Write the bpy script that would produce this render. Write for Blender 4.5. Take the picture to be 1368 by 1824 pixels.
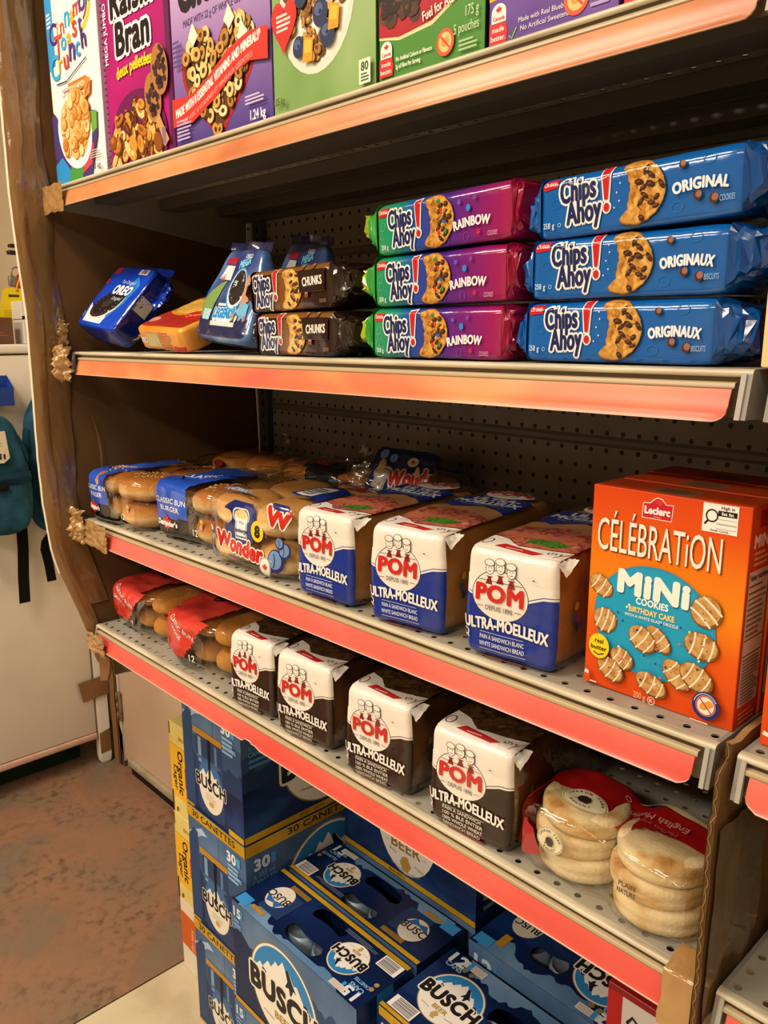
import bpy, bmesh, math, random
from mathutils import Vector, Matrix, noise
from mathutils.geometry import tessellate_polygon

for o in list(bpy.data.objects):
    bpy.data.objects.remove(o)
SC = bpy.context.scene
COL = SC.collection
PI = math.pi

# ------------------------------------------------------------------ camera, world, light, exposure
cd = bpy.data.cameras.new('camera')
cd.sensor_fit = 'VERTICAL'
cd.sensor_height = 24.0
cd.lens = 1453.7 / 1824 * 24.0
cd.clip_start = 0.02
cam = bpy.data.objects.new('camera', cd)
cam.location = (1.4803, -0.6188, 1.3769)
cam.rotation_euler = (1.3515, 0.003, 0.8176)
COL.objects.link(cam)
SC.camera = cam

SC.view_settings.view_transform = 'Standard'
SC.view_settings.look = 'None'
SC.view_settings.gamma = 1.0
SC.view_settings.use_curve_mapping = False
SC.view_settings.exposure = -0.2

w = bpy.data.worlds.new('world')
SC.world = w
w.use_nodes = True
w.node_tree.nodes['Background'].inputs[0].default_value = (1.0, 0.80, 0.60, 1)
w.node_tree.nodes['Background'].inputs[1].default_value = 0.03

LAMP_COLOR = (1.0, 0.86, 0.69)
LAMPS = [  # x, y, power of each ceiling fixture
    (0.10, -0.95, 37.0), (2.45, -1.05, 13.0), (1.4, -2.5, 48.0), (-0.25, -2.5, 72.0)]
CEIL = 2.75

def lamp_light(x, y, p):
    l = bpy.data.lights.new('fixture_light', 'AREA')
    l.shape = 'RECTANGLE'
    l.size = 1.15
    l.size_y = 0.28
    l.energy = p
    l.color = LAMP_COLOR
    o = bpy.data.objects.new('fixture_light', l)
    o.location = (x, y, CEIL - 0.085)
    COL.objects.link(o)
    return o
lamp_objs = [lamp_light(*a) for a in LAMPS]

# ------------------------------------------------------------------ materials
def s2l(c):
    return c / 12.92 if c <= 0.04045 else ((c + 0.055) / 1.055) ** 2.4
def rgb(h):
    if isinstance(h, str):
        h = h.lstrip('#')
        return tuple(s2l(int(h[i:i + 2], 16) / 255) for i in (0, 2, 4))
    return h

_M = {}
KIND = {  # roughness, specular, bump strength, bump scale
    'card': (0.5, 0.25, 0.0, 0), 'film': (0.14, 0.7, 0.32, 30), 'bagfilm': (0.22, 0.6, 0.75, 24), 'foil': (0.16, 0.8, 0.5, 30),
    'matte': (0.8, 0.25, 0.0, 0), 'metal': (0.42, 0.5, 0.0, 0), 'paint': (0.45, 0.4, 0.05, 120),
    'cloth': (0.92, 0.15, 0.35, 900), 'plastic': (0.35, 0.5, 0.0, 0), 'bread': (0.7, 0.25, 0.3, 260),
    'tape': (0.13, 0.7, 0.45, 26), 'board': (0.75, 0.2, 0.12, 60)}

def newmat(name):
    m = bpy.data.materials.new(name)
    m.use_nodes = True
    nt = m.node_tree
    return m, nt, nt.nodes['Principled BSDF'], nt.nodes['Material Output']

def N(nt, t, **kw):
    n = nt.nodes.new(t)
    for k, v in kw.items():
        if k.startswith('i_'):
            k2 = k[2:]
            n.inputs[int(k2) if k2.isdigit() else k2].default_value = v
        else:
            setattr(n, k, v)
    return n

def bump(nt, b, strength, scale, dist=0.002, coord='Object', detail=3):
    tc = N(nt, 'ShaderNodeTexCoord')
    nz = N(nt, 'ShaderNodeTexNoise')
    nz.inputs['Scale'].default_value = scale
    nz.inputs['Detail'].default_value = detail
    bp = N(nt, 'ShaderNodeBump')
    bp.inputs['Strength'].default_value = strength
    bp.inputs['Distance'].default_value = dist
    nt.links.new(tc.outputs[coord], nz.inputs['Vector'])
    nt.links.new(nz.outputs['Fac'], bp.inputs['Height'])
    nt.links.new(bp.outputs['Normal'], b.inputs['Normal'])
    return nz

def pm(col, kind='card', metallic=0.0):
    key = (col, kind, metallic)
    if key in _M:
        return _M[key]
    m, nt, b, out = newmat('%s_%s' % (kind, col if isinstance(col, str) else 'mix'))
    r, sp, bs, sc = KIND[kind]
    c = rgb(col)
    b.inputs['Base Color'].default_value = (*c, 1)
    b.inputs['Roughness'].default_value = r
    b.inputs['Specular IOR Level'].default_value = sp
    b.inputs['Metallic'].default_value = metallic
    if bs:
        bump(nt, b, bs, sc, 0.004 if kind in ('film', 'foil', 'tape', 'bagfilm') else 0.0015)
    _M[key] = m
    return m

def noisemat(name, cols, scale, kind='matte', detail=5, rough=None, stretch=(1, 1, 1), pos=None, bumpy=None, wave=0.0):
    """a print / worn surface: noise through a colour ramp"""
    if name in _M:
        return _M[name]
    m, nt, b, out = newmat(name)
    r, sp, bs, sc = KIND[kind]
    tc = N(nt, 'ShaderNodeTexCoord')
    mp = N(nt, 'ShaderNodeMapping')
    mp.inputs['Scale'].default_value = stretch
    nz = N(nt, 'ShaderNodeTexNoise')
    nz.inputs['Scale'].default_value = scale
    nz.inputs['Detail'].default_value = detail
    nz.inputs['Distortion'].default_value = wave
    rp = N(nt, 'ShaderNodeValToRGB')
    n = len(cols)
    while len(rp.color_ramp.elements) < n:
        rp.color_ramp.elements.new(0.5)
    for i, c in enumerate(cols):
        e = rp.color_ramp.elements[i]
        e.position = pos[i] if pos else 0.3 + 0.4 * i / max(1, n - 1)
        e.color = (*rgb(c), 1)
    nt.links.new(tc.outputs['Object'], mp.inputs['Vector'])
    nt.links.new(mp.outputs['Vector'], nz.inputs['Vector'])
    nt.links.new(nz.outputs['Fac'], rp.inputs['Fac'])
    nt.links.new(rp.outputs['Color'], b.inputs['Base Color'])
    b.inputs['Roughness'].default_value = r if rough is None else rough
    b.inputs['Specular IOR Level'].default_value = sp
    if bumpy or bs:
        st, s2 = bumpy or (bs, sc)
        bump(nt, b, st, s2, 0.003)
    _M[name] = m
    return m

def rampmat(name, stops, axis=0, lo=0.0, hi=1.0, kind='film', wob=0.0):
    """a printed colour run along one axis of the object (ink on the wrapper)"""
    if name in _M:
        return _M[name]
    m, nt, b, out = newmat(name)
    r, sp, bs, sc = KIND[kind]
    tc = N(nt, 'ShaderNodeTexCoord')
    sx = N(nt, 'ShaderNodeSeparateXYZ')
    mr = N(nt, 'ShaderNodeMapRange')
    mr.inputs['From Min'].default_value = lo
    mr.inputs['From Max'].default_value = hi
    rp = N(nt, 'ShaderNodeValToRGB')
    while len(rp.color_ramp.elements) < len(stops):
        rp.color_ramp.elements.new(0.5)
    for i, (p, c) in enumerate(stops):
        rp.color_ramp.elements[i].position = p
        rp.color_ramp.elements[i].color = (*rgb(c), 1)
    nt.links.new(tc.outputs['Object'], sx.inputs[0])
    nt.links.new(sx.outputs[axis], mr.inputs['Value'])
    nt.links.new(mr.outputs[0], rp.inputs['Fac'])
    nt.links.new(rp.outputs['Color'], b.inputs['Base Color'])
    b.inputs['Roughness'].default_value = r
    b.inputs['Specular IOR Level'].default_value = sp
    if bs:
        bump(nt, b, bs, sc, 0.004)
    _M[name] = m
    return m

def clearfilm(name='clear_film', tint=(0.97, 0.96, 0.94), gloss=0.10, bs=0.55, sc=32):
    if name in _M:
        return _M[name]
    m, nt, b, out = newmat(name)
    nt.nodes.remove(b)
    tr = N(nt, 'ShaderNodeBsdfTransparent')
    tr.inputs[0].default_value = (*tint, 1)
    gl = N(nt, 'ShaderNodeBsdfGlossy')
    gl.inputs['Roughness'].default_value = gloss
    gl.inputs[0].default_value = (1, 1, 1, 1)
    lw = N(nt, 'ShaderNodeLayerWeight')
    lw.inputs['Blend'].default_value = 0.22
    mr = N(nt, 'ShaderNodeMapRange')
    mr.inputs['To Min'].default_value = 0.035
    mr.inputs['To Max'].default_value = 0.55
    mx = N(nt, 'ShaderNodeMixShader')
    bump(nt, gl, bs, sc, 0.006)
    nt.links.new(lw.outputs['Facing'], mr.inputs['Value'])
    nt.links.new(mr.outputs[0], mx.inputs[0])
    nt.links.new(tr.outputs[0], mx.inputs[1])
    nt.links.new(gl.outputs[0], mx.inputs[2])
    nt.links.new(mx.outputs[0], out.inputs['Surface'])
    _M[name] = m
    return m

def emit(name, col, s):
    if name in _M:
        return _M[name]
    m, nt, b, out = newmat(name)
    b.inputs['Base Color'].default_value = (*rgb(col), 1)
    b.inputs['Emission Color'].default_value = (*LAMP_COLOR, 1)
    b.inputs['Emission Strength'].default_value = s
    _M[name] = m
    return m

# ------------------------------------------------------------------ mesh builder
class MB:
    def __init__(s):
        s.v, s.f, s.m, s.s, s.mats = [], [], [], [], []
    def mi(s, mat):
        if mat not in s.mats:
            s.mats.append(mat)
        return s.mats.index(mat)
    def add(s, vs, fs, mat, smooth=False):
        o = len(s.v)
        s.v.extend([tuple(v) for v in vs])
        many = isinstance(mat, list)
        for k, f in enumerate(fs):
            s.f.append(tuple(i + o for i in f))
            s.m.append(s.mi(mat[k] if many else mat))
            s.s.append(smooth)
        return o
    def box(s, a, b, mat, sides=None):
        x0, y0, z0 = a
        x1, y1, z1 = b
        vs = [(x0, y0, z0), (x1, y0, z0), (x1, y1, z0), (x0, y1, z0), (x0, y0, z1), (x1, y0, z1), (x1, y1, z1), (x0, y1, z1)]
        fs = [(0, 3, 2, 1), (4, 5, 6, 7), (0, 1, 5, 4), (1, 2, 6, 5), (2, 3, 7, 6), (3, 0, 4, 7)]
        s.add(vs, fs, mat)
    def rbox(s, a, b, r, mat, seg=2, smooth=True):
        bm = bmesh.new()
        bmesh.ops.create_cube(bm, size=1.0)
        for v in bm.verts:
            v.co = Vector([(a[i] + b[i]) / 2 + v.co[i] * (b[i] - a[i]) for i in range(3)])
        bmesh.ops.bevel(bm, geom=list(bm.edges), offset=r, segments=seg, profile=0.5, affect='EDGES')
        bm.verts.index_update()
        s.add([v.co[:] for v in bm.verts], [[v.index for v in f.verts] for f in bm.faces], mat, smooth)
        bm.free()
    def grid(s, fn, nu, nv, mat, smooth=True, both=False):
        vs = [fn(i / nu, j / nv) for j in range(nv + 1) for i in range(nu + 1)]
        fs = [(j * (nu + 1) + i, j * (nu + 1) + i + 1, (j + 1) * (nu + 1) + i + 1, (j + 1) * (nu + 1) + i) for j in range(nv) for i in range(nu)]
        s.add(vs, fs, mat, smooth)
    def tube(s, pts, r, mat, n=8, caps=True):
        pts = [Vector(p) for p in pts]
        rr = r if isinstance(r, (list, tuple)) else [r] * len(pts)
        vs = []
        up = Vector((0.31, 0.77, 0.55))
        for i, p in enumerate(pts):
            d = (pts[min(i + 1, len(pts) - 1)] - pts[max(i - 1, 0)]).normalized()
            a = d.cross(up)
            if a.length < 1e-3:
                a = d.cross(Vector((1, 0, 0)))
            a.normalize()
            b = d.cross(a)
            for k in range(n):
                t = 2 * PI * k / n
                vs.append(p + (a * math.cos(t) + b * math.sin(t)) * rr[i])
        fs = []
        for i in range(len(pts) - 1):
            for k in range(n):
                k2 = (k + 1) % n
                fs.append((i * n + k, i * n + k2, (i + 1) * n + k2, (i + 1) * n + k))
        if caps:
            fs.append(tuple(range(n))[::-1])
            fs.append(tuple((len(pts) - 1) * n + k for k in range(n)))
        s.add(vs, fs, mat, True)
    def prism(s, poly, fn0, fn1, mat, mat_side=None):
        """poly 2D list; fn0/fn1 map (a,b) to the two faces"""
        n = len(poly)
        vs = [fn0(*p) for p in poly] + [fn1(*p) for p in poly]
        fs = [tuple(range(n))[::-1], tuple(range(n, 2 * n))]
        s.add(vs, fs, mat)
        fs = [(i, (i + 1) % n, n + (i + 1) % n, n + i) for i in range(n)]
        s.add(vs, fs, mat_side or mat)
    def lathe(s, prof, mat, n=24, c=(0, 0, 0)):
        vs = []
        for r, z in prof:
            for k in range(n):
                t = 2 * PI * k / n
                vs.append((c[0] + r * math.cos(t), c[1] + r * math.sin(t), c[2] + z))
        fs = []
        for i in range(len(prof) - 1):
            for k in range(n):
                k2 = (k + 1) % n
                fs.append((i * n + k, i * n + k2, (i + 1) * n + k2, (i + 1) * n + k))
        s.add(vs, fs, mat, True)
    def build(s, name, parent=None, label=None):
        me = bpy.data.meshes.new(name)
        me.from_pydata(s.v, [], s.f)
        for m in s.mats:
            me.materials.append(m)
        me.polygons.foreach_set('material_index', s.m)
        me.polygons.foreach_set('use_smooth', s.s)
        me.update()
        o = bpy.data.objects.new(name, me)
        COL.objects.link(o)
        if parent is not None:
            o.parent = parent
        if label:
            o['label'] = label
        return o

def tag(o, label, cat, group=None):
    o['label'] = label
    o['category'] = cat
    if group:
        o['group'] = group
    return o
def thing(name, label, cat, loc=(0, 0, 0), rot=(0, 0, 0), group=None):
    o = bpy.data.objects.new(name, None)
    o.empty_display_size = 0.05
    COL.objects.link(o)
    o.location = loc
    o.rotation_euler = rot
    return tag(o, label, cat, group)
def struct(mb, name, parent=None):
    o = mb.build(name, parent)
    if parent is None:
        o['kind'] = 'structure'
    return o
def dup(root, loc, label, rot=None):
    r = root.copy()
    COL.objects.link(r)
    r.location = loc
    if rot is not None:
        r.rotation_euler = rot
    r['label'] = label
    for ch in list(root.children):
        c = ch.copy()
        COL.objects.link(c)
        c.parent = r
        for g in list(ch.children):
            d = g.copy()
            COL.objects.link(d)
            d.parent = c
    return r

def nz(x, y, z, s=1.0):
    return noise.noise(Vector((x * s, y * s, z * s)))

# ------------------------------------------------------------------ printing: flat ink laid on a face
_T = {}
def text_mesh(s, bold, shear, space=1.0):
    key = (s, round(bold, 3), round(shear, 3), round(space, 3))
    if key not in _T:
        cu = bpy.data.curves.new('t', 'FONT')
        cu.body = s
        cu.size = 1.0
        cu.offset = 0.0
        cu.shear = shear
        cu.resolution_u = 3
        cu.space_character = space
        ob = bpy.data.objects.new('t', cu)
        me = bpy.data.meshes.new_from_object(ob)
        me.calc_loop_triangles()
        vs = [(v.co.x, v.co.y) for v in me.vertices]
        ts = [tuple(t.vertices) for t in me.loop_triangles]
        bpy.data.objects.remove(ob)
        bpy.data.meshes.remove(me)
        bpy.data.curves.remove(cu)
        _T[key] = (vs, ts)
    return _T[key]

def split_tris(tris, me):
    out, st = [], list(tris)
    while st:
        a, b, c = st.pop()
        l = [math.dist(a, b), math.dist(b, c), math.dist(c, a)]
        k = l.index(max(l))
        if l[k] <= me:
            out.append((a, b, c))
            continue
        if k == 1:
            a, b, c = b, c, a
        elif k == 2:
            a, b, c = c, a, b
        mid = ((a[0] + b[0]) / 2, (a[1] + b[1]) / 2)
        st.append((a, mid, c))
        st.append((mid, b, c))
    return out

class Art:
    """ink layers on a face: fn(u, v, off) gives the point, u to the right, v up"""
    def __init__(s, mb, fn, kind='card', maxe=None, d0=0.0002, dd=0.00012, smooth=None):
        s.mb, s.fn, s.kind, s.maxe, s.d, s.dd = mb, fn, kind, maxe, d0, dd
        s.smooth = maxe is not None if smooth is None else smooth
        s.clip = None
    def mat(s, col):
        return col if isinstance(col, bpy.types.Material) else pm(col, s.kind)
    def tris(s, ts, col):
        if not ts:
            return
        if s.maxe:
            ts = split_tris(ts, s.maxe)
        if s.clip:
            u0, u1, v0, v1 = s.clip
            ts = [[(min(max(p[0], u0), u1), min(max(p[1], v0), v1)) for p in t] for t in ts]
            ts = [t for t in ts if abs((t[1][0] - t[0][0]) * (t[2][1] - t[0][1]) - (t[2][0] - t[0][0]) * (t[1][1] - t[0][1])) > 1e-12]
        idx, vs, fs = {}, [], []
        for t in ts:
            if (t[1][0] - t[0][0]) * (t[2][1] - t[0][1]) - (t[2][0] - t[0][0]) * (t[1][1] - t[0][1]) < 0:
                t = (t[0], t[2], t[1])
            f = []
            for p in t:
                k = (round(p[0], 7), round(p[1], 7))
                if k not in idx:
                    idx[k] = len(vs)
                    vs.append(s.fn(p[0], p[1], s.d))
                f.append(idx[k])
            if len(set(f)) == 3:
                fs.append(f)
        s.mb.add(vs, fs, s.mat(col), s.smooth)
        s.d += s.dd
    def poly(s, pts, col, holes=()):
        loops = [[Vector((p[0], p[1], 0)) for p in pts]] + [[Vector((p[0], p[1], 0)) for p in h] for h in holes]
        flat = [p for l in loops for p in l]
        s.tris([[(flat[i].x, flat[i].y) for i in t] for t in tessellate_polygon(loops)], col)
    def rect(s, u0, v0, u1, v1, col):
        s.poly([(u0, v0), (u1, v0), (u1, v1), (u0, v1)], col)
    def line(s, a, b, w, col):
        dx, dy = b[0] - a[0], b[1] - a[1]
        l = math.hypot(dx, dy) or 1
        nx, ny = -dy / l * w / 2, dx / l * w / 2
        s.poly([(a[0] - nx, a[1] - ny), (b[0] - nx, b[1] - ny), (b[0] + nx, b[1] + ny), (a[0] + nx, a[1] + ny)], col)
    def path(s, pts, w, col):
        """a stroke along points"""
        L, R = [], []
        n = len(pts)
        for i, p in enumerate(pts):
            a, b = pts[max(i - 1, 0)], pts[min(i + 1, n - 1)]
            dx, dy = b[0] - a[0], b[1] - a[1]
            l = math.hypot(dx, dy) or 1
            ww = w[i] if isinstance(w, (list, tuple)) else w
            L.append((p[0] - dy / l * ww / 2, p[1] + dx / l * ww / 2))
            R.append((p[0] + dy / l * ww / 2, p[1] - dx / l * ww / 2))
        ts = []
        for i in range(n - 1):
            ts += [(L[i], R[i], R[i + 1]), (L[i], R[i + 1], L[i + 1])]
        s.tris(ts, col)
    def ell(s, cu, cv, ru, rv, col, rot=0, n=28, a0=0, a1=2 * PI):
        c, sn = math.cos(rot), math.sin(rot)
        full = abs(a1 - a0 - 2 * PI) < 1e-6
        pts = []
        for k in range(n if full else n + 1):
            t = a0 + (a1 - a0) * k / n
            x, y = ru * math.cos(t), rv * math.sin(t)
            pts.append((cu + x * c - y * sn, cv + x * sn + y * c))
        s.poly(pts, col)
        return pts
    def ring(s, cu, cv, ru, rv, w, col, n=36, a0=0, a1=2 * PI):
        pts = [(cu + ru * math.cos(a0 + (a1 - a0) * k / n), cv + rv * math.sin(a0 + (a1 - a0) * k / n)) for k in range(n + 1)]
        s.path(pts, w, col)
    def text(s, t, x, y, h, col, bold=0.0, shear=0.0, xs=1.0, rot=0.0, al='C', fit=None, arc=0.0, out=None, outw=0.05, warp=None, track=0.0):
        """x,y: baseline anchor; h: cap height; fit: width the line is stretched to; arc: rise of the ends' curve (1/R)"""
        b0 = 0.0
        v0, t0 = text_mesh(t, b0, shear, 1.0 + 1.7 * max(0.0, bold - 0.01))
        if not v0:
            return
        x0, x1 = min(p[0] for p in v0), max(p[0] for p in v0)
        k = h / 0.69
        kx = k * xs if fit is None else fit / (x1 - x0)
        ax = {'C': (x0 + x1) / 2, 'L': x0, 'R': x1}[al]
        cr, sr = math.cos(rot), math.sin(rot)
        def lay(b, c):
            r = max(0.0, b - b0)
            n = 0 if r < 0.004 else 6 if r < 0.05 else 10
            keep, s.dd = s.dd, (0.000008 if n else s.dd)
            for q in range(n + 1):
                ox = 0.0 if q == 0 else r * math.cos(2 * PI * q / n)
                oy = 0.0 if q == 0 else r * math.sin(2 * PI * q / n)
                P = []
                for p in v0:
                    px, py = (p[0] - ax) * kx + ox * k, (p[1] + oy) * k
                    if warp:
                        px, py = warp(px, py)
                    if arc:
                        g = px * arc
                        px, py = math.sin(g) * (1 / arc - py), py * math.cos(g) + (1 - math.cos(g)) / arc
                    P.append((x + px * cr - py * sr, y + px * sr + py * cr))
                s.tris([[P[i] for i in q3] for q3 in t0], c)
            s.d += keep
            s.dd = keep
        if out:
            lay(bold + outw, out)
        lay(bold, col)
    def bars(s, u0, v0, u1, v1, n, col, w=0.5, seed=1):
        """rows of print too small to read"""
        r = random.Random(seed)
        for i in range(n):
            vv = v1 - (i + 0.5) * (v1 - v0) / n
            s.line((u0, vv), (u0 + (u1 - u0) * r.uniform(0.7, 1.0), vv), (v1 - v0) / n * w, col)
    def barcode(s, u0, v0, u1, v1, vert=True, seed=3, bg='#ece8e6', ink='#2c2a34'):
        s.rect(u0, v0, u1, v1, bg)
        r = random.Random(seed)
        x = 0.08
        while x < 0.9:
            wd = r.choice((0.015, 0.02, 0.035, 0.05))
            if vert:
                s.rect(u0 + (u1 - u0) * x, v0 + (v1 - v0) * 0.16, u0 + (u1 - u0) * (x + wd), v1 - (v1 - v0) * 0.06, ink)
            else:
                s.rect(u0 + (u1 - u0) * 0.06, v0 + (v1 - v0) * x, u1 - (u1 - u0) * 0.16, v0 + (v1 - v0) * (x + wd), ink)
            x += wd + r.choice((0.015, 0.02, 0.03, 0.045))

def leaf(cx, cy, s, rot=0):
    """maple leaf outline"""
    h = [(0, 1.0), (0.16, 0.68), (0.36, 0.78), (0.28, 0.32), (0.52, 0.52), (0.6, 0.40), (0.95, 0.42), (0.82, 0.16), (0.98, 0.02),
         (0.50, -0.32), (0.55, -0.50), (0.08, -0.42), (0.05, -0.9)]
    pts = h + [(-x, y) for x, y in reversed(h) if x > 0]
    c, sn = math.cos(rot), math.sin(rot)
    return [(cx + s * (x * c - y * sn), cy + s * (x * sn + y * c)) for x, y in pts]
def jag(pts, amp, n, seed):
    """a jagged line between points"""
    r = random.Random(seed)
    out = []
    for (a, b) in zip(pts[:-1], pts[1:]):
        for k in range(n):
            t = k / n
            out.append((a[0] + (b[0] - a[0]) * t + r.uniform(-amp, amp) * 0.3, a[1] + (b[1] - a[1]) * t + r.uniform(-amp, amp)))
    out.append(pts[-1])
    return out
def heart(cx, cy, sx, sy, n=40, rot=0.0):
    o = []
    c, sn = math.cos(rot), math.sin(rot)
    for k in range(n):
        t = 2 * PI * k / n
        x = 16 * math.sin(t) ** 3 / 16
        y = (13 * math.cos(t) - 5 * math.cos(2 * t) - 2 * math.cos(3 * t) - math.cos(4 * t)) / 16
        x, y = x * sx, y * sy
        o.append((cx + x * c - y * sn, cy + x * sn + y * c))
    return o

# ------------------------------------------------------------------ soft rounded bodies (bags, packs, buns)
class Soft:
    def __init__(s, w, d, h, n=8.0, amp=0.0, freq=20.0, seed=0.0, deform=None, nz_=None):
        s.w, s.d, s.h, s.n, s.amp, s.freq, s.seed, s.deform = w, d, h, n, amp, freq, seed, deform
        s.nz_ = nz_ or n
    def P(s, q, off=0.0):
        """q: point on the cube [-1,1]^3 surface; the body stands on z=0, centred in x,y"""
        n = s.n
        x, y, z = q
        k = (abs(x) ** n + abs(y) ** n + abs(z) ** n) ** (1 / n)
        x, y, z = x / k, y / k, z / k
        p = Vector((x * s.w / 2, y * s.d / 2, z * s.h / 2))
        nr = Vector((math.copysign(abs(x) ** (n - 1), x) / s.w, math.copysign(abs(y) ** (n - 1), y) / s.d, math.copysign(abs(z) ** (n - 1), z) / s.h))
        nr.normalize()
        a = 0.0
        if s.amp:
            f = s.freq
            a = s.amp * (noise.noise(Vector((p.x * f + s.seed, p.y * f, p.z * f))) + 0.5 * noise.noise(Vector((p.x * f * 2.3 + s.seed + 9, p.y * f * 2.3, p.z * f * 2.3))))
        p = p + nr * (a + off)
        p.z += s.h / 2
        if s.deform:
            p = s.deform(p)
        if p.z < 0.0006:
            p.z = 0.0006 + 0.05 * (p.z - 0.0006)
        return p
    def cube(s, face, a, b):
        return {'F': (a, -1, b), 'B': (-a, 1, b), 'T': (a, b, 1), 'D': (a, -b, -1), 'R': (1, a, b), 'L': (-1, -a, b)}[face]
    def face_fn(s, face):
        """u,v in metres from the lower left corner of the face as seen from outside"""
        W, H = {'F': (s.w, s.h), 'B': (s.w, s.h), 'T': (s.w, s.d), 'D': (s.w, s.d), 'R': (s.d, s.h), 'L': (s.d, s.h)}[face]
        def fn(u, v, off):
            a = max(-1, min(1, 2 * u / W - 1))
            b = max(-1, min(1, 2 * v / H - 1))
            return s.P(s.cube(face, a, b), off)
        return fn
    def mesh(s, mb, mat, N=(16, 16, 16), matfn=None, faces='FBTDRL'):
        """N: divisions along w, d, h"""
        idx, vs, fs, ms = {}, [], [], []
        dv = {'F': (N[0], N[2]), 'B': (N[0], N[2]), 'T': (N[0], N[1]), 'D': (N[0], N[1]), 'R': (N[1], N[2]), 'L': (N[1], N[2])}
        def spread(t):   # denser towards the edges
            return math.sin(t * PI / 2) * 0.6 + t * 0.4
        for f in faces:
            nu, nv = dv[f]
            for j in range(nv):
                for i in range(nu):
                    q = []
                    for (ii, jj) in ((i, j), (i + 1, j), (i + 1, j + 1), (i, j + 1)):
                        c = s.cube(f, spread(2 * ii / nu - 1), spread(2 * jj / nv - 1))
                        k = tuple(round(t, 5) for t in c)
                        if k not in idx:
                            idx[k] = len(vs)
                            vs.append(s.P(c))
                        q.append(idx[k])
                    fs.append(q)
                    a, b = spread(2 * (i + .5) / nu - 1), spread(2 * (j + .5) / nv - 1)
                    m = matfn(f, a, b) if matfn else None
                    ms.append(m or mat)
        mb.add(vs, fs, ms, True)

# ================================================================== the room
FLOOR_BEIGE = noisemat('beige_floor', ['#a89878', '#c9bd9e', '#d3c9ad'], 6, 'paint', 6, 0.42, pos=[0.25, 0.5, 0.75])
mb = MB()
mb.box((0.030, -5, -0.05), (7, 0.52, 0.0), FLOOR_BEIGE)
struct(mb, 'floor')

def floor_brown():
    m, nt, b, out = newmat('worn_brown_floor')
    tc = N(nt, 'ShaderNodeTexCoord')
    n1 = N(nt, 'ShaderNodeTexNoise'); n1.inputs['Scale'].default_value = 2.6; n1.inputs['Detail'].default_value = 7
    n2 = N(nt, 'ShaderNodeTexNoise'); n2.inputs['Scale'].default_value = 42; n2.inputs['Detail'].default_value = 6
    n3 = N(nt, 'ShaderNodeTexNoise'); n3.inputs['Scale'].default_value = 5; n3.inputs['Detail'].default_value = 4
    r1 = N(nt, 'ShaderNodeValToRGB')
    els = [(0.33, '#706a5e'), (0.43, '#7c644f'), (0.52, '#8f684f'), (0.62, '#826852'), (0.72, '#726252')]
    while len(r1.color_ramp.elements) < len(els):
        r1.color_ramp.elements.new(0.5)
    for i, (p, c) in enumerate(els):
        r1.color_ramp.elements[i].position = p
        r1.color_ramp.elements[i].color = (*rgb(c), 1)
    r2 = N(nt, 'ShaderNodeValToRGB')
    r2.color_ramp.elements[0].position = 0.30; r2.color_ramp.elements[0].color = (0.35, 0.36, 0.33, 1)
    r2.color_ramp.elements[1].position = 0.52; r2.color_ramp.elements[1].color = (1, 1, 1, 1)
    mk = N(nt, 'ShaderNodeValToRGB')
    mk.color_ramp.elements[0].position = 0.42; mk.color_ramp.elements[0].color = (0.05, 0.05, 0.05, 1)
    mk.color_ramp.elements[1].position = 0.62; mk.color_ramp.elements[1].color = (0.9, 0.9, 0.9, 1)
    mx = N(nt, 'ShaderNodeMixRGB', blend_type='MULTIPLY')
    L = nt.links.new
    for n in (n1, n2, n3):
        L(tc.outputs['Object'], n.inputs['Vector'])
    L(n1.outputs['Fac'], r1.inputs['Fac']); L(n2.outputs['Fac'], r2.inputs['Fac']); L(n3.outputs['Fac'], mk.inputs['Fac'])
    L(mk.outputs['Color'], mx.inputs['Fac']); L(r1.outputs['Color'], mx.inputs['Color1']); L(r2.outputs['Color'], mx.inputs['Color2'])
    L(mx.outputs['Color'], b.inputs['Base Color'])
    b.inputs['Roughness'].default_value = 0.55
    bp = N(nt, 'ShaderNodeBump'); bp.inputs['Strength'].default_value = 0.35; bp.inputs['Distance'].default_value = 0.004
    L(n2.outputs['Fac'], bp.inputs['Height']); L(bp.outputs['Normal'], b.inputs['Normal'])
    return m
mb = MB()
mb.box((-4, -5, -0.05), (0.026, 0.52, 0.0), floor_brown())
struct(mb, 'floor')
mb = MB()
mb.box((0.026, -5, -0.05), (0.030, 0.52, -0.003), pm('#1e1812', 'matte'))
struct(mb, 'trim_1')

CREAM = noisemat('cream_wall', ['#e6d3b0', '#ecdcbc'], 3, 'paint', 3, 0.7)
mb = MB(); mb.box((-4, 0.52, 0), (7, 0.62, CEIL), CREAM); struct(mb, 'wall_back')
mb = MB(); mb.box((-4.1, -5, 0), (-4, 0.62, CEIL), CREAM); struct(mb, 'wall_left')
mb = MB(); mb.box((7, -5, 0), (7.1, 0.62, CEIL), CREAM); struct(mb, 'wall_right')
mb = MB(); mb.box((-4.1, -5.1, 0), (7.1, -5, CEIL), CREAM); struct(mb, 'wall_front')
mb = MB(); mb.box((-4.1, -5.1, CEIL), (7.1, 0.62, CEIL + 0.1), pm('#efe9dc', 'matte')); struct(mb, 'ceiling')

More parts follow.
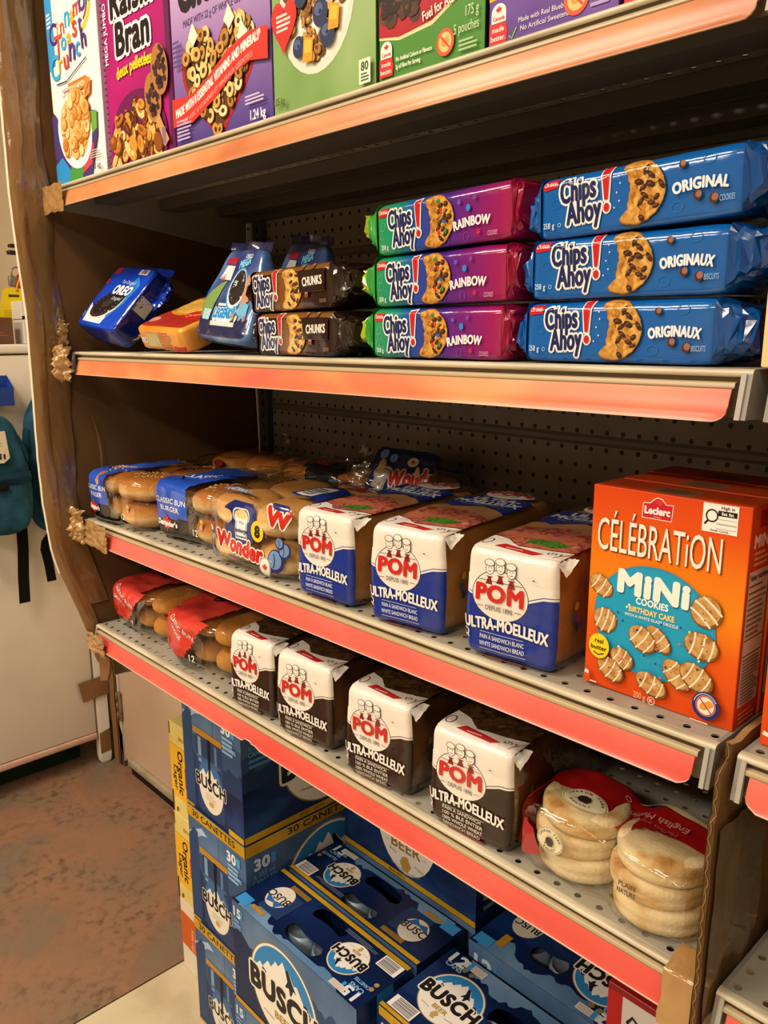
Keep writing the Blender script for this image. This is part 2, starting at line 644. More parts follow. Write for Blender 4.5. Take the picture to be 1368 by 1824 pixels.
for (x, y, p), lo in zip(LAMPS, lamp_objs):
    t = thing('ceiling_light', 'white fluorescent ceiling fixture hanging at x %.1f' % x, 'lamp', (x, y, CEIL), group='ceiling fixtures above the aisle')
    t['label'] = 'white fluorescent fixture on the store ceiling'
    mb = MB(); mb.box((-0.62, -0.17, -0.07), (0.62, 0.17, 0), pm('#e8e6e0', 'paint')); mb.build('housing', t)
    mb = MB(); mb.rbox((-0.60, -0.15, -0.083), (0.60, 0.15, -0.071), 0.004, emit('lit_diffuser', '#fff4e0', 1.2)); mb.build('diffuser', t)
    lo.location = (0, 0, -0.09)
    lo.parent = t

# ================================================================== gondola: back, uprights
def hole_mat(name, col, pitch, x0, y0, r, axes=(0, 2), see=False, rough=0.5, dirt=None):
    """sheet metal / hardboard with punched holes"""
    m, nt, b, out = newmat(name)
    tc = N(nt, 'ShaderNodeTexCoord')
    sx = N(nt, 'ShaderNodeSeparateXYZ')
    L = nt.links.new
    L(tc.outputs['Object'], sx.inputs[0])
    ds = []
    for ax, o in zip(axes, (x0, y0)):
        a = N(nt, 'ShaderNodeMath', operation='SUBTRACT'); a.inputs[1].default_value = o - pitch / 2
        d = N(nt, 'ShaderNodeMath', operation='DIVIDE'); d.inputs[1].default_value = pitch
        f = N(nt, 'ShaderNodeMath', operation='FRACT')
        c = N(nt, 'ShaderNodeMath', operation='SUBTRACT'); c.inputs[1].default_value = 0.5
        p = N(nt, 'ShaderNodeMath', operation='MULTIPLY')
        L(sx.outputs[ax], a.inputs[0]); L(a.outputs[0], d.inputs[0]); L(d.outputs[0], f.inputs[0]); L(f.outputs[0], c.inputs[0])
        L(c.outputs[0], p.inputs[0]); L(c.outputs[0], p.inputs[1])
        ds.append(p)
    s = N(nt, 'ShaderNodeMath', operation='ADD')
    L(ds[0].outputs[0], s.inputs[0]); L(ds[1].outputs[0], s.inputs[1])
    lt = N(nt, 'ShaderNodeMath', operation='LESS_THAN'); lt.inputs[1].default_value = (r / pitch) ** 2
    L(s.outputs[0], lt.inputs[0])
    nzn = N(nt, 'ShaderNodeTexNoise'); nzn.inputs['Scale'].default_value = 14; nzn.inputs['Detail'].default_value = 6
    L(tc.outputs['Object'], nzn.inputs['Vector'])
    rp = N(nt, 'ShaderNodeValToRGB')
    rp.color_ramp.elements[0].position = 0.3; rp.color_ramp.elements[0].color = (*rgb(dirt or col), 1)
    rp.color_ramp.elements[1].position = 0.6; rp.color_ramp.elements[1].color = (*rgb(col), 1)
    L(nzn.outputs['Fac'], rp.inputs['Fac'])
    b.inputs['Roughness'].default_value = rough
    if see:
        tr = N(nt, 'ShaderNodeBsdfTransparent')
        mx = N(nt, 'ShaderNodeMixShader')
        L(rp.outputs['Color'], b.inputs['Base Color'])
        L(lt.outputs[0], mx.inputs[0]); L(b.outputs[0], mx.inputs[1]); L(tr.outputs[0], mx.inputs[2]); L(mx.outputs[0], out.inputs['Surface'])
    else:
        mx = N(nt, 'ShaderNodeMixRGB'); mx.inputs['Color2'].default_value = (0.006, 0.006, 0.006, 1)
        L(lt.outputs[0], mx.inputs['Fac']); L(rp.outputs['Color'], mx.inputs['Color1']); L(mx.outputs['Color'], b.inputs['Base Color'])
    return m

PEG = hole_mat('pegboard', '#877e73', 0.0254, 0.7445, 1.2566, 0.0035, dirt='#7a7167', rough=0.6)
METAL = noisemat('shelf_metal', ['#8f8a7c', '#b9b2a0', '#c4bdac'], 10, 'metal', 6, 0.45, pos=[0.2, 0.5, 0.8])
DARKMETAL = pm('#55504a', 'metal')
EDGE = noisemat('worn_shelf_edge', ['#7d7462', '#c2b79c', '#d8ceb6'], 60, 'metal', 4, 0.35, pos=[0.25, 0.45, 0.7], stretch=(0.15, 1, 1))
CHANNEL = pm('#b3a07c', 'plastic')
GROOVE = pm('#5c4a36', 'plastic')

gon = thing('gondola_shelving', 'grey metal gondola frame with perforated back panel behind the shelves', 'shelving', (0, 0, 0))
for (xa, xb) in ((-0.07, 1.220), (1.236, 2.45)):
    mb = MB()
    mb.box((xa, 0.415, 0.64), (xb, 0.421, 2.15), PEG)
    for zz in (1.219, 0.92, 1.52, 1.82):
        xr = max(xa, 0.017)
        mb.add([(xr, 0.415, zz - 0.008), (xb, 0.415, zz - 0.008), (xb, 0.4125, zz - 0.003), (xr, 0.4125, zz - 0.003), (xb, 0.4125, zz + 0.003), (xr, 0.4125, zz + 0.003), (xb, 0.415, zz + 0.008), (xr, 0.415, zz + 0.008)],
               [(0, 1, 2, 3), (3, 2, 4, 5), (5, 4, 6, 7)], pm('#6a625a', 'paint'))
    mb.build('back_panel', gon)
for x in (0.0105, 1.228, 2.456):
    mb = MB()
    mb.box((x - 0.016, 0.4005, 0.64), (x + 0.016, 0.44, 2.15), pm('#4a453e', 'matte'))
    for k in range(80):
        z = 0.3 + k * 0.0254 - 0.25
        if z > 0.66 and z < 2.1:
            mb.box((x - 0.003, 0.4000, z), (x + 0.003, 0.4010, z + 0.013), pm('#14120f', 'matte'))
    mb.build('upright', gon)

# ================================================================== shelves
TILT = {1: 0.0, 2: 0.0057, 3: 0.0095, 4: 0.0}
ZS = {1: 1.624, 2: 1.3405, 3: 1.031, 4: 0.820}
def shelf_z(k, x):
    return ZS[k] + TILT[k] * x

def strip_mat(name, a, b, c):
    return noisemat(name, [a, b, c], 2.3, 'plastic', 3, 0.33, stretch=(1.6, 1, 3.5), pos=[0.36, 0.5, 0.64], wave=0.3)
STRIP = {1: strip_mat('strip_peach', '#bf6d40', '#cb8452', '#d29664'),
         2: strip_mat('strip_salmon', '#d96452', '#d87850', '#e09862'),
         3: strip_mat('strip_coral', '#da574b', '#dd6155', '#e26e5e'),
         4: strip_mat('strip_red_coral', '#d64e42', '#d9564a', '#dd6254')}
DECK = hole_mat('perforated_deck', '#a9a293', 0.025, 0.0112, 0.0145, 0.0036, axes=(0, 1), see=True, rough=0.42, dirt='#938c7c')

def shelf(k, x0, x1, label, sx0=0.012, sx1=None, nick=False, round_left=False):
    L = x1 - x0
    sx1 = L - 0.014 if sx1 is None else sx1
    t = thing('metal_shelf', label, 'shelf', (x0, 0, shelf_z(k, x0)), (0, -math.atan(TILT[k]), 0), group='metal shelves of the gondola')
    # deck with folded back and underside ribs
    mb = MB()
    mb.box((0.004, 0.004, -0.0012), (L - 0.004, 0.398, 0.0), DECK)
    mb.build('deck', t)
    mb = MB()
    for y in (0.07, 0.2, 0.33):
        mb.box((0.01, y, -0.022), (L - 0.01, y + 0.045, -0.002), DARKMETAL)
    mb.box((0.006, 0.388, -0.03), (L - 0.006, 0.398, -0.0015), DARKMETAL)
    mb.build('underside_rib', t)
    # rolled front edge
    mb = MB()
    prof = [(0.006, 0.0004), (0.002, 0.0004), (-0.001, -0.0004), (-0.0025, -0.0022), (-0.0022, -0.0045), (-0.0005, -0.0058), (0.001, -0.006), (0.001, -0.036)]
    vs = [(x, y, z) for x in (0.0, L) for (y, z) in prof]
    n = len(prof)
    mb.add(vs, [(i, i + 1, n + i + 1, n + i) for i in range(n - 1)], [EDGE] * 5 + [GROOVE] * 2, True)
    mb.build('front_edge', t)
    # price channel and strip
    mb = MB()
    a, b = sx0 - 0.004, sx1 + 0.002
    prof = [(0.001, -0.0095), (-0.0035, -0.0098), (-0.0045, -0.0108), (-0.0048, -0.0128), (-0.0052, -0.0142), (-0.001, -0.0145)]
    vs = [(x, y, z) for x in (a, b) for (y, z) in prof]
    n = len(prof)
    mb.add(vs, [(i, i + 1, n + i + 1, n + i) for i in range(n - 1)], CHANNEL, True)
    mb.build('price_channel', t)
    mb = MB()
    zt, zb = -0.0135, -0.0385
    def sp(u, v, off=0.0):     # u along, v 0 top..1 bottom ; the strip hangs slightly forward and curls at the foot
        y = -0.0042 - 0.0072 * v - 0.0012 * math.sin(v * PI) - (0.0016 if v > 0.97 else 0)
        return (u, y + off, zt + (zb - zt) * v)
    cols = []
    nx = 60
    r = 0.012
    for i in range(nx + 1):
        u = sx0 + (sx1 - sx0) * i / nx
        cols.append(u)
    cols += [sx1 - r * q for q in (0.1, 0.3, 0.6, 0.85)] + ([sx0 + r * q for q in (0.1, 0.3, 0.6, 0.85)] if round_left else [])
    if nick:
        cols += [0.52, 0.526, 0.54, 0.5405, 0.552, 0.5525, 0.566]
    cols = sorted(cols)
    def low(u):
        v = 1.0
        if sx1 - u < r:
            q = (r - (sx1 - u)) / r
            v = 1 - 0.42 * (1 - math.sqrt(max(0, 1 - q * q)))
        if round_left and u - sx0 < r:
            q = (r - (u - sx0)) / r
            v = 1 - 0.42 * (1 - math.sqrt(max(0, 1 - q * q)))
        if nick and 0.5255 < u < 0.5401:
            v = 0.84
        elif nick and 0.5403 < u < 0.553:
            v = 0.93
        return v
    nv = 8
    for th in (0.0, 0.0014):
        vs = [sp(u, low(u) * j / nv, th) for u in cols for j in range(nv + 1)]
        fs = [(i * (nv + 1) + j, i * (nv + 1) + j + 1, (i + 1) * (nv + 1) + j + 1, (i + 1) * (nv + 1) + j) for i in range(len(cols) - 1) for j in range(nv)]
        mb.add(vs, fs, STRIP[k], True)
    # clear lower lip of the holder
    vs = []
    for u in cols:
        lo = low(u)
        p = sp(u, lo)
        q = sp(u, lo, 0.0014)
        vs += [p, (p[0], p[1] - 0.0012, p[2] - 0.0008), (q[0], q[1], q[2] - 0.0012), q]
    fs = [(i * 4 + j, i * 4 + j + 1, (i + 1) * 4 + j + 1, (i + 1) * 4 + j) for i in range(len(cols) - 1) for j in range(3)]
    mb.add(vs, fs, pm('#d9b79a', 'plastic'), True)
    mb.build('price_strip', t)
    for xs in (0.0, L):
        mb = MB()
        s = 1 if xs == 0 else -1
        xa, xb = sorted((xs, xs + s * 0.004))
        poly = [(-0.010, -0.037), (-0.002, -0.002), (0.004, 0.0), (0.399, 0.0), (0.399, -0.085), (0.36, -0.085), (0.1, -0.045), (0.0, -0.037)]
        mb.prism(poly, lambda y, z: (xa, y, z), lambda y, z: (xb, y, z), pm('#8a867e', 'metal'))
        xa, xb = sorted((xs + s * 0.004, xs + s * 0.008))
        mb.prism([(-0.0115, -0.037), (-0.004, -0.0035), (-0.001, -0.003), (-0.007, -0.037)], lambda y, z: (xa, y, z), lambda y, z: (xb, y, z), pm('#a9a59c', 'metal'))
        mb.build('side_bracket', t)
    return t
shelf(1, -0.030, 1.218, 'top shelf with a peach price strip, carrying the tall cereal boxes', sx0=0.012)
shelf(2, 0.0, 1.2215, 'second shelf from the top, salmon price strip, carrying the cookie packs', sx0=0.030)
shelf(3, 0.0, 1.2195, 'third shelf down with coral price strip, carrying white bread and burger buns', sx0=0.03, sx1=1.204)
shelf(4, 0.002, 1.2195, 'lowest shelf, red coral price strip with a torn nick, above the beer cases', sx0=0.012, nick=True)
shelf(1, 1.236, 2.448, 'top shelf of the next bay at the right edge, out of frame', round_left=True)['label'] = 'top shelf of the next bay right of the cereal boxes'
shelf(2, 1.2345, 2.448, 'shelf of the right bay level with the blue cookie packs', round_left=True)
shelf(3, 1.2375, 2.448, 'shelf of the right bay under the cropped orange box', round_left=True)
shelf(4, 1.2395, 2.448, 'lowest shelf of the right bay behind the cardboard divider', round_left=True)

# ================================================================== cardboard end panel with tape
CARD = noisemat('brown_cardboard', ['#745432', '#7d5a36', '#84603a'], 7, 'board', 6, 0.78, stretch=(1, 1, 0.4))
CARDSHADE = noisemat('brown_cardboard_inside', ['#5f4428', '#6b4d2d'], 5, 'board', 5, 0.8)  # darker cardboard copy, shade on the inner face painted in
TAPE = noisemat('brown_tape', ['#896741', '#8d6b44', '#917048'], 5, 'tape', 2, 0.13, bumpy=(0.5, 30))
TAPE2 = noisemat('brown_tape_dark', ['#6e5232', '#725635', '#775a38'], 5, 'tape', 2, 0.13, bumpy=(0.6, 20))
def panel_x(z):
    return -0.010 - 0.036 * max(0.0, min(1.2, (z - 0.80) / 0.80))
prof = [(2.05, -0.062), (1.85, -0.062), (1.73, -0.063), (1.607, -0.066), (1.508, -0.064), (1.406, -0.060), (1.27, -0.064), (1.15, -0.068), (1.066, -0.068), (0.975, -0.062), (0.93, -0.052), (0.899, -0.042), (0.85, -0.026), (0.801, -0.012), (0.76, -0.004), (0.735, 0.004)]
def front_y(z):
    for (z1, y1), (z0, y0) in zip(prof[:-1], prof[1:]):
        if z0 <= z <= z1:
            return y0 + (y1 - y0) * (z - z0) / (z1 - z0)
    return prof[0][1] if z > 1 else prof[-1][1]
ep = thing('cardboard_end_panel', 'brown cardboard end panel taped to the left end of the shelves', 'cardboard', (0, 0, 0))
def panel_pt(s, t, dx):
    z = 0.735 + (2.05 - 0.735) * t
    yf = front_y(z)
    y = yf + (0.411 - yf) * s
    return Vector((panel_x(z) + dx + 0.0025 * nz(y * 3, z * 5, 3) * (1 if s < 0.97 else 0), y, z))
mb = MB()
mb.grid(lambda a, b: panel_pt(a, b, 0.0), 26, 60, CARDSHADE)
mb.grid(lambda a, b: panel_pt(a, b, -0.005), 26, 60, pm('#cdbfa8', 'board'))
mb.grid(lambda a, b: panel_pt(0, b, -0.005 + 0.005 * a), 1, 60, CARD)
mb.build('board', ep)
def tape_run(s0, s1, z0, z1, dx, amp, seed, mat, name, bulge=0.0, n=(14, 110), label=None):
    mb = MB()
    def fn(a, b):
        z = z0 + (z1 - z0) * b
        yf = front_y(z)
        e = 0.006 * nz(b * 9, seed, 1)
        y = yf + s0 + (s1 - s0 + e) * a
        x = panel_x(z) + dx + bulge * math.sin(PI * a) + amp * (nz(a * 1.4, b * 17, seed) + 0.5 * nz(a * 4 + b * 14, b * 40, seed + 4)) * (0.4 + a)
        return (x, y, z)
    mb.grid(fn, n[0], n[1], mat)
    return mb.build(name, ep, label)
tape_run(-0.004, 0.024, 0.74, 2.05, 0.004, 0.0022, 2.0, TAPE, 'packing_tape', 0.003, label='glossy brown packing tape folded round the front edge')
tape_run(0.018, 0.062, 0.86, 2.05, 0.003, 0.0028, 7.0, TAPE2, 'packing_tape', 0.002, label='wrinkled strip of darker brown tape beside the front edge')
mb = MB()
mb.grid(lambda a, b: (panel_x(0.93 + 1.02 * b) - 0.0055 + 0.004 * a, front_y(0.93 + 1.02 * b) - 0.0045 + 0.001 * nz(b * 40, 2, 2) + 0.002 * a, 0.93 + 1.02 * b), 2, 60, pm('#d9cdb8', 'matte'))
mb.build('paper_edge', ep, 'pale torn paper edge')
mb = MB()   # loose sliver of torn cardboard standing off the inside
mb.grid(lambda a, b: (panel_x(1.1 + 0.14 * b) + 0.004 + 0.005 * math.sin(b * PI), 0.030 + 0.012 * math.sin(b * PI * 0.9) + 0.004 * a * math.sin(PI * b), 1.06 + 0.165 * b), 2, 16, TAPE)
mb.build('torn_sliver', ep)
# dark flap hanging under the lowest shelf
mb = MB()
mb.prism([(-0.004, 0.778), (0.05, 0.775), (0.042, 0.735), (0.028, 0.712), (-0.004, 0.70)], lambda x, z: (x, 0.0, z), lambda x, z: (x, 0.005, z), CARD)
mb.build('lower_flap', ep)

def crumple(loc, w, h, d, seed, mat, label, pts=None, amp=0.006, rot=(0, 0, 0)):
    """a wad of packing tape pressed on a shelf corner"""
    r = random.Random(seed)
    mb = MB()
    def fn(a, b):
        ed = 1 + 0.18 * nz(a * 3 + seed, b * 3, 1)
        x = (a - 0.5) * w * ed
        z = (b - 0.5) * h * (1 + 0.22 * nz(a * 4, seed, b))
        y = -d * (math.sin(PI * min(1, max(0, a))) ** 0.6) * (math.sin(PI * b) ** 0.5) + amp * (nz(a * 5 + seed, b * 5, 2) + 0.7 * nz(a * 11, b * 11 + seed, 5))
        return (x, y, z)
    mb.grid(fn, 26, 22, mat, smooth=True)
    o = mb.build('packing_tape', None)
    o.location = loc
    o.rotation_euler = rot
    return tag(o, label, 'tape')
TAPE3 = noisemat('tan_tape', ['#86623a', '#a17a48', '#b38a55'], 14, 'tape', 4, 0.17, bumpy=(0.7, 40))
crumple((0.004, -0.016, 1.5995), 0.085, 0.046, 0.004, 3, TAPE3, 'flat tan tape over the left end of the top price strip', amp=0.0012)
crumple((0.008, -0.022, 1.320), 0.052, 0.062, 0.016, 5, TAPE3, 'wadded brown tape on the left corner of the cookie shelf', amp=0.012)
crumple((-0.004, -0.016, 1.368), 0.040, 0.062, 0.004, 8, TAPE2, 'shiny tape end sticking up beside the blue cookie packs', amp=0.006, rot=(0.1, 0.5, 0))
crumple((0.055, -0.018, 1.013), 0.118, 0.048, 0.004, 11, TAPE3, 'crumpled tan tape covering the left end of the bread shelf strip', amp=0.004, rot=(0, 0.02, 0))
crumple((0.005, -0.020, 1.022), 0.050, 0.062, 0.012, 14, TAPE3, 'wad of brown tape at the panel beside the bread shelf', amp=0.012)
crumple((0.028, -0.0175, 0.792), 0.075, 0.038, 0.003, 17, TAPE3, 'brown tape over the left end of the lowest price strip', amp=0.003)

# cardboard divider between the two bays
dv = thing('cardboard_divider', 'torn corrugated cardboard divider standing between the two lower bays', 'cardboard', (0, 0, 0))
mb = MB()
def div_y(z):
    return {True: -0.004}.get(z > 1.045, -0.017 + 0.004 * nz(z * 30, 1, 4))
zs = [0.42 + 0.63 * i / 44 for i in range(45)]
def dv_pt(a, b, x):
    z = 0.42 + 0.629 * b
    top = 1.049 + (0.010 * nz(a * 12, 3, 8) if b > 0.99 else 0)
    z = min(z, top)
    y0 = -0.016 + 0.003 * nz(z * 34, 1, 4) - (0.004 if z < 0.99 else 0) + (0.014 if z > 1.03 else 0)
    return (x + 0.002 * nz(z * 6, a * 3, 9), y0 + (0.40 - y0) * a, z)
mb.grid(lambda a, b: dv_pt(a, b, 1.2265), 24, 60, CARD)
mb.grid(lambda a, b: dv_pt(a, b, 1.2325), 24, 60, CARD)
mb.grid(lambda a, b: dv_pt(b, 1.0, 1.2265 + 0.006 * a), 1, 24, pm('#a07c50', 'board'))
mb.build('board', dv)
mb = MB()    # the open flutes on the torn front edge
pts = []
for i in range(120):
    z = 0.42 + 0.629 * i / 119
    y = dv_pt(0, i / 119, 0)[1] - 0.0003
    pts.append((1.2295 + 0.0013 * math.sin(i * 2.1) + 0.0022 * nz(i * 0.33, 1, 1), y, z))
vs = []
for p in pts:
    vs += [(p[0] - 0.0004, p[1], p[2]), (p[0] + 0.0004, p[1], p[2])]
mb.add(vs, [(2 * i, 2 * i + 1, 2 * i + 3, 2 * i + 2) for i in range(119)], pm('#93703f', 'board'))
vs = []
for p in pts:
    y = p[1] + 0.0008
    vs += [(1.2268, y, p[2]), (1.2322, y, p[2])]
mb.add(vs, [(2 * i, 2 * i + 1, 2 * i + 3, 2 * i + 2) for i in range(119)], pm('#5a4026', 'board'))
mb.build('torn_edge', dv)
mb = MB()    # tape binding the divider to the lowest shelf
mb.grid(lambda a, b: (1.196 + 0.032 * a + 0.002 * nz(a * 4, b * 6, 2), -0.019 - 0.002 * nz(a * 6, b * 5, 7) + (0.06 * b if b > 0.5 else 0.012 * b) * (1 if b > 0.5 else 1) - (0.02 if b > 0.5 else 0), (0.768 + 0.108 * b) if b < 0.5 else (0.822 + 0.012 * (b - 0.5))), 8, 22, TAPE3)
mb.grid(lambda a, b: (1.234 + 0.003 * nz(a * 6, b * 8, 2) + 0.002, -0.018 + 0.10 * a, 0.62 + 0.36 * b), 10, 30, TAPE2)
mb.build('packing_tape', dv)

# ================================================================== the white cabinet at the left
WHITE = noisemat('white_enamel', ['#e2d9cc', '#ede6da', '#f0e9de'], 4, 'paint', 5, 0.42, pos=[0.2, 0.45, 0.7])
RUST = noisemat('rusty_trim', ['#b58a5e', '#d8b8a0', '#d9a79a'], 9, 'paint', 5, 0.5, stretch=(1, 1.2, 1))
cb = thing('white_cabinet', 'tall white cabinet side with a rounded foot beside the shelves', 'cabinet', (-0.908, 0, 0))
mb = MB()
mb.rbox((-0.70, -1.3, 0.118), (0.0, 0.352, 1.312), 0.006, WHITE)
mb.build('body', cb)
mb = MB()
mb.rbox((-0.71, -1.31, 1.316), (0.006, 0.362, 1.342), 0.006, WHITE)
mb.build('top', cb)
mb = MB(); mb.rbox((-0.70, -1.3, 0.096), (0.002, 0.352, 0.117), 0.004, RUST); mb.build('bottom_trim', cb, 'rust-stained lower trim')
mb = MB()
pz = [0.0, 0.008, 0.03, 0.1, 1.31]
def post(z):
    k = 0.55 if z < 0.004 else (0.85 if z < 0.02 else 1.0)
    return k
vs = []
for z in pz:
    k = post(z)
    for (dx, dy) in ((-0.03, -0.018), (0.0, -0.018), (0.0, 0.018), (-0.03, 0.018)):
        vs.append((-0.015 + (dx + 0.015) * k, 0.376 + dy * k, z))
mb.add(vs, [(i * 4 + j, i * 4 + (j + 1) % 4, (i + 1) * 4 + (j + 1) % 4, (i + 1) * 4 + j) for i in range(4) for j in range(4)], WHITE, False)
mb.build('leg', cb)
mb = MB(); mb.box((-0.7, -1.25, 0.0), (-0.10, 0.33, 0.10), noisemat('green_black_base', ['#0e120c', '#1c3316', '#14200f'], 8, 'matte')); mb.build('plinth', cb)

def flat_tape(name_label, pts, x, mat):
    mb = MB()
    ys = [p[0] for p in pts]
    A, B, C, D = pts   # corner (y,z): bl, br, tr, tl
    def fn(a, b):
        y = (A[0] * (1 - a) + B[0] * a) * (1 - b) + (D[0] * (1 - a) + C[0] * a) * b
        z = (A[1] * (1 - a) + B[1] * a) * (1 - b) + (D[1] * (1 - a) + C[1] * a) * b
        return (x + 0.0008 + 0.0006 * nz(a * 4, b * 4, z * 9), y, z)
    mb.grid(fn, 12, 8, mat)
    o = mb.build('packing_tape', None)
    return tag(o, name_label, 'tape')
PT = noisemat('dull_brown_tape', ['#7f5c38', '#8d673f'], 8, 'plastic', 4, 0.38)
flat_tape('square of brown tape low on the white cabinet corner', [(0.314, 0.235), (0.398, 0.243), (0.398, 0.308), (0.302, 0.302)], -0.902, PT)
flat_tape('small piece of brown tape under the teal backpack', [(0.298, 0.686), (0.345, 0.688), (0.35, 0.738), (0.292, 0.739)], -0.902, PT)
flat_tape('strip of brown tape round the cabinet foot', [(0.358, 0.04), (0.3935, 0.045), (0.3935, 0.12), (0.359, 0.112)], -0.9065, PT)

# cardboard strip and beige cupboard at the back wall
mb = MB()
mb.grid(lambda a, b: (-0.895 + 0.034 * a + 0.004 * nz(b * 7, a, 2), 0.398 + 0.004 * math.sin(a * PI * 2), 0.012 + 0.44 * b), 6, 24, CARD)
mb.grid(lambda a, b: (-0.895 + 0.034 * a + 0.004 * nz(b * 7, a, 2), 0.403 + 0.004 * math.sin(a * PI * 2), 0.0 + 0.452 * b), 6, 24, CARD)
o = mb.build('cardboard_strip', None)
tag(o, 'narrow dark cardboard strip standing behind the white cabinet foot', 'cardboard')

cup = thing('low_cupboard', 'low beige cupboard board with a rusty hinge behind the yellow cartons', 'cupboard', (0, 0, 0))
BEIGE = noisemat('beige_board', ['#b79b80', '#c0a58a', '#c7ad92'], 3, 'paint', 5, 0.55)
mb = MB()
mb.prism([(-0.842, 0.035), (0.17, 0.035), (0.17, 0.60), (-0.45, 0.475), (-0.80, 0.338), (-0.842, 0.322)], lambda x, z: (x, 0.410, z), lambda x, z: (x, 0.43, z), BEIGE)
mb.build('door', cup)
mb = MB()
mb.prism([(-0.848, 0.02), (-0.845, 0.105), (-0.92, 0.145), (-0.935, 0.285), (-0.848, 0.318)], lambda x, z: (x, 0.408, z), lambda x, z: (x, 0.43, z), pm('#cfc3ae', 'paint'))
mb.prism([(-0.848, 0.0), (-0.848, 0.10), (-0.90, 0.13), (-0.93, 0.0)], lambda x, z: (x, 0.4085, z), lambda x, z: (x, 0.43, z), noisemat('scuffed_brown', ['#4c3d30', '#6a5848'], 20, 'matte'))
mb.build('stile', cup)
mb = MB()
mb.rbox((-0.856, 0.4, 0.165), (-0.832, 0.409, 0.262), 0.003, noisemat('rusty_hinge', ['#54402a', '#7c654a', '#8c765a'], 60, 'metal'))
for z in (0.18, 0.213, 0.247):
    mb.tube([(-0.846, 0.399, z - 0.013), (-0.846, 0.399, z + 0.013)], 0.0045, pm('#6a543a', 'metal'), 10)
mb.build('hinge', cup)
mb = MB(); mb.rbox((-0.80, 0.396, 0.028), (0.17, 0.412, 0.052), 0.004, noisemat('worn_rail', ['#8d8068', '#b3a78c'], 14, 'paint')); mb.build('bottom_rail', cup)
mb = MB(); mb.box((-0.79, 0.404, 0.0), (0.17, 0.425, 0.028), pm('#14100c', 'matte')); mb.build('toe_gap_shade', cup)  # near-black slab painting the shade of the open gap at the floor

# ================================================================== printed cartons
def carton(w, d, h, mats, r=0.0012, kind='card'):
    """a box from (0,0,0) to (w,d,h), front at y=0; mats: one material or dict of faces"""
    mb = MB()
    g = mats if isinstance(mats, dict) else {}
    base = g.get('*', mats if not g else None)
    bm = bmesh.new()
    bmesh.ops.create_cube(bm, size=1.0)
    for v in bm.verts:
        v.co = Vector(((v.co.x + 0.5) * w, (v.co.y + 0.5) * d, (v.co.z + 0.5) * h))
    bmesh.ops.bevel(bm, geom=list(bm.edges), offset=r, segments=2, profile=0.5, affect='EDGES')
    bm.verts.index_update()
    ms = []
    for f in bm.faces:
        n = f.normal
        k = 'F' if n.y < -0.9 else 'B' if n.y > 0.9 else 'T' if n.z > 0.9 else 'D' if n.z < -0.9 else 'R' if n.x > 0.9 else 'L' if n.x < -0.9 else '*'
        ms.append(g.get(k, base))
    mb.add([v.co[:] for v in bm.verts], [[v.index for v in f.verts] for f in bm.faces], ms, False)
    bm.free()
    fns = {'F': lambda u, v, o: (u, -o, v), 'T': lambda u, v, o: (u, v, h + o), 'R': lambda u, v, o: (w + o, u, v),
           'L': lambda u, v, o: (-o, d - u, v)}
    size = {'F': (w, h), 'T': (w, d), 'R': (d, h), 'L': (d, h)}
    def art(face, inset=0.0):
        a = Art(mb, fns[face], kind, None, 0.00018, 0.00003)
        a.W, a.H = size[face]
        e = 0.0004
        a.clip = (e, a.W - e, e, a.H - e)
        return a
    return mb, art

def clutter(A, inside, n, box, size, cols, seed, aspect=(0.6, 1.0), ring=0.0, dd=0.00001, dark=None):
    """a heap of small printed shapes (flakes, rings, raisins) within a region"""
    r = random.Random(seed)
    keep, A.dd = A.dd, dd
    k = 0
    t = 0
    while k < n and t < n * 20:
        t += 1
        u, v = r.uniform(box[0], box[2]), r.uniform(box[1], box[3])
        if not inside(u, v):
            continue
        k += 1
        a = r.uniform(*size)
        b = a * r.uniform(*aspect)
        ro = r.uniform(0, PI)
        c = r.choice(cols)
        if dark:
            A.ell(u + a * 0.12, v - a * 0.16, a * 1.08, b * 1.08, dark, ro, 9)
        if ring:
            A.ell(u, v, a, b, c, ro, 14)
            A.ell(u, v, a * ring, b * ring, dark or '#5a3a1c', ro, 9)
        else:
            A.ell(u, v, a, b, c, ro, 8)
            A.ell(u - a * 0.15, v + b * 0.2, a * 0.55, b * 0.45, r.choice(cols), ro, 6)
    A.dd = keep

zt = 1.624 + 0.0006
def place_carton(mb, name, loc, label, cat, rot=0.0, group=None):
    o = mb.build(name)
    o.location = loc
    o.rotation_euler = (0, 0, rot)
    return tag(o, label, cat, group)
CG = 'cereal and bar boxes on the top shelf'

# -- white cereal box with coloured lettering
mb, art = carton(0.192, 0.075, 0.33, {'*': pm('#f6f1ea'), 'R': pm('#efe4d8')})
A = art('F')
A.rect(0, 0.19, 0.028, 0.33, '#3b9ad8'); A.ell(0.0, 0.235, 0.03, 0.05, '#3b9ad8'); A.bars(0.004, 0.25, 0.022, 0.275, 4, '#eaf3fa')
A.ring(0.118, 0.262, 0.055, 0.045, 0.009, '#f4c33a', a0=-1.2, a1=2.4); A.ring(0.118, 0.262, 0.045, 0.036, 0.005, '#8a4a22', a0=-0.9, a1=1.0)
cc = ['#4b2d78', '#f0a21e', '#e0532e', '#36a7dc', '#e9b928', '#d8452c', '#5a3a8c', '#38a0d0']
def rainbow_word(word, x0, x1, y0, y1, h, off, bold=0.035):
    n = len(word)
    for i, ch in enumerate(word):
        t = i / (n - 1)
        A.text(ch, x0 + (x1 - x0) * t, y0 + (y1 - y0) * t + 0.003 * (i % 2), h * (1.0 + 0.25 * ((i * 37) % 3 == 0)), cc[(i + off) % len(cc)], bold=bold * 0.5, rot=0.06 * ((i % 3) - 1))
rainbow_word('Cinnamon', 0.026, 0.165, 0.222, 0.250, 0.026, 0)
rainbow_word('Toast', 0.045, 0.135, 0.199, 0.218, 0.027, 2)
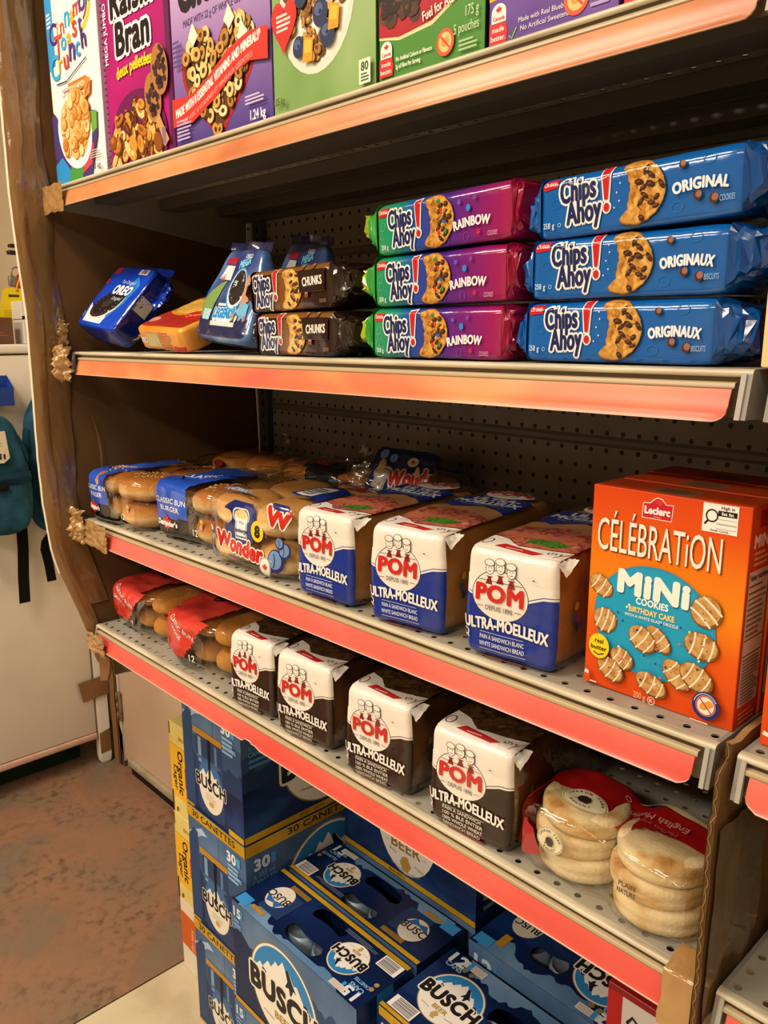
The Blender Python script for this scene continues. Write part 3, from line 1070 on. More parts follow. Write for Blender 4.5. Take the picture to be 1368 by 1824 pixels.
rainbow_word('Crunch', 0.026, 0.145, 0.168, 0.190, 0.030, 3)
A.path([(0.03, 0.160), (0.07, 0.158), (0.11, 0.168), (0.15, 0.178)], 0.0022, '#3a3350')
A.rect(0.075, 0.136, 0.145, 0.153, '#c07a32'); A.text('CINNAMON', 0.11, 0.140, 0.008, '#f7e2c0', bold=0.03, fit=0.06)
A.bars(0.05, 0.125, 0.10, 0.15, 3, '#c9b8a8')
blob = jag([(0.0, 0.0), (0.15, 0.0), (0.175, 0.06), (0.172, 0.09), (0.02, 0.10), (0, 0.12)], 0.004, 4, 5)
A.poly([(0.0, 0.0), (0.14, 0.0), (0.15, 0.02), (0.172, 0.06), (0.175, 0.095), (0.15, 0.10), (0.02, 0.06), (0.0, 0.04)], '#4b3570')
A.poly([(0.0, 0.0), (0.05, 0.0), (0.06, 0.02), (0.03, 0.045), (0.0, 0.035)], '#2f8fd0')
A.poly([(0.05, 0.0), (0.105, 0.0), (0.11, 0.02), (0.09, 0.035), (0.065, 0.03)], '#4a9440')
A.poly([(0.108, 0.01), (0.145, 0.02), (0.155, 0.05), (0.128, 0.055)], '#d9474e')
A.poly([(0.14, 0.06), (0.172, 0.07), (0.174, 0.095), (0.15, 0.098)], '#6aa53e')
A.poly([(0.0, 0.045), (0.022, 0.045), (0.03, 0.1), (0.008, 0.12), (0.0, 0.11)], '#4a3a7a')
A.ell(0.087, 0.078, 0.068, 0.056, '#fbfaf6', -0.5); A.ell(0.088, 0.083, 0.058, 0.046, '#e9b878', -0.5)
clutter(A, lambda u, v: ((u - 0.088) / 0.056) ** 2 + ((v - 0.088) / 0.046) ** 2 < 1, 46, (0.03, 0.04, 0.15, 0.135), (0.008, 0.014), ['#e0a050', '#eebb70', '#d9903c', '#f2cf92', '#c77e32'], 4, (0.8, 1), dark='#b06a28')
A.poly([(0.135, 0.118), (0.158, 0.124), (0.163, 0.146), (0.143, 0.148)], '#d08a3c'); A.line((0.14, 0.125), (0.158, 0.14), 0.004, '#a85f22')
A.bars(0.142, 0.026, 0.182, 0.04, 4, '#b9a9b8'); A.text('1.3 kg', 0.164, 0.010, 0.009, '#4a3a58', bold=0.02)
place_carton(mb, 'cereal_box', (-0.031, 0.012, zt), 'white cereal box with rainbow-coloured lettering and cinnamon squares', 'cereal box', group=CG)

# -- magenta cereal box
mag = noisemat('magenta_print', ['#8e1460', '#a8156c', '#b81a78'], 5, 'card', 2)
mb, art = carton(0.216, 0.075, 0.33, {'*': pm('#8c1560'), 'F': mag})
A = art('F')
A.rect(0.0, 0.0, 0.016, 0.33, '#7d5270'); A.poly([(0.205, 0), (0.216, 0), (0.216, 0.33), (0.2, 0.33)], '#5a2250')
for i in range(34):
    A.rect(0.011, 0.01 + i * 0.009, 0.016, 0.0125 + i * 0.009, '#4c2c48')
A.text('MEGA JUMBO', 0.030, 0.150, 0.010, '#f6e9f2', bold=0.02, rot=PI / 2, al='L', fit=0.085)
A.poly([(0.0, 0.285), (0.12, 0.30), (0.12, 0.33), (0, 0.33)], '#d8322c')
A.text('Raisin', 0.112, 0.207, 0.040, '#1c1216', bold=0.045, fit=0.128, out='#f6f0ee', outw=0.075, rot=-0.02)
A.text('Bran', 0.110, 0.155, 0.042, '#1c1216', bold=0.045, fit=0.10, out='#f6f0ee', outw=0.075, rot=-0.02)
A.text('deux pelletées', 0.110, 0.127, 0.016, '#e3d21c', bold=0.035, fit=0.108, rot=0.02, arc=-2.0)
A.ell(0.112, 0.030, 0.088, 0.070, '#6d1652', -0.1)
clutter(A, lambda u, v: ((u - 0.10) / 0.074) ** 2 + ((v - 0.02) / 0.062) ** 2 < 1 and v > 0.001, 75, (0.03, 0.004, 0.18, 0.085), (0.008, 0.016), ['#d89038', '#b86e22', '#e8b060', '#8a4c18', '#f0c880', '#4a2814'], 9, (0.4, 0.9), dark='#74400f')
for cx, cy, ro in ((0.166, 0.078, 0.25), (0.190, 0.110, 0.2)):
    A.ell(cx, cy, 0.023, 0.034, '#a8763c', ro)
    clutter(A, lambda u, v: ((u - cx) / 0.018) ** 2 + ((v - cy) / 0.028) ** 2 < 1, 34, (cx - 0.02, cy - 0.03, cx + 0.02, cy + 0.03), (0.004, 0.006), ['#3a2226', '#4a2c2c', '#2c181c', '#5e3a34'], 3, (0.6, 0.9))
A.path([(0.178, 0.050), (0.188, 0.036), (0.202, 0.012)], [0.014, 0.012, 0.016], '#c49358')
A.rect(0.190, 0.012, 0.200, 0.034, '#8a6a86'); A.bars(0.003, 0.003, 0.012, 0.03, 5, '#e8d8e4')
place_carton(mb, 'cereal_box', (0.164, 0.012, zt), 'magenta cereal box with white-outlined black lettering and raisin scoops', 'cereal box', group=CG)

# -- purple cereal box with heart bowl
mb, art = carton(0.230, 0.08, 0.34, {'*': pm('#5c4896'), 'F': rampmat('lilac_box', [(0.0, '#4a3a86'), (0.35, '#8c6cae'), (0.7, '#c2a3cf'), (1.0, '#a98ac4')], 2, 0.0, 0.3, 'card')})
A = art('F')
A.text('Cheerios', 0.118, 0.168, 0.050, '#231a20', bold=0.05, fit=0.185, shear=0.12)
A.text('MADE WITH 22 g OF WHOLE GRAIN', 0.108, 0.146, 0.0085, '#5a4470', bold=0.01, fit=0.15, rot=-0.02)
hp = heart(0.112, 0.074, 0.088, 0.084, 60)
A.poly(hp, '#b01f2c'); A.poly(heart(0.112, 0.076, 0.082, 0.076, 60), '#5b3a1c')
def inh(u, v):
    x, y = (u - 0.112) / 0.083, (v - 0.076) / 0.077
    p = heart(0, 0, 1, 1, 40)
    c = False
    for (a, b) in zip(p, p[1:] + p[:1]):
        if (a[1] > y) != (b[1] > y) and x < (b[0] - a[0]) * (y - a[1]) / (b[1] - a[1]) + a[0]:
            c = not c
    return c
clutter(A, inh, 120, (0.02, 0.0, 0.2, 0.16), (0.0075, 0.0105), ['#d7a656', '#e8c27c', '#c48f40', '#f0d49a', '#b07c34'], 21, (0.65, 1.0), ring=0.42, dark='#4a2e14')
for a in ((0.062, 0.142), (0.148, 0.143), (0.176, 0.118)):
    A.poly([(a[0] - 0.012, a[1] - 0.012), (a[0], a[1] + 0.004), (a[0] + 0.013, a[1] - 0.014), (a[0], a[1] - 0.024)], '#f2e4d0')
A.path([(0.0, 0.046), (0.05, 0.044), (0.10, 0.060), (0.15, 0.082), (0.19, 0.090), (0.23, 0.086)], [0.036, 0.034, 0.032, 0.032, 0.033, 0.036], '#d6362c')
rw = lambda px, py: (px, py + 0.028 * math.sin(px / 0.098 * 1.25) + 0.0)
A.text('MADE WITH 8 ESSENTIAL VITAMINS AND MINERALS*', 0.112, 0.066, 0.0105, '#fbeee8', bold=0.035, fit=0.205, warp=rw)
A.text('FAIT AVEC 8 VITAMINES ET MINERAUX ESSENTIELS', 0.112, 0.053, 0.006, '#f0b0a0', fit=0.17, warp=rw)
A.bars(0.01, 0.008, 0.05, 0.036, 6, '#b9a6d8'); A.bars(0.178, 0.024, 0.22, 0.036, 3, '#c9b8e0'); A.bars(0.01, 0.10, 0.032, 0.135, 6, '#5b4a80')
A.text('1.24 kg', 0.205, 0.006, 0.011, '#f2ecf6', bold=0.02, fit=0.032)
place_carton(mb, 'cereal_box', (0.3835, 0.012, zt), 'purple cereal box with a heart-shaped bowl of oat rings and red ribbon', 'cereal box', group=CG)

# -- green cereal box with fruit bowl
mb, art = carton(0.180, 0.075, 0.30, {'*': pm('#3f6a30'), 'F': noisemat('green_print', ['#5f8742', '#86a863', '#a9c089'], 6, 'card', 2, stretch=(1, 1, 0.6))})
A = art('F')
A.ell(0.082, 0.108, 0.066, 0.074, '#d9dccb'); A.ell(0.082, 0.112, 0.060, 0.068, '#efe9dd')
clutter(A, lambda u, v: ((u - 0.08) / 0.052) ** 2 + ((v - 0.118) / 0.066) ** 2 < 1, 110, (0.02, 0.045, 0.14, 0.19), (0.004, 0.008), ['#a8742c', '#8a561c', '#c8964c', '#d9b070', '#6e4216'], 12, (0.5, 0.9), dark='#5c3a14')
for cx, cy, r in ((0.1055, 0.069, 0.0125), (0.054, 0.066, 0.0105), (0.094, 0.092, 0.013), (0.128, 0.110, 0.012), (0.06, 0.118, 0.012)):
    A.ell(cx, cy, r, r * 1.1, '#2c3558'); A.ell(cx - r * 0.2, cy + r * 0.3, r * 0.55, r * 0.5, '#52608c'); A.ell(cx, cy + r * 0.1, r * 0.2, r * 0.18, '#1c2240')
for cx, cy in ((0.0705, 0.060), (0.1165, 0.083), (0.112, 0.115)):
    A.poly([(cx - 0.009, cy - 0.012), (cx + 0.008, cy - 0.013), (cx + 0.011, cy + 0.01), (cx - 0.006, cy + 0.014)], '#f09c1e'); A.poly([(cx - 0.006, cy - 0.002), (cx + 0.006, cy - 0.004), (cx + 0.008, cy + 0.008), (cx - 0.004, cy + 0.011)], '#f6bb44')
A.poly(heart(0.028, 0.096, 0.024, 0.032, 40, -0.05), '#c9302a'); A.bars(0.014, 0.088, 0.042, 0.108, 4, '#f4d8d2')
A.rect(0.158, 0.006, 0.176, 0.030, '#dfe8d2'); A.text('80', 0.167, 0.019, 0.008, '#2c4a22', bold=0.03); A.bars(0.161, 0.008, 0.174, 0.017, 3, '#4a6a3a')
A.text('1.05 kg', 0.016, 0.012, 0.008, '#2e5226', bold=0.01, fit=0.022)
place_carton(mb, 'cereal_box', (0.6165, 0.012, zt), 'green cereal box with a fruit and granola bowl and red heart', 'cereal box', group=CG)

def seal(A, x, y, s):
    """white arch with a red leaf over a red tab"""
    A.poly([(x - s * 0.5, y), (x + s * 0.5, y), (x + s * 0.5, y + s * 0.5)] + [(x + s * 0.5 * math.cos(t * PI / 10), y + s * 0.5 + s * 0.45 * math.sin(t * PI / 10)) for t in range(11)] + [(x - s * 0.5, y + s * 0.5)], '#f6efe8')
    A.poly(leaf(x, y + s * 0.62, s * 0.22), '#cf2a24'); A.text('Canada', x, y + s * 0.12, s * 0.2, '#cf2a24', bold=0.03, fit=s * 0.8)
    A.poly([(x - s * 0.62, y - s * 1.05), (x + s * 0.55, y - s * 1.05), (x + s * 0.62, y - s * 0.5), (x + s * 0.5, y - s * 0.02), (x - s * 0.62, y - s * 0.02)], '#d2302a')
    A.text('made', x - s * 0.02, y - s * 0.45, s * 0.26, '#f8ece6', bold=0.02); A.text('better.', x, y - s * 0.88, s * 0.26, '#f8ece6', bold=0.02)
def nonut(A, x, y, r, rim='#dd5a38'):
    A.ell(x, y, r, r * 1.05, rim); A.ell(x, y, r * 0.72, r * 0.76, '#f3c67c'); A.ell(x - r * 0.15, y, r * 0.3, r * 0.4, '#d99a48', 0.5); A.ell(x + r * 0.2, y + r * 0.1, r * 0.26, r * 0.3, '#d99a48', 0.3); A.line((x - r * 0.5, y + r * 0.5), (x + r * 0.5, y - r * 0.5), r * 0.16, '#d8402c')

# -- green and red bar box
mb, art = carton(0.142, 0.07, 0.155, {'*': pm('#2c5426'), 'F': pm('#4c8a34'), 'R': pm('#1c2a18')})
A = art('F')
A.poly([(0, 0.155), (0.0, 0.043), (0.03, 0.037), (0.075, 0.040), (0.115, 0.058), (0.142, 0.078), (0.142, 0.155)], '#ecd9a0')
A.poly([(0, 0.155), (0.0, 0.045), (0.03, 0.040), (0.075, 0.044), (0.115, 0.062), (0.142, 0.082), (0.142, 0.155)], noisemat('red_print', ['#8a1220', '#b01c28', '#a01624'], 9, 'card'))
clutter(A, lambda u, v: ((u - 0.035) / 0.036) ** 2 + ((v - 0.08) / 0.028) ** 2 < 1, 60, (0, 0.05, 0.075, 0.11), (0.006, 0.012), ['#3a2418', '#4c3020', '#2c1a12', '#5e3c26'], 31, (0.6, 1.0))
A.text('Cookie', 0.112, 0.072, 0.018, '#f2efe6', bold=0.05, fit=0.06, rot=0.05); A.text('Fuel for Active Kids', 0.098, 0.052, 0.0085, '#f6e6dc', bold=0.02, fit=0.068, rot=0.2)
seal(A, 0.0125, 0.0235, 0.0165)
A.path([(0.024, 0.006), (0.024, 0.02)], 0.0006, '#3c6a2c'); A.text('No Artificial Colours or Flavours', 0.052, 0.0175, 0.0040, '#eef2dc', bold=0.02, fit=0.05); A.text('2g of Fibre Per Serving', 0.044, 0.0105, 0.0040, '#eef2dc', bold=0.02, fit=0.035)
nonut(A, 0.0945, 0.020, 0.0115); A.text('175 g', 0.128, 0.036, 0.009, '#cfe0b4', fit=0.016); A.text('5 pouches', 0.121, 0.0235, 0.0085, '#cfe0b4', fit=0.031); A.bars(0.112, 0.007, 0.136, 0.018, 3, '#a9c890')
place_carton(mb, 'snack_bar_box', (0.8015, 0.012, zt), 'green and red bar box with a dark cookie picture', 'snack box', group=CG)
# -- purple bar box
mb, art = carton(0.134, 0.07, 0.155, {'*': pm('#4a2c78'), 'F': noisemat('purple_foil', ['#4e2f80', '#6b49a0', '#8a6cb8'], 7, 'card', 3, stretch=(1, 1, 1.6))})
A = art('F')
A.poly([(0, 0.155), (0, 0.040), (0.05, 0.043), (0.134, 0.06), (0.134, 0.155)], '#e3b02c')
seal(A, 0.0115, 0.0215, 0.0165)
A.path([(0.024, 0.008), (0.027, 0.005), (0.032, 0.013)], 0.0015, '#7cc04a'); A.text('Made with Real Blueberries', 0.064, 0.016, 0.0042, '#f2eaf6', fit=0.06); A.text('No Artificial Sweeteners', 0.064, 0.009, 0.0042, '#f2eaf6', fit=0.055)
nonut(A, 0.094, 0.020, 0.0125); A.bars(0.108, 0.008, 0.13, 0.03, 4, '#b9a2d8')
place_carton(mb, 'snack_bar_box', (0.948, 0.012, zt), 'purple and yellow bar box, sixth along the top shelf', 'snack box', group=CG)
# -- red bar box, only a corner in view
mb, art = carton(0.125, 0.07, 0.155, {'*': pm('#b8241c'), 'F': pm('#cf3524')})
A = art('F')
A.ell(0.02, 0.04, 0.018, 0.018, '#f3c9a0'); A.bars(0.05, 0.01, 0.11, 0.04, 4, '#f0c0a8')
place_carton(mb, 'snack_bar_box', (1.086, 0.012, zt), 'red box at the right end of the top shelf, only its lower corner visible', 'snack box', group=CG)

# ================================================================== cookie packs
COOKIE = noisemat('cookie_photo', ['#8a5420', '#bb8236', '#d29c4a', '#e2b668'], 190, 'film', 5, pos=[0.30, 0.44, 0.54, 0.68])
COOKIE2 = noisemat('pale_cookie_photo', ['#9a6a2c', '#c8984a', '#d9b062', '#e8c67e'], 190, 'film', 5, pos=[0.30, 0.44, 0.54, 0.68])
def cookie_print(A, cx, cy, rx, ry, seed, bits=None, base='#c98f3e', bite=0.30):
    """a bitten round cookie: bite out of the left side"""
    r = random.Random(seed)
    keep = A.dd
    pts = []
    for k in range(40):
        t = -2.05 + 4.1 * k / 39
        pts.append((cx + rx * (math.cos(t) + r.uniform(-.02, .02)), cy + ry * (math.sin(t) + r.uniform(-.015, .015))))
    top, bot = pts[-1], pts[0]
    bt = []
    for k in range(1, 18):
        t = k / 18
        y = top[1] + (bot[1] - top[1]) * t
        x = top[0] + (bot[0] - top[0]) * t + rx * bite * math.sin(PI * t) * 0.85 + rx * 0.05 * r.uniform(-1, 1) - rx * 0.55 * max(0, t - 0.8)
        bt.append((x, y))
    A.poly(pts + bt, '#8d5a20')
    A.poly([(cx + (p[0] - cx) * 0.97 + rx * 0.01, cy + (p[1] - cy) * 0.965) for p in pts + bt], base)
    A.dd = 0.000012
    A.poly([(cx + (p[0] - cx) * 0.93 + rx * 0.02, cy + (p[1] - cy) * 0.93) for p in pts + bt], COOKIE2 if base != '#c98f3e' else COOKIE)
    for k in range(5):
        a, q = r.uniform(-1.3, 1.4), r.uniform(0.1, 0.9)
        x, y = cx + rx * q * math.cos(a) * 0.95, cy + ry * q * math.sin(a) * 0.95
        if x < cx - rx * 0.1:
            continue
        A.ell(x, y, rx * r.uniform(.1, .22), ry * r.uniform(.06, .14), r.choice(['#dca650', '#e3b263', '#b87a2c']), r.uniform(0, 3), 9)
    for k in range(9):
        a, q = r.uniform(-1.4, 1.4), r.uniform(0.2, 0.9)
        x, y = cx + rx * q * math.cos(a), cy + ry * q * math.sin(a)
        A.path([(x, y), (x + rx * r.uniform(-.2, .2), y - ry * .1), (x + rx * r.uniform(-.25, .25), y - ry * .22)], rx * 0.035, '#80511c')
    for k in range(12):
        a, q = -1.35 + 2.7 * k / 11 + r.uniform(-.25, .25), (0.78, 0.35, 0.62)[k % 3] + r.uniform(-.15, .1)
        x, y = cx + rx * q * math.cos(a) + rx * 0.06, cy + ry * q * math.sin(a)
        A.ell(x, y, rx * r.uniform(.11, .19), ry * r.uniform(.06, .11), '#3a2016', r.uniform(-1.2, 1.2), 7)
        A.ell(x - rx * .03, y + ry * .02, rx * .08, ry * .04, '#6b4330', 0.3, 7)
    if bits:
        for k in range(6):
            a, q = -1.1 + 2.4 * k / 5, (0.5, 0.75)[k % 2]
            A.ell(cx + rx * q * math.cos(a), cy + ry * q * math.sin(a), rx * .11, ry * .06, bits[k % len(bits)], r.uniform(0, 3), 10)
    A.dd = keep

def chips_logo(A, x, y, w, h):
    """two-line navy lettering with a white edge and a red exclamation mark; x,y lower left"""
    navy, wh = '#17265c', '#f4f2f0'
    def ex(col, g):
        A.poly([(x + w * 0.83 - g, y + h * 1.02 + g), (x + w * 1.0 + g, y + h * 1.06 + g), (x + w * 0.965 + g, y + h * 0.42 - g), (x + w * 0.90 - g, y + h * 0.42 - g)], col)
        A.ell(x + w * 0.945, y + h * 0.27, w * 0.055 + g, h * 0.085 + g, col)
    ex(wh, 0.0016)
    for pas in (0, 1):
        for t, xx, yy, ww in (('Chips', 0.36, 0.50, 0.72), ('Ahoy', 0.49, 0.06, 0.70)):
            A.text(t, x + w * xx, y + h * yy, h * 0.43, navy if pas else wh, bold=0.03, out=None if pas else wh, outw=0.075, fit=w * ww, rot=0.06)
    ex('#c6202c', 0.0)

def brand_tag(A, x0, y0, x1, y1):
    A.poly([(x0, y0 + (y1 - y0) * .1), (x0 + (x1 - x0) * .25, y0), (x1, y0 + (y1 - y0) * .12), (x1, y1), (x0, y1 - (y1 - y0) * .05)], '#c4202c')
    A.text('Christie', (x0 + x1) / 2, y0 + (y1 - y0) * .38, (y1 - y0) * .42, '#f6ece8', bold=0.02, fit=(x1 - x0) * .82, rot=-0.02)

def pack_end(Lb, D, H, side, length, mat, seed, name, parent, lean=0.0, n=9.0, tip=0.3, tipmat=None, floor=0.001, flare=0.0):
    """gathered wrapper end: runs from the pack's body to a flat crimped seam"""
    mb = MB()
    M, K = 22, 7
    r = random.Random(int(seed * 10) + 5)
    vs = []
    for k in range(K + 1):
        t = k / K
        hh = H * (1 - (1 - flare) * min(1, t * 1.15) ** 0.8)
        dd = D * (1 - 0.12 * t)
        zc = H * 0.5 + lean * t
        j = 0.0 if k == 0 else min(1.0, 0.35 + t)
        for i in range(M):
            a = 2 * PI * (i + 0.5 * (k % 2)) / M
            c, s = math.cos(a), math.sin(a)
            e = 2 / (n if t < 0.1 else 4.5)
            y = math.copysign(abs(c) ** e, c) * dd / 2
            z = math.copysign(abs(s) ** e, s) * hh / 2
            x = side * (Lb / 2 - 0.004 + t * length + j * r.uniform(-0.0028, 0.0028))
            f = 1 + j * r.uniform(-0.16, 0.10)
            vs.append((x, y * (1 + j * r.uniform(-0.10, 0.06)), max(floor, zc + z * f)))
    fs, ms = [], []
    for k in range(K):
        for i in range(M):
            i2 = (i + 1) % M
            A_, B_, C_, D_ = k * M + i, k * M + i2, (k + 1) * M + i2, (k + 1) * M + i
            for f in (((A_, B_, D_), (B_, C_, D_)) if (i + k) % 2 else ((A_, B_, C_), (A_, C_, D_))):
                fs.append(f if side > 0 else f[::-1])
                ms.append(tipmat if (tipmat and k >= K * 0.6) else mat)
    cap = tuple(K * M + i for i in range(M))
    fs.append(cap if side > 0 else cap[::-1]); ms.append(tipmat or mat)
    mb.add(vs, fs, ms, False)
    return mb.build(name, parent)

def cookie_pack(label, loc, Lb, D, H, body, printer, ends, seed, rot=(0, 0, 0), group=None, amp=0.0009, n=13.0, name='cookie_pack', tray=True, matfn=None):
    t = thing(name, label, 'cookies', loc, rot, group)
    def shoulder(p):
        k = p.z / H - 0.86
        if k > 0 and p.y < 0:
            p = Vector((p.x, p.y + k * H * 0.9, p.z))
        return p
    S = Soft(Lb, D, H, n, amp, 18.0, seed, shoulder)
    mb = MB()
    S.mesh(mb, body, (54, 18, 16), matfn)
    A = Art(mb, S.face_fn('F'), 'film', 0.0035, 0.0004, 0.00005)
    A.W, A.H = Lb, H
    e = 0.0005
    A.clip = (e, Lb - e, e, H - e)
    A.top = Art(mb, S.face_fn('T'), 'film', 0.0035, 0.0004, 0.00005)
    A.top.clip = (e, Lb - e, e, D - e)
    A.side = Art(mb, S.face_fn('R'), 'film', 0.0035, 0.0004, 0.00005)
    printer(A)
    mb.build('wrapper', t)
    for (side, ln, mat, lean, tip, flare) in ends:
        pack_end(Lb, D, H, side, ln, mat, seed + side, 'end_seal', t, lean, tipmat=tip, flare=flare)
    return t
YC = 0.058   # centre line of the front row
z2 = lambda x: shelf_z(2, x) + 0.0012

BLUE = pm('#0b5fb0', 'film'); BLUE_SHADE = pm('#0a4a8e', 'film')  # second blue is a shaded copy, painted on the right-hand pack ends
def print_original(word, sub):
    def f(A):
        for cx, cy in ((0.02, 0.03), (0.05, 0.012), (0.108, 0.012), (0.135, 0.012), (0.16, 0.045), (0.10, 0.048)):
            A.ring(cx, cy, 0.005, 0.004, 0.0007, '#1c72c2')
        brand_tag(A, 0.003, 0.0425, 0.0225, 0.0515)
        chips_logo(A, 0.0265, 0.009, 0.0475, 0.0425)
        A.text('258 g', 0.0125, 0.0095, 0.0048, '#c3d8ec', bold=0.02, fit=0.014); A.ring(0.025, 0.0115, 0.0016, 0.0016, 0.0004, '#c3d8ec')
        for q in ((0.083, 0.044), (0.084, 0.038), (0.081, 0.031), (0.079, 0.019), (0.0835, 0.024)):
            A.ell(q[0], q[1], 0.0007, 0.0008, '#dbe8f2', 0, 8)
        cookie_print(A, 0.0985, 0.0285, 0.0265, 0.0255, 4)
        for cx, cy, r in ((0.139, 0.0435, 0.003), (0.1525, 0.0185, 0.0035), (0.1655, 0.0145, 0.0038)):
            A.ell(cx, cy, r, r * 1.1, '#4a2a1c'); A.ell(cx + r * .2, cy + r * .2, r * .7, r * .75, '#9a6a58')
        A.text(word, 0.1545, 0.0235, 0.0082, '#eef2f6', bold=0.045, fit=0.044, arc=-9.0)
        A.text(sub, 0.1765, 0.0115, 0.0045, '#9fc0de', fit=0.013)
    return f
OG = 'stacked blue cookie packs'
for i, (wd, sb, lab, dx, sc) in enumerate((('ORIGINAUX', 'BISCUITS', 'blue cookie pack at the bottom of its stack of three', 0.0, 3.0), ('ORIGINAUX', 'BISCUITS', 'blue cookie pack in the middle of its stack of three', 0.004, 5.0), ('ORIGINAL', 'COOKIES', 'blue cookie pack on top of its stack of three, at an angle', 0.010, 8.0))):
    cookie_pack(lab, (0.992 + 0.095 + dx, YC + 0.002 * i, z2(1.08) + i * 0.0555), 0.190, 0.076, 0.0545, BLUE, print_original(wd, sb),
                [(-1, 0.013, BLUE, -0.004, None, 0.55), (1, 0.032, BLUE_SHADE, 0.006 if i else 0.0, None, 0.62)], sc, (0, (-0.035 if i == 2 else 0.0), 0.015 * i), OG)

RB = rampmat('rainbow_pack', [(0.0, '#1f9a4c'), (0.16, '#148a72'), (0.33, '#1a4aa0'), (0.55, '#45278c'), (0.78, '#7d1a70'), (1.0, '#a3164e')], 0, -0.095, 0.095, 'film')
YGR = pm('#a9b61c', 'foil'); GRN = pm('#2e9a3a', 'foil'); MAGR = pm('#9c1640', 'foil')
def print_rainbow(A):
    for cx, cy in ((0.008, 0.022), (0.014, 0.030), (0.012, 0.014), (0.108, 0.006), (0.135, 0.007)):
        A.ring(cx, cy, 0.0035, 0.0045, 0.0008, '#4fb08e' if cx < 0.05 else '#6a4aa8')
    brand_tag(A, 0.004, 0.0395, 0.0235, 0.0490)
    chips_logo(A, 0.0245, 0.006, 0.0475, 0.0425)
    A.text('258 g', 0.0175, 0.006, 0.0045, '#cfe6e0', bold=0.02, fit=0.012)
    cookie_print(A, 0.0925, 0.0265, 0.0270, 0.0255, 7, ['#d43a2c', '#2f8f3c', '#2a6cc0', '#e8b42c'])
    A.text('RAINBOW', 0.143, 0.0165, 0.0085, '#f2ecf2', bold=0.04, fit=0.045, arc=-8.0, rot=0.04)
    for cx, cy, c in ((0.127, 0.040, '#6a5ac8'), (0.139, 0.033, '#2a7ad0'), (0.152, 0.0095, '#c83038'), (0.147, 0.042, '#7a4ab0')):
        A.poly([(cx + 0.0032 * math.cos(k * PI / 5 + .3) * (1 if k % 2 else .45), cy + 0.0034 * math.sin(k * PI / 5 + .3) * (1 if k % 2 else .45)) for k in range(10)], c)
    A.ell(0.139, 0.0335, 0.0026, 0.0033, '#2a8ae0'); A.text('COOKIES', 0.170, 0.005, 0.0042, '#d8a8c0', fit=0.012)
RG = 'stacked rainbow cookie packs'
for i, (lab, dx) in enumerate((('rainbow cookie pack at the bottom of its stack of three', -0.004), ('rainbow cookie pack in the middle of its stack of three', 0.0), ('rainbow cookie pack on top of its stack of three', 0.004))):
    cookie_pack(lab, (0.779 + 0.098 + dx, YC, z2(0.88) + i * 0.0560), 0.193, 0.076, 0.055, RB, print_rainbow,
                [(-1, 0.026, GRN, 0.008 if i == 2 else 0.002, YGR, 0.5), (1, 0.010, MAGR, 0.004, None, 0.7)], 11.0 + 3 * i, (0, (-0.03 if i == 2 else -0.012 if i == 1 else 0.0), 0.0), RG)

BRN = pm('#2c1710', 'film'); BRN2 = pm('#22120d', 'foil')
CHM = rampmat('chunk_pack', [(0.0, '#2a150e'), (0.30, '#2f1810'), (0.42, '#7a4c20'), (0.62, '#6a4220'), (0.68, '#2b1610'), (1.0, '#24120d')], 0, -0.085, 0.085, 'film')
CHT = pm('#7a5224', 'film')
def print_chunk(A):
    A.poly([(0.004, 0.0468), (0.162, 0.0468), (0.162, 0.0545), (0.004, 0.0545)], CHT)
    brand_tag(A, 0.0015, 0.0425, 0.0145, 0.0515)
    chips_logo(A, 0.0085, 0.006, 0.0520, 0.0445)
    cookie_print(A, 0.0840, 0.0265, 0.0270, 0.0255, 15, base='#cda04e')
    A.poly([(0.107, 0.021), (0.155, 0.021), (0.155, 0.046), (0.105, 0.046)], '#241410'); A.path([(0.106, 0.0207), (0.1555, 0.0207), (0.1555, 0.0462)], 0.0006, '#5a3a26')
    A.text('CHUNKS', 0.132, 0.0285, 0.0100, '#e6e0d8', bold=0.035, fit=0.037, rot=0.03)
    for cx, cy in ((0.112, 0.050), (0.133, 0.050), (0.121, 0.0175)):
        A.poly([(cx - .0035, cy - .003), (cx + .0035, cy - .003), (cx + .003, cy + .003), (cx - .003, cy + .003)], '#7a4a38'); A.poly([(cx - .003, cy + .001), (cx + .003, cy + .001), (cx + .0025, cy + .003), (cx - .0025, cy + .003)], '#b07a60')
    A.text('COOKIES', 0.152, 0.007, 0.004, '#9a8070', fit=0.012)
    A.top.poly([(0.0, 0.0), (0.165, 0.0), (0.165, 0.076), (0.0, 0.076)], CHT)
CGP = 'brown chunk cookie packs'
ce = [(-1, 0.016, BRN2, 0.002, None, 0.4), (1, 0.034, BRN2, 0.002, None, 0.55)]
cookie_pack('dark brown cookie pack at the bottom of the front pair', (0.547 + 0.083, YC, z2(0.63)), 0.166, 0.076, 0.0545, CHM, print_chunk, ce, 21.0, (0, 0, 0), CGP)
cookie_pack('dark brown cookie pack resting on the other one in front', (0.536 + 0.083, YC + 0.003, z2(0.63) + 0.0558), 0.166, 0.076, 0.0545, CHM, print_chunk, ce, 25.0, (0, -0.03, 0.03), CGP)
cookie_pack('dark brown cookie pack hidden behind the front pair, lower', (0.530 + 0.083, YC + 0.085, z2(0.63)), 0.166, 0.076, 0.0545, CHM, print_chunk, ce, 29.0, (0, 0, 0), CGP)
cookie_pack('dark brown cookie pack behind the front pair, its seam just showing', (0.524 + 0.083, YC + 0.087, z2(0.63) + 0.0570), 0.166, 0.076, 0.058, CHM, print_chunk, [(-1, 0.016, BRN2, 0.016, None, 0.7), (1, 0.030, BRN2, 0.016, None, 0.8)], 33.0, (0, -0.02, 0), CGP)

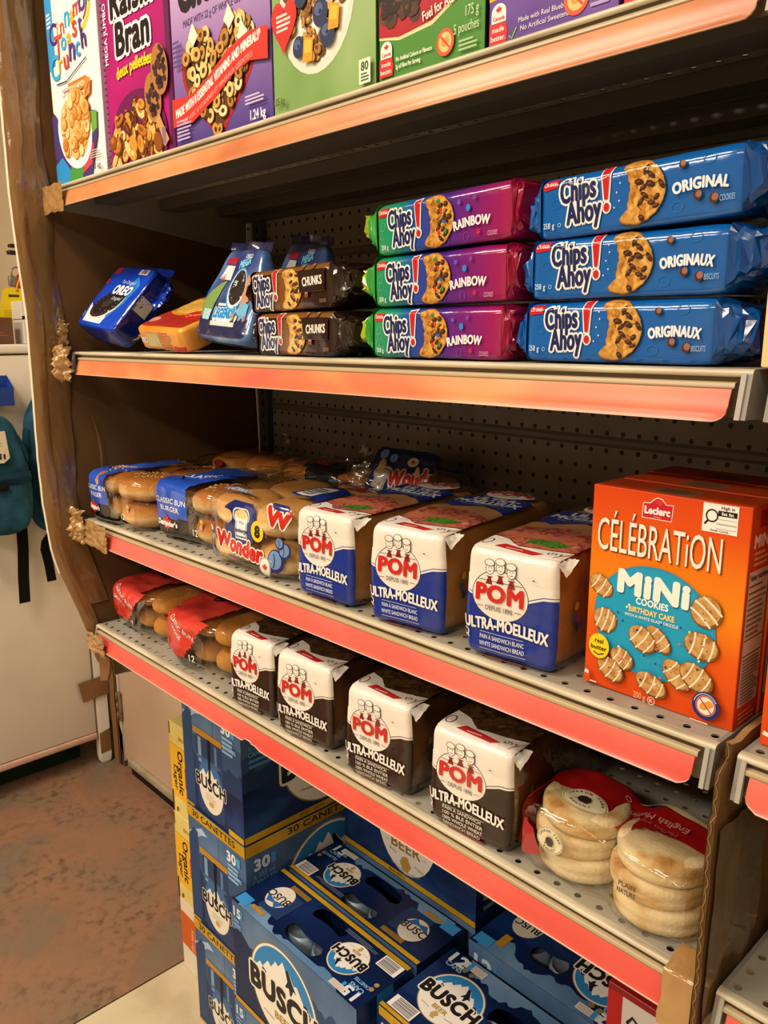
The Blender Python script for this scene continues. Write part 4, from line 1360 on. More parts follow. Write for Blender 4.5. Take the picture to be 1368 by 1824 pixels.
# ---- blue sandwich-cookie packs leaning back at the left
OB = noisemat('bright_blue_foil', ['#0a2fa6', '#1143c4', '#1a55d8'], 9, 'film', 2)
NAVY = pm('#0b1c66', 'film')
def print_blue(A):
    A.poly([(0.0, 0.0), (0.158, 0.0), (0.158, 0.14), (0, 0.14)], OB)
    A.poly([(0.03, 0.03), (0.08, 0.075), (0.115, 0.118), (0.14, 0.10), (0.13, 0.06), (0.10, 0.02), (0.05, 0.012)], '#2f8ae0')
    A.poly([(0.022, 0.010), (0.098, 0.010), (0.100, 0.026), (0.085, 0.040), (0.030, 0.040), (0.012, 0.05)], '#e9eef4')
    A.ell(0.075, 0.052, 0.050, 0.030, '#ded9d0', 0.45); A.ell(0.073, 0.056, 0.050, 0.029, '#241d1c', 0.45)
    A.dd = 0.00001
    r = random.Random(5)
    for k in range(26):
        a = k * 0.242
        A.ell(0.073 + 0.044 * math.cos(a) * math.cos(.45) - 0.024 * math.sin(a) * math.sin(.45), 0.056 + 0.044 * math.cos(a) * math.sin(.45) + 0.024 * math.sin(a) * math.cos(.45), 0.0028, 0.0016, '#4c4240', a)
    A.ell(0.073, 0.056, 0.020, 0.010, '#3a3230', 0.45)
    A.text('OREO', 0.092, 0.076, 0.018, '#f4f6fa', bold=0.05, fit=0.066, shear=0.15, out='#0a2a90', outw=0.05)
    A.text('The Original', 0.094, 0.099, 0.0075, '#cfdcf2', fit=0.050); A.text('Original', 0.092, 0.063, 0.007, '#cfdcf2', fit=0.036, shear=.2)
    A.rect(0.014, 0.118, 0.030, 0.134, '#c32030'); A.rect(0.004, 0.094, 0.016, 0.106, '#c32030')
    A.barcode(0.105, 0.122, 0.138, 0.136, seed=8)
    A.rect(0.004, 0.018, 0.014, 0.030, '#5f86d8')
    A.side.rect(0.004, 0.004, 0.048, 0.136, NAVY); A.side.rect(0.006, 0.055, 0.034, 0.085, '#b9b6ac')
GB = 'blue foil cookie packs leaning at the left'
def blue_pack(label, x, y, rx, ry, rz, seed):
    t = thing('sandwich_cookie_pack', label, 'cookies', (x, y, z2(x) + 0.0250), (rx, ry, rz), GB)
    S = Soft(0.158, 0.05, 0.14, 11.0, 0.0012, 22.0, seed)
    mb = MB()
    S.mesh(mb, pm('#0c2c94', 'film'), (30, 12, 28))
    A = Art(mb, S.face_fn('F'), 'film', 0.007, 0.00045, 0.00002); A.side = Art(mb, S.face_fn('R'), 'film', 0.007, 0.00045, 0.00002)
    A.clip = (0.0008, 0.1572, 0.0008, 0.1392); A.side.clip = (0.001, 0.049, 0.001, 0.139)
    print_blue(A)
    mb.build('wrapper', t)
    mb = MB()
    mb.grid(lambda a, b: (-0.072 + 0.144 * a, 0.004 + 0.012 * nz(a * 4, b, seed) * b, 0.139 + 0.022 * b + 0.003 * nz(a * 9, b * 2, seed)), 24, 5, pm('#0d2fa0', 'foil'))
    mb.build('end_seal', t)
    mb = MB()
    mb.grid(lambda a, b: (0.078 + 0.030 * a * (1 - 0.4 * abs(b - .5)), 0.004 + 0.01 * nz(a * 3, b * 5, seed), 0.085 + 0.05 * b - 0.012 * a + 0.004 * nz(a * 6, b * 8, seed + 1)), 6, 12, pm('#0d2fa0', 'foil'))
    mb.build('end_seal', t)
    return t
blue_pack('bright blue cookie pack leaning back, farthest left on its shelf', 0.056, 0.030, -0.70, 0.10, -0.03, 41.0)
blue_pack('dark blue cookie pack tilted behind the leftmost bright blue one', 0.160, 0.188, -0.72, 0.08, -0.05, 47.0)

# ---- orange pack lying tilted
ORG = noisemat('orange_foil', ['#c4731c', '#dc8f2c', '#e2a040'], 12, 'foil', 3)
t = thing('cracker_cookie_pack', 'orange and red cookie pack lying tilted between blue packs and pouch', 'cookies', (0.298, 0.100, z2(0.3) + 0.031), (0.36, 0.05, 0.06))
S = Soft(0.135, 0.175, 0.040, 10.0, 0.0016, 26.0, 53.0)
mb = MB()
S.mesh(mb, ORG, (26, 26, 12))
A = Art(mb, S.face_fn('T'), 'film', 0.007, 0.00045, 0.00002)
A.clip = (0.001, 0.134, 0.001, 0.174)
A.rect(0.006, 0.004, 0.129, 0.085, '#b5321c'); A.ell(0.05, 0.10, 0.055, 0.045, '#d9972c'); A.ell(0.05, 0.10, 0.045, 0.036, '#e8b558'); A.ell(0.095, 0.06, 0.028, 0.02, '#d8281c'); A.text('Original', 0.095, 0.056, 0.010, '#f6d8c8', fit=0.045, rot=0.3)
A.text('OREO', 0.07, 0.14, 0.022, '#f2f2f4', bold=0.05, fit=0.08, out='#1f4ea8', outw=0.08); A.ell(0.02, 0.03, 0.012, 0.01, '#e09a70')
B = Art(mb, S.face_fn('F'), 'film', 0.007, 0.00045, 0.00002)
B.clip = (0.001, 0.134, 0.001, 0.039)
B.rect(0.03, 0.008, 0.065, 0.030, '#b9b07a'); B.bars(0.068, 0.006, 0.10, 0.034, 6, '#b4641c'); B.rect(0.10, 0.004, 0.13, 0.012, '#b93020'); B.text('OREO', 0.018, 0.014, 0.009, '#dfe6f2', bold=0.03, fit=0.022)
mb.build('wrapper', t)
mb = MB()
mb.grid(lambda a, b: (-0.066 - 0.035 * a, -0.080 + 0.05 * b + 0.004 * nz(a * 5, b * 5, 3), 0.010 + 0.012 * (1 - a) + 0.004 * nz(a * 6, b * 6, 9)), 8, 8, ORG)
mb.build('end_seal', t)

# ---- small-cookie pouches
PCH = noisemat('pouch_print', ['#28305c', '#3a4a86', '#5a7fb8', '#8fb8d8'], 13, 'film', 3, pos=[0.25, 0.45, 0.6, 0.72])
def pouch(label, loc, rot, seed, sc=1.0):
    t = thing('cookie_pouch', label, 'cookies', loc, rot, 'crinkled cookie pouches')
    t.scale = (sc, sc, sc)
    def df(p):
        k = max(0.0, p.z / 0.138)
        w = 1 - 0.34 * k - 0.05 * math.sin(k * 9)
        return Vector((p.x * w, p.y * (1.0 - 0.75 * k ** 1.3), p.z))
    S = Soft(0.168, 0.060, 0.138, 6.0, 0.0030, 24.0, seed, df)
    mb = MB()
    S.mesh(mb, PCH, (30, 12, 30))
    A = Art(mb, S.face_fn('F'), 'film', 0.006, 0.0006, 0.00003)
    A.clip = (0.001, 0.167, 0.001, 0.137)
    A.poly([(0.0, 0.0), (0.168, 0.0), (0.168, 0.032), (0.0, 0.03)], '#252a52')
    A.poly([(0.052, 0.022), (0.058, 0.045), (0.11, 0.045), (0.115, 0.022)], '#cfe2ee')
    A.text('LEGENDS', 0.086, 0.035, 0.013, '#1f8fd2', bold=0.07, fit=0.062, out='#dfeaf2', outw=0.07); A.rect(0.050, 0.022, 0.128, 0.029, '#dcdad8'); A.rect(0.06, 0.052, 0.11, 0.056, '#d8dfe8')
    A.ell(0.102, 0.078, 0.029, 0.032, '#3fa0e0'); A.ell(0.102, 0.078, 0.026, 0.029, '#dfe6ea'); A.ell(0.102, 0.080, 0.023, 0.026, '#231f24')
    for k in range(16):
        A.ell(0.102 + 0.019 * math.cos(k * .4), 0.080 + 0.021 * math.sin(k * .4), 0.002, 0.0016, '#4a4448', k)
    A.text('MEGA', 0.106, 0.112, 0.012, '#7cc6ee', bold=0.06, fit=0.04, out='#2a3a78', outw=0.06, rot=0.2); A.text('OREO', 0.112, 0.126, 0.009, '#dce2f0', bold=0.03, fit=0.03)
    A.rect(0.024, 0.115, 0.066, 0.127, '#a5283c'); A.poly([(0.03, 0.092), (0.07, 0.09), (0.066, 0.112), (0.036, 0.113)], '#e2dfe2'); A.poly([(0.03, 0.092), (0.05, 0.09), (0.045, 0.10)], '#b87a70')
    A.poly([(0.012, 0.034), (0.045, 0.032), (0.05, 0.056), (0.06, 0.09), (0.045, 0.085), (0.026, 0.072), (0.012, 0.06)], '#7a9a58')
    A.poly([(0.02, 0.03), (0.045, 0.030), (0.046, 0.046), (0.022, 0.046)], '#a9d2e6'); A.poly([(0.125, 0.05), (0.15, 0.06), (0.145, 0.09), (0.13, 0.10)], '#c98a6a'); A.poly([(0.120, 0.045), (0.16, 0.03), (0.155, 0.055), (0.135, 0.06)], '#6fb6d8')
    for k, c in enumerate(('#e09a3c', '#f0e6d8', '#6a9ad0', '#b06a8a')):
        A.ell(0.118 + 0.012 * k, 0.036 - 0.002 * (k % 2), 0.004, 0.005, c)
    mb.build('film', t)
    mb = MB()
    mb.grid(lambda a, b: ((-0.052 + 0.104 * a) * (1 + .06 * b), 0.003 * nz(a * 5, b, seed) + 0.004 * math.sin(a * 9), 0.135 + 0.014 * b + 0.002 * nz(a * 9, b, seed)), 24, 4, pm('#2c3468', 'foil'))
    mb.build('top_seal', t)
    return t
pouch('crinkled navy cookie pouch standing left of the brown cookie packs', (0.447, 0.050, z2(0.45) + 0.011), (-0.22, 0.06, -0.05), 61.0)
pouch('second navy cookie pouch, its top showing behind the brown packs', (0.422, 0.192, z2(0.45) + 0.016), (-0.10, 0.10, -0.10), 67.0, 1.08)

# ---- cropped cracker box in the right bay
mb, art = carton(0.16, 0.06, 0.20, {'*': pm('#b9391c'), 'F': noisemat('cream_box', ['#d8b070', '#ecd29c', '#f2dfb4'], 8, 'card', 3)})
A = art('F')
A.poly([(0.0, 0.085), (0.05, 0.095), (0.16, 0.11), (0.16, 0.2), (0, 0.2)], '#c03a22'); A.ell(0.03, 0.075, 0.03, 0.03, '#d8a24a'); A.rect(0.012, 0.018, 0.06, 0.04, '#f4e8cc'); A.ell(0.012, 0.012, 0.003, 0.003, '#b8321c')
place_carton(mb, 'cracker_box', (1.2225, 0.006, shelf_z(2, 1.235) + 0.0012), 'cream and red box cropped at the right edge beside the blue packs', 'cookie box')

# ================================================================== bread
CLEAR = clearfilm()
CRUST = noisemat('white_bread_crust', ['#8e5f2e', '#b07c3f', '#c4924f'], 16, 'bread', 5, 0.7, stretch=(1, 0.5, 1))
CRUMBSIDE = noisemat('brown_bread_crust', ['#4e3118', '#6a4522', '#7d552c'], 16, 'bread', 5, 0.7)
BAGWHITE = pm('#ece4da', 'bagfilm'); BAGBLUE = pm('#12308f', 'bagfilm'); BAGBROWN = pm('#2b1712', 'bagfilm')
HAM = noisemat('sandwich_photo', ['#a84a34', '#c9705a', '#8a3026', '#d89a7a'], 60, 'film', 4, pos=[0.3, 0.45, 0.55, 0.7])
HAMD = noisemat('dark_sandwich_photo', ['#3a2414', '#57391f', '#2a180e', '#6b4a2a'], 50, 'film', 4, pos=[0.3, 0.45, 0.55, 0.7])
GREENS = noisemat('lettuce_photo', ['#2c5a1c', '#4e8a30', '#1e4014'], 120, 'film', 3)

def loaf_logo(A, c, rx, ry, ink, rot_text=True):
    cx, cy = c
    A.ell(cx, cy, rx, ry, '#ece4da')
    A.ring(cx, cy, rx * 0.985, ry * 0.985, 0.0008, ink)
    for k, dx in enumerate((-0.40, 0.0, 0.40)):
        x, y = cx + rx * dx, cy + ry * (1.02 if k != 1 else 1.12)
        A.poly([(x - rx * .13, y - ry * .62), (x + rx * .13, y - ry * .62), (x + rx * .06, y - ry * .36), (x + rx * .14, y - ry * .30), (x - rx * .14, y - ry * .30), (x - rx * .05, y - ry * .36)], '#8c1f24')
        A.ell(x, y, rx * .165, ry * .25, ink, 0, 16); A.ell(x, y, rx * .145, ry * .225, '#f1e9de', 0, 16)
        A.ell(x - rx * .02, y + ry * .22, rx * .19, ry * .15, ink, 0, 14); A.ell(x - rx * .02, y + ry * .225, rx * .168, ry * .125, '#f1e9de', 0, 14)
        A.line((x - rx * .08, y + ry * .03), (x - rx * .03, y + ry * .03), 0.0005, ink); A.line((x + rx * .03, y + ry * .03), (x + rx * .08, y + ry * .03), 0.0005, ink)
        A.path([(x - rx * .06, y - ry * .09), (x, y - ry * .12), (x + rx * .06, y - ry * .09)], 0.0005, ink)
    A.line((cx - rx * .78, cy + ry * .56), (cx + rx * .78, cy + ry * .56), 0.0006, ink)
    A.text('POM', cx, cy - ry * .24, ry * .64, '#c8241f', bold=0.045, fit=rx * 1.62)
    A.text('DEPUIS 1890', cx, cy - ry * .60, ry * .19, ink, bold=0.0, fit=rx * .95)
    A.line((cx - rx * .78, cy - ry * .48), (cx - rx * .56, cy - ry * .48), 0.0006, ink); A.line((cx + rx * .56, cy - ry * .48), (cx + rx * .78, cy - ry * .48), 0.0006, ink)

def loaf(label, loc, w, d, h, yaw, seed, brown=False, weight='675 g', group=None):
    low = BAGBROWN if brown else BAGBLUE
    ink = '#2a1d1a' if brown else '#1f2430'
    t = thing('bread_loaf', label, 'bread', loc, (0, 0, yaw), group)
    def df(p):
        k = p.z / h
        return Vector((p.x * (0.965 + 0.05 * math.sin(min(1, max(0, k)) * PI)), p.y, p.z - 0.006 * (1 if False else 0)))
    B = Soft(w - 0.006, d - 0.014, h - 0.006, 11.0, 0.0010, 16, seed + 3, df)
    mb = MB()
    B.mesh(mb, CRUMBSIDE if brown else CRUST, (14, 26, 14))
    o = mb.build('bread', t)
    o.location = (0, 0.002, 0.0015)
    S = Soft(w, d, h, 15.0, 0.0017, 18, seed, df)
    S.nz_ = 7
    mb = MB()
    tv = 2 * 0.070 / h - 1
    def mf(f, a, b):
        if f == 'F':
            return low if b < tv else BAGWHITE
        if f == 'T' and b < -1 + 2 * 0.030 / d:
            return BAGWHITE
        if f == 'L' and a > 1 - 2 * 0.02 / d:
            return low if b < tv else BAGWHITE
        if f == 'D' and b > 1 - 0.2:
            return low
        return None
    S.mesh(mb, CLEAR, (26, 48, 26), mf)
    A = Art(mb, S.face_fn('F'), 'bagfilm', 0.0035, 0.0005, 0.00005)
    e = 0.0003
    A.clip = (e, w - e, e, h - e)
    k = w / 0.112
    top = [(0, 0.0705), (0.012 * k, 0.0675), (0.03 * k, 0.058), (0.046 * k, 0.055), (0.064 * k, 0.060), (0.08 * k, 0.071), (0.095 * k, 0.0765), (w, 0.078)]
    A.poly([(0, 0.0), (w, 0.0)] + top[::-1], low)
    A.poly([(0, 0.0705)] + [(p[0], p[1]) for p in top] + [(w, 0.09), (0, 0.09)], BAGWHITE)
    A.path([(p[0], p[1] + 0.0028) for p in top], 0.0009, ink if brown else '#1c3a9a')
    loaf_logo(A, (0.0455 * k, 0.0712), 0.0335 * k, 0.0268, ink)
    wr = lambda px, py: (px, py + 0.0016 * math.cos(px / w * 6) - 0.0)
    A.text('ULTRA-MOELLEUX', 0.0535 * k, 0.0335, 0.0118, '#efe9e2', bold=0.035, fit=0.098 * k, warp=wr)
    A.ring(0.0055, 0.026, 0.0032, 0.0036, 0.0013, '#e6e0da'); A.line((0.0065, 0.0225), (0.009, 0.0205), 0.0014, '#e6e0da')
    l0, l1 = 0.023 * k, 0.079 * k
    if brown:
        rows = ('PAIN A SANDWICH', '100 % BLE ENTIER', '100% WHOLE WHEAT', 'SANDWICH BREAD')
        A.line((l0, 0.0305), (l1, 0.0305), 0.0005, '#cfc6bd')
        for i, s in enumerate(rows):
            A.text(s, l0, 0.0255 - i * 0.0061, 0.0042, '#ddd5cc', bold=0.01, fit=(l1 - l0) * (0.98 if i in (1, 2) else 0.92), al='L')
        A.line((l0, 0.0048), (l1, 0.0048), 0.0004, '#cfc6bd')
    else:
        A.line((l0, 0.0302), (l1 - .004, 0.0302), 0.0005, '#c9d2ea')
        A.text('PAIN À SANDWICH BLANC', l0, 0.0228, 0.0047, '#d5dcf0', bold=0.01, fit=(l1 - l0) * 0.95, al='L')
        A.text('WHITE SANDWICH BREAD', l0 - .001, 0.0152, 0.0047, '#d5dcf0', bold=0.01, fit=(l1 - l0) * 0.98, al='L')
        A.line((l0 - .001, 0.0120), (l1, 0.0120), 0.0005, '#c9d2ea')
    A.rect(0.0235 * k, 0.0, 0.078 * k, 0.0042, '#b02a24'); A.bars(0.03 * k, 0.0008, 0.07 * k, 0.0036, 1, '#d8968a')
    A.ell(0.085 * k, 0.0955, 0.0016, 0.0008, '#6a6460')
    # top of the bag
    T = Art(mb, S.face_fn('T'), 'film', 0.0035, 0.0005, 0.00005)
    T.clip = (e, w - e, e, d - e)
    T.poly([(0, 0), (w, 0), (w, 0.034), (0.086 * k, 0.026), (0.05 * k, 0.022), (0.03 * k, 0.040), (0.0, 0.050)], BAGWHITE)
    T.ring(0.012 * k, 0.024, 0.006, 0.009, 0.0016, ink)
    T.poly([(0.028 * k, 0.010), (0.078 * k, 0.004), (0.088 * k, 0.013), (0.036 * k, 0.022)], '#bb2b2c')
    T.bars(0.042 * k, 0.010, 0.07 * k, 0.014, 1, '#e8b8b0')
    T.text(weight, 0.098 * k, 0.016, 0.0065, ink, fit=0.016, rot=0.3)
    T.path([(w * 0.9, 0.005), (w, 0.03)], 0.001, '#bb2b2c')
    T.poly([(0.0, 0.052), (0.03 * k, 0.041), (0.05 * k, 0.023), (0.086 * k, 0.027), (w, 0.036), (w, 0.125), (0.06 * k, 0.150), (0.0, 0.12)], HAMD if brown else HAM)
    if not brown:
        T.poly([(0.0, 0.10), (0.06 * k, 0.12), (w, 0.092), (w, 0.128), (0.06 * k, 0.152), (0.0, 0.125)], '#b98458')
        T.poly([(0.05 * k, 0.038), (0.085 * k, 0.035), (0.10 * k, 0.052), (0.075 * k, 0.062), (0.05 * k, 0.055)], GREENS)
        T.poly([(0.0, 0.060), (0.03 * k, 0.050), (0.05 * k, 0.062), (0.10 * k, 0.070), (w, 0.064), (w, 0.074), (0.05 * k, 0.078), (0.0, 0.074)], '#b5694a')
        T.poly([(0, 0.150), (0.03 * k, 0.128), (0.07 * k, 0.152), (w, 0.128), (w, 0.205), (0, 0.205)], '#152c82')
        T.text('ULTRA-', 0.062 * k, 0.184, 0.016, '#dfe2ea', bold=0.05, fit=0.072 * k); T.text('MOELLEUX', 0.06 * k, 0.163, 0.016, '#dfe2ea', bold=0.05, fit=0.096 * k)
        T.text('PAIN A SANDWICH BLANC', 0.06 * k, 0.153, 0.0045, '#b9c3e0', fit=0.07 * k)
        loaf_logo(T, (0.062 * k, 0.226), 0.038 * k, 0.024, ink)
    R = Art(mb, S.face_fn('R'), 'film', 0.008, 0.0008, 0.00003)
    for i, (u, v, c) in enumerate(((0.036, 0.066, '#c9a63a'), (0.033, 0.055, '#3f62a8'), (0.040, 0.052, '#a8404a'), (0.037, 0.043, '#2f4a80'), (0.044, 0.046, '#4a6fae'))):
        R.ell(u, v, 0.0042, 0.0045, c if not brown else {0: '#6a6a30'}.get(i, '#3a3f50'))
    mb.build('bag', t)
    # folded ears at the front corners
    mb = MB()
    mb.grid(lambda a, b: (w / 2 - 0.004 + 0.010 * a, -d / 2 + 0.002 + 0.026 * b + 0.002 * nz(a * 4, b * 4, seed), h - 0.004 - 0.012 * a * (1 - b) + 0.002 * nz(a * 5, b * 5, seed + 2)), 6, 8, BAGWHITE)
    mb.build('bag_fold', t)
    # gathered tail at the back
    mb = MB()
    mb.tube([(0, d / 2 - 0.01, h * 0.55), (0.002, d / 2 + 0.006, h * 0.55), (0.0, d / 2 + 0.016, h * 0.52)], [0.035, 0.012, 0.006], CLEAR, 14)
    mb.tube([(0, d / 2 + 0.010, h * 0.537), (0.0, d / 2 + 0.016, h * 0.53)], [0.011, 0.010], pm('#e8e2d0', 'plastic'), 12)
    mb.build('bag_tail', t)
    return t
WG = 'white bread loaves'
yw = 0.15
def place_loaf(label, xl, w, d, h, k, yaw, seed, brown, group, y=-0.001):
    # xl: x of the front left corner
    cx = xl + w / 2 * math.cos(yaw) - d / 2 * math.sin(yaw)
    cy = y + w / 2 * math.sin(yaw) + d / 2 * math.cos(yaw)
    return loaf(label, (cx, cy, shelf_z(k, cx) + 0.0012), w, d, h, yaw, seed, brown, group=group)
place_loaf('white and blue bread bag beside the clear burger bun bag', 0.652, 0.104, 0.27, 0.117, 3, 0.08, 101.0, False, WG)
place_loaf('white and blue bread bag between the two other white-bread loaves', 0.794, 0.108, 0.27, 0.120, 3, 0.15, 107.0, False, WG)
place_loaf('white and blue bread bag standing next to the large orange cookie box', 0.940, 0.110, 0.27, 0.120, 3, 0.13, 113.0, False, WG, 0.001)
DG = 'dark bread loaves'
place_loaf('white and dark-brown bread bag next to the red bun bags', 0.476, 0.098, 0.28, 0.118, 4, 0.12, 121.0, True, DG)
place_loaf('white and dark-brown bread bag, second of four from the red bun bags', 0.595, 0.110, 0.28, 0.122, 4, 0.12, 127.0, True, DG)
place_loaf('white and dark-brown bread bag, second of four from the muffins', 0.745, 0.110, 0.28, 0.121, 4, 0.10, 133.0, True, DG)
place_loaf('white and dark-brown bread bag beside the English muffins', 0.893, 0.114, 0.28, 0.121, 4, 0.10, 139.0, True, DG)

# ================================================================== buns
def bun_mat(name, stops, h):
    return rampmat(name, stops, 2, 0.0, h, 'bread')
BUN = bun_mat('burger_bun', [(0.0, '#a8702e'), (0.25, '#d2a35e'), (0.42, '#e3c48c'), (0.55, '#cf9648'), (0.75, '#b06e28'), (1.0, '#9a5a1e')], 0.047)
PALEBUN = bun_mat('pale_bun', [(0.0, '#b58446'), (0.25, '#dcb577'), (0.45, '#ead2a4'), (0.6, '#d8ac68'), (1.0, '#c08a46')], 0.047)
SEED = pm('#e9d3a0', 'bread')
def bun_mesh(rx, ry, h, mat, seed, seeds=0):
    mb = MB()
    S = Soft(rx * 2, ry * 2, h, 2.7, 0.0018, 22, seed, lambda p: Vector((p.x * (1.0 if p.z > h * .25 else 0.97), p.y, p.z)))
    S.mesh(mb, mat, (12, 12, 8))
    r = random.Random(int(seed))
    for _ in range(seeds):
        a, q = r.uniform(0, 2 * PI), math.sqrt(r.uniform(0, 0.62))
        p = S.P((q * math.cos(a) * 0.9, q * math.sin(a) * 0.9, 1), 0.0003)
        ro = r.uniform(0, PI)
        c, s = math.cos(ro) * 0.0019, math.sin(ro) * 0.0019
        mb.add([(p.x - c, p.y - s, p.z), (p.x + s * .5, p.y - c * .5, p.z), (p.x + c, p.y + s, p.z), (p.x - s * .5, p.y + c * .5, p.z), (p.x, p.y, p.z + 0.0011)], [(0, 1, 4), (1, 2, 4), (2, 3, 4), (3, 0, 4)], SEED, True)
    return mb
def fill_buns(t, spots, mesh, name='bun'):
    o = None
    for (x, y, z, rz) in spots:
        if o is None:
            o = mesh.build(name, t)
            c = o
        else:
            c = o.copy(); COL.objects.link(c); c.parent = t
        c.location = (x, y, z); c.rotation_euler = (0, 0, rz)

BLBL = noisemat('blue_bag_print', ['#1a44ac', '#2656c6', '#3a6cd8'], 8, 'foil', 3)
BLKF = pm('#14100f', 'film')
def burger_bag(label, loc, w, d, h, yaw, seed, lab_w, group):
    t = thing('burger_bun_bag', label, 'buns', loc, (0, 0, yaw), group)
    sp = []
    for lz in (0, 1):
        for iy in range(2):
            for ix in range(2):
                sp.append((-w / 4 + ix * w / 2 + 0.002, -d / 2 + 0.055 + iy * 0.10, 0.003 + lz * 0.046, ix + iy * 2 + lz))
    fill_buns(t, sp[::-1], bun_mesh(w / 4 + 0.001, 0.050, 0.0465, BUN, seed, 46))
    S = Soft(w, d, h, 7.0, 0.0050, 15, seed + 5)
    mb = MB()
    def edge(v):     # right edge of the printed part, as a share of the width
        return lab_w + 0.10 * (0.5 - v)
    def mf(f, a, b):
        if f == 'F' and (a + 1) / 2 < edge((b + 1) / 2):
            return BLKF if b < -0.42 + 0.25 * (a + 1) else BLBL
        if f == 'T' and (a + 1) / 2 < edge(1.0) + 0.06 * (b + 1) and b < 0.5:
            return BLBL
        if f == 'L' and a > -0.5:
            return BLKF if b < -0.4 else BLBL
        if f == 'D' and a < 0:
            return BLKF
        return None
    S.mesh(mb, CLEAR, (56, 40, 34), mf)
    A = Art(mb, S.face_fn('F'), 'film', 0.004, 0.0007, 0.00005)
    lw = w * lab_w
    A.text('CLASSIC BUN', lw * .57, h * .64, h * .085, '#e6ebf4', bold=0.02, fit=lw * .80); A.text('BURGER', lw * .57, h * .51, h * .08, '#e6ebf4', bold=0.02, fit=lw * .52)
    A.poly(leaf(lw * .46, h * .285, h * .17), '#c8281e'); A.text('Dempster\'s', lw * .47, h * .25, h * .085, '#f4eee8', bold=0.05, fit=lw * .52, shear=.15)
    A.text('12', w * .72, h * .20, h * .11, '#efe4cf', bold=0.02)
    for q, c in ((0.34, '#c9b13a'), (0.28, '#b98c3a'), (0.235, '#d98aa8')):
        A.ell(w * .80, h * (q + .12), 0.0038, 0.0036, c)
    T = Art(mb, S.face_fn('T'), 'film', 0.004, 0.0007, 0.00005)
    T.line((lw * .25, 0.055), (lw * .5, 0.03), 0.003, '#101018'); T.text('CLASSIC', lw * .6, 0.06, 0.016, '#d5def0', bold=0.02, rot=0.5, fit=lw * .6)
    mb.build('bag', t)
    mb = MB()   # loose gathered film and paper tag
    mb.grid(lambda a, b: (w * 0.10 + 0.09 * a, d / 2 - 0.10 + 0.11 * b, h + 0.004 + 0.012 * nz(a * 5, b * 4, seed) + 0.018 * b), 10, 10, CLEAR)
    mb.grid(lambda a, b: (w * 0.02 + 0.055 * a + .02 * b, -0.01 + 0.04 * b, h + 0.002 + 0.010 * a), 3, 3, pm('#b9b2a8', 'film'))
    mb.build('bag_tail', t)
    return t
BG = 'blue-labelled burger bun bags'
burger_bag('blue-labelled burger bun bag tucked against the cardboard end panel', (0.094, 0.108, shelf_z(3, 0.1) + 0.001), 0.200, 0.215, 0.096, 0.05, 151.0, 0.44, BG)
burger_bag('blue-labelled burger bun bag beside the bag with the yellow 8', (0.302, 0.128, shelf_z(3, 0.3) + 0.001), 0.190, 0.205, 0.100, 0.05, 157.0, 0.60, BG)

def slice_outline(cx, cy, s):
    """bread-slice silhouette"""
    pts = [(-0.62, -1.0), (0.62, -1.0), (0.66, 0.05)]
    pts += [(0.42 + 0.50 * math.cos(t), 0.42 + 0.48 * math.sin(t)) for t in [-0.6 + k * 0.32 for k in range(8)]]
    pts += [(-0.42 - 0.50 * math.cos(t), 0.42 + 0.48 * math.sin(t)) for t in [-0.6 + k * 0.32 for k in range(8)]][::-1]
    pts += [(-0.66, 0.05)]
    return [(cx + s * x * .9, cy + s * y) for x, y in pts]

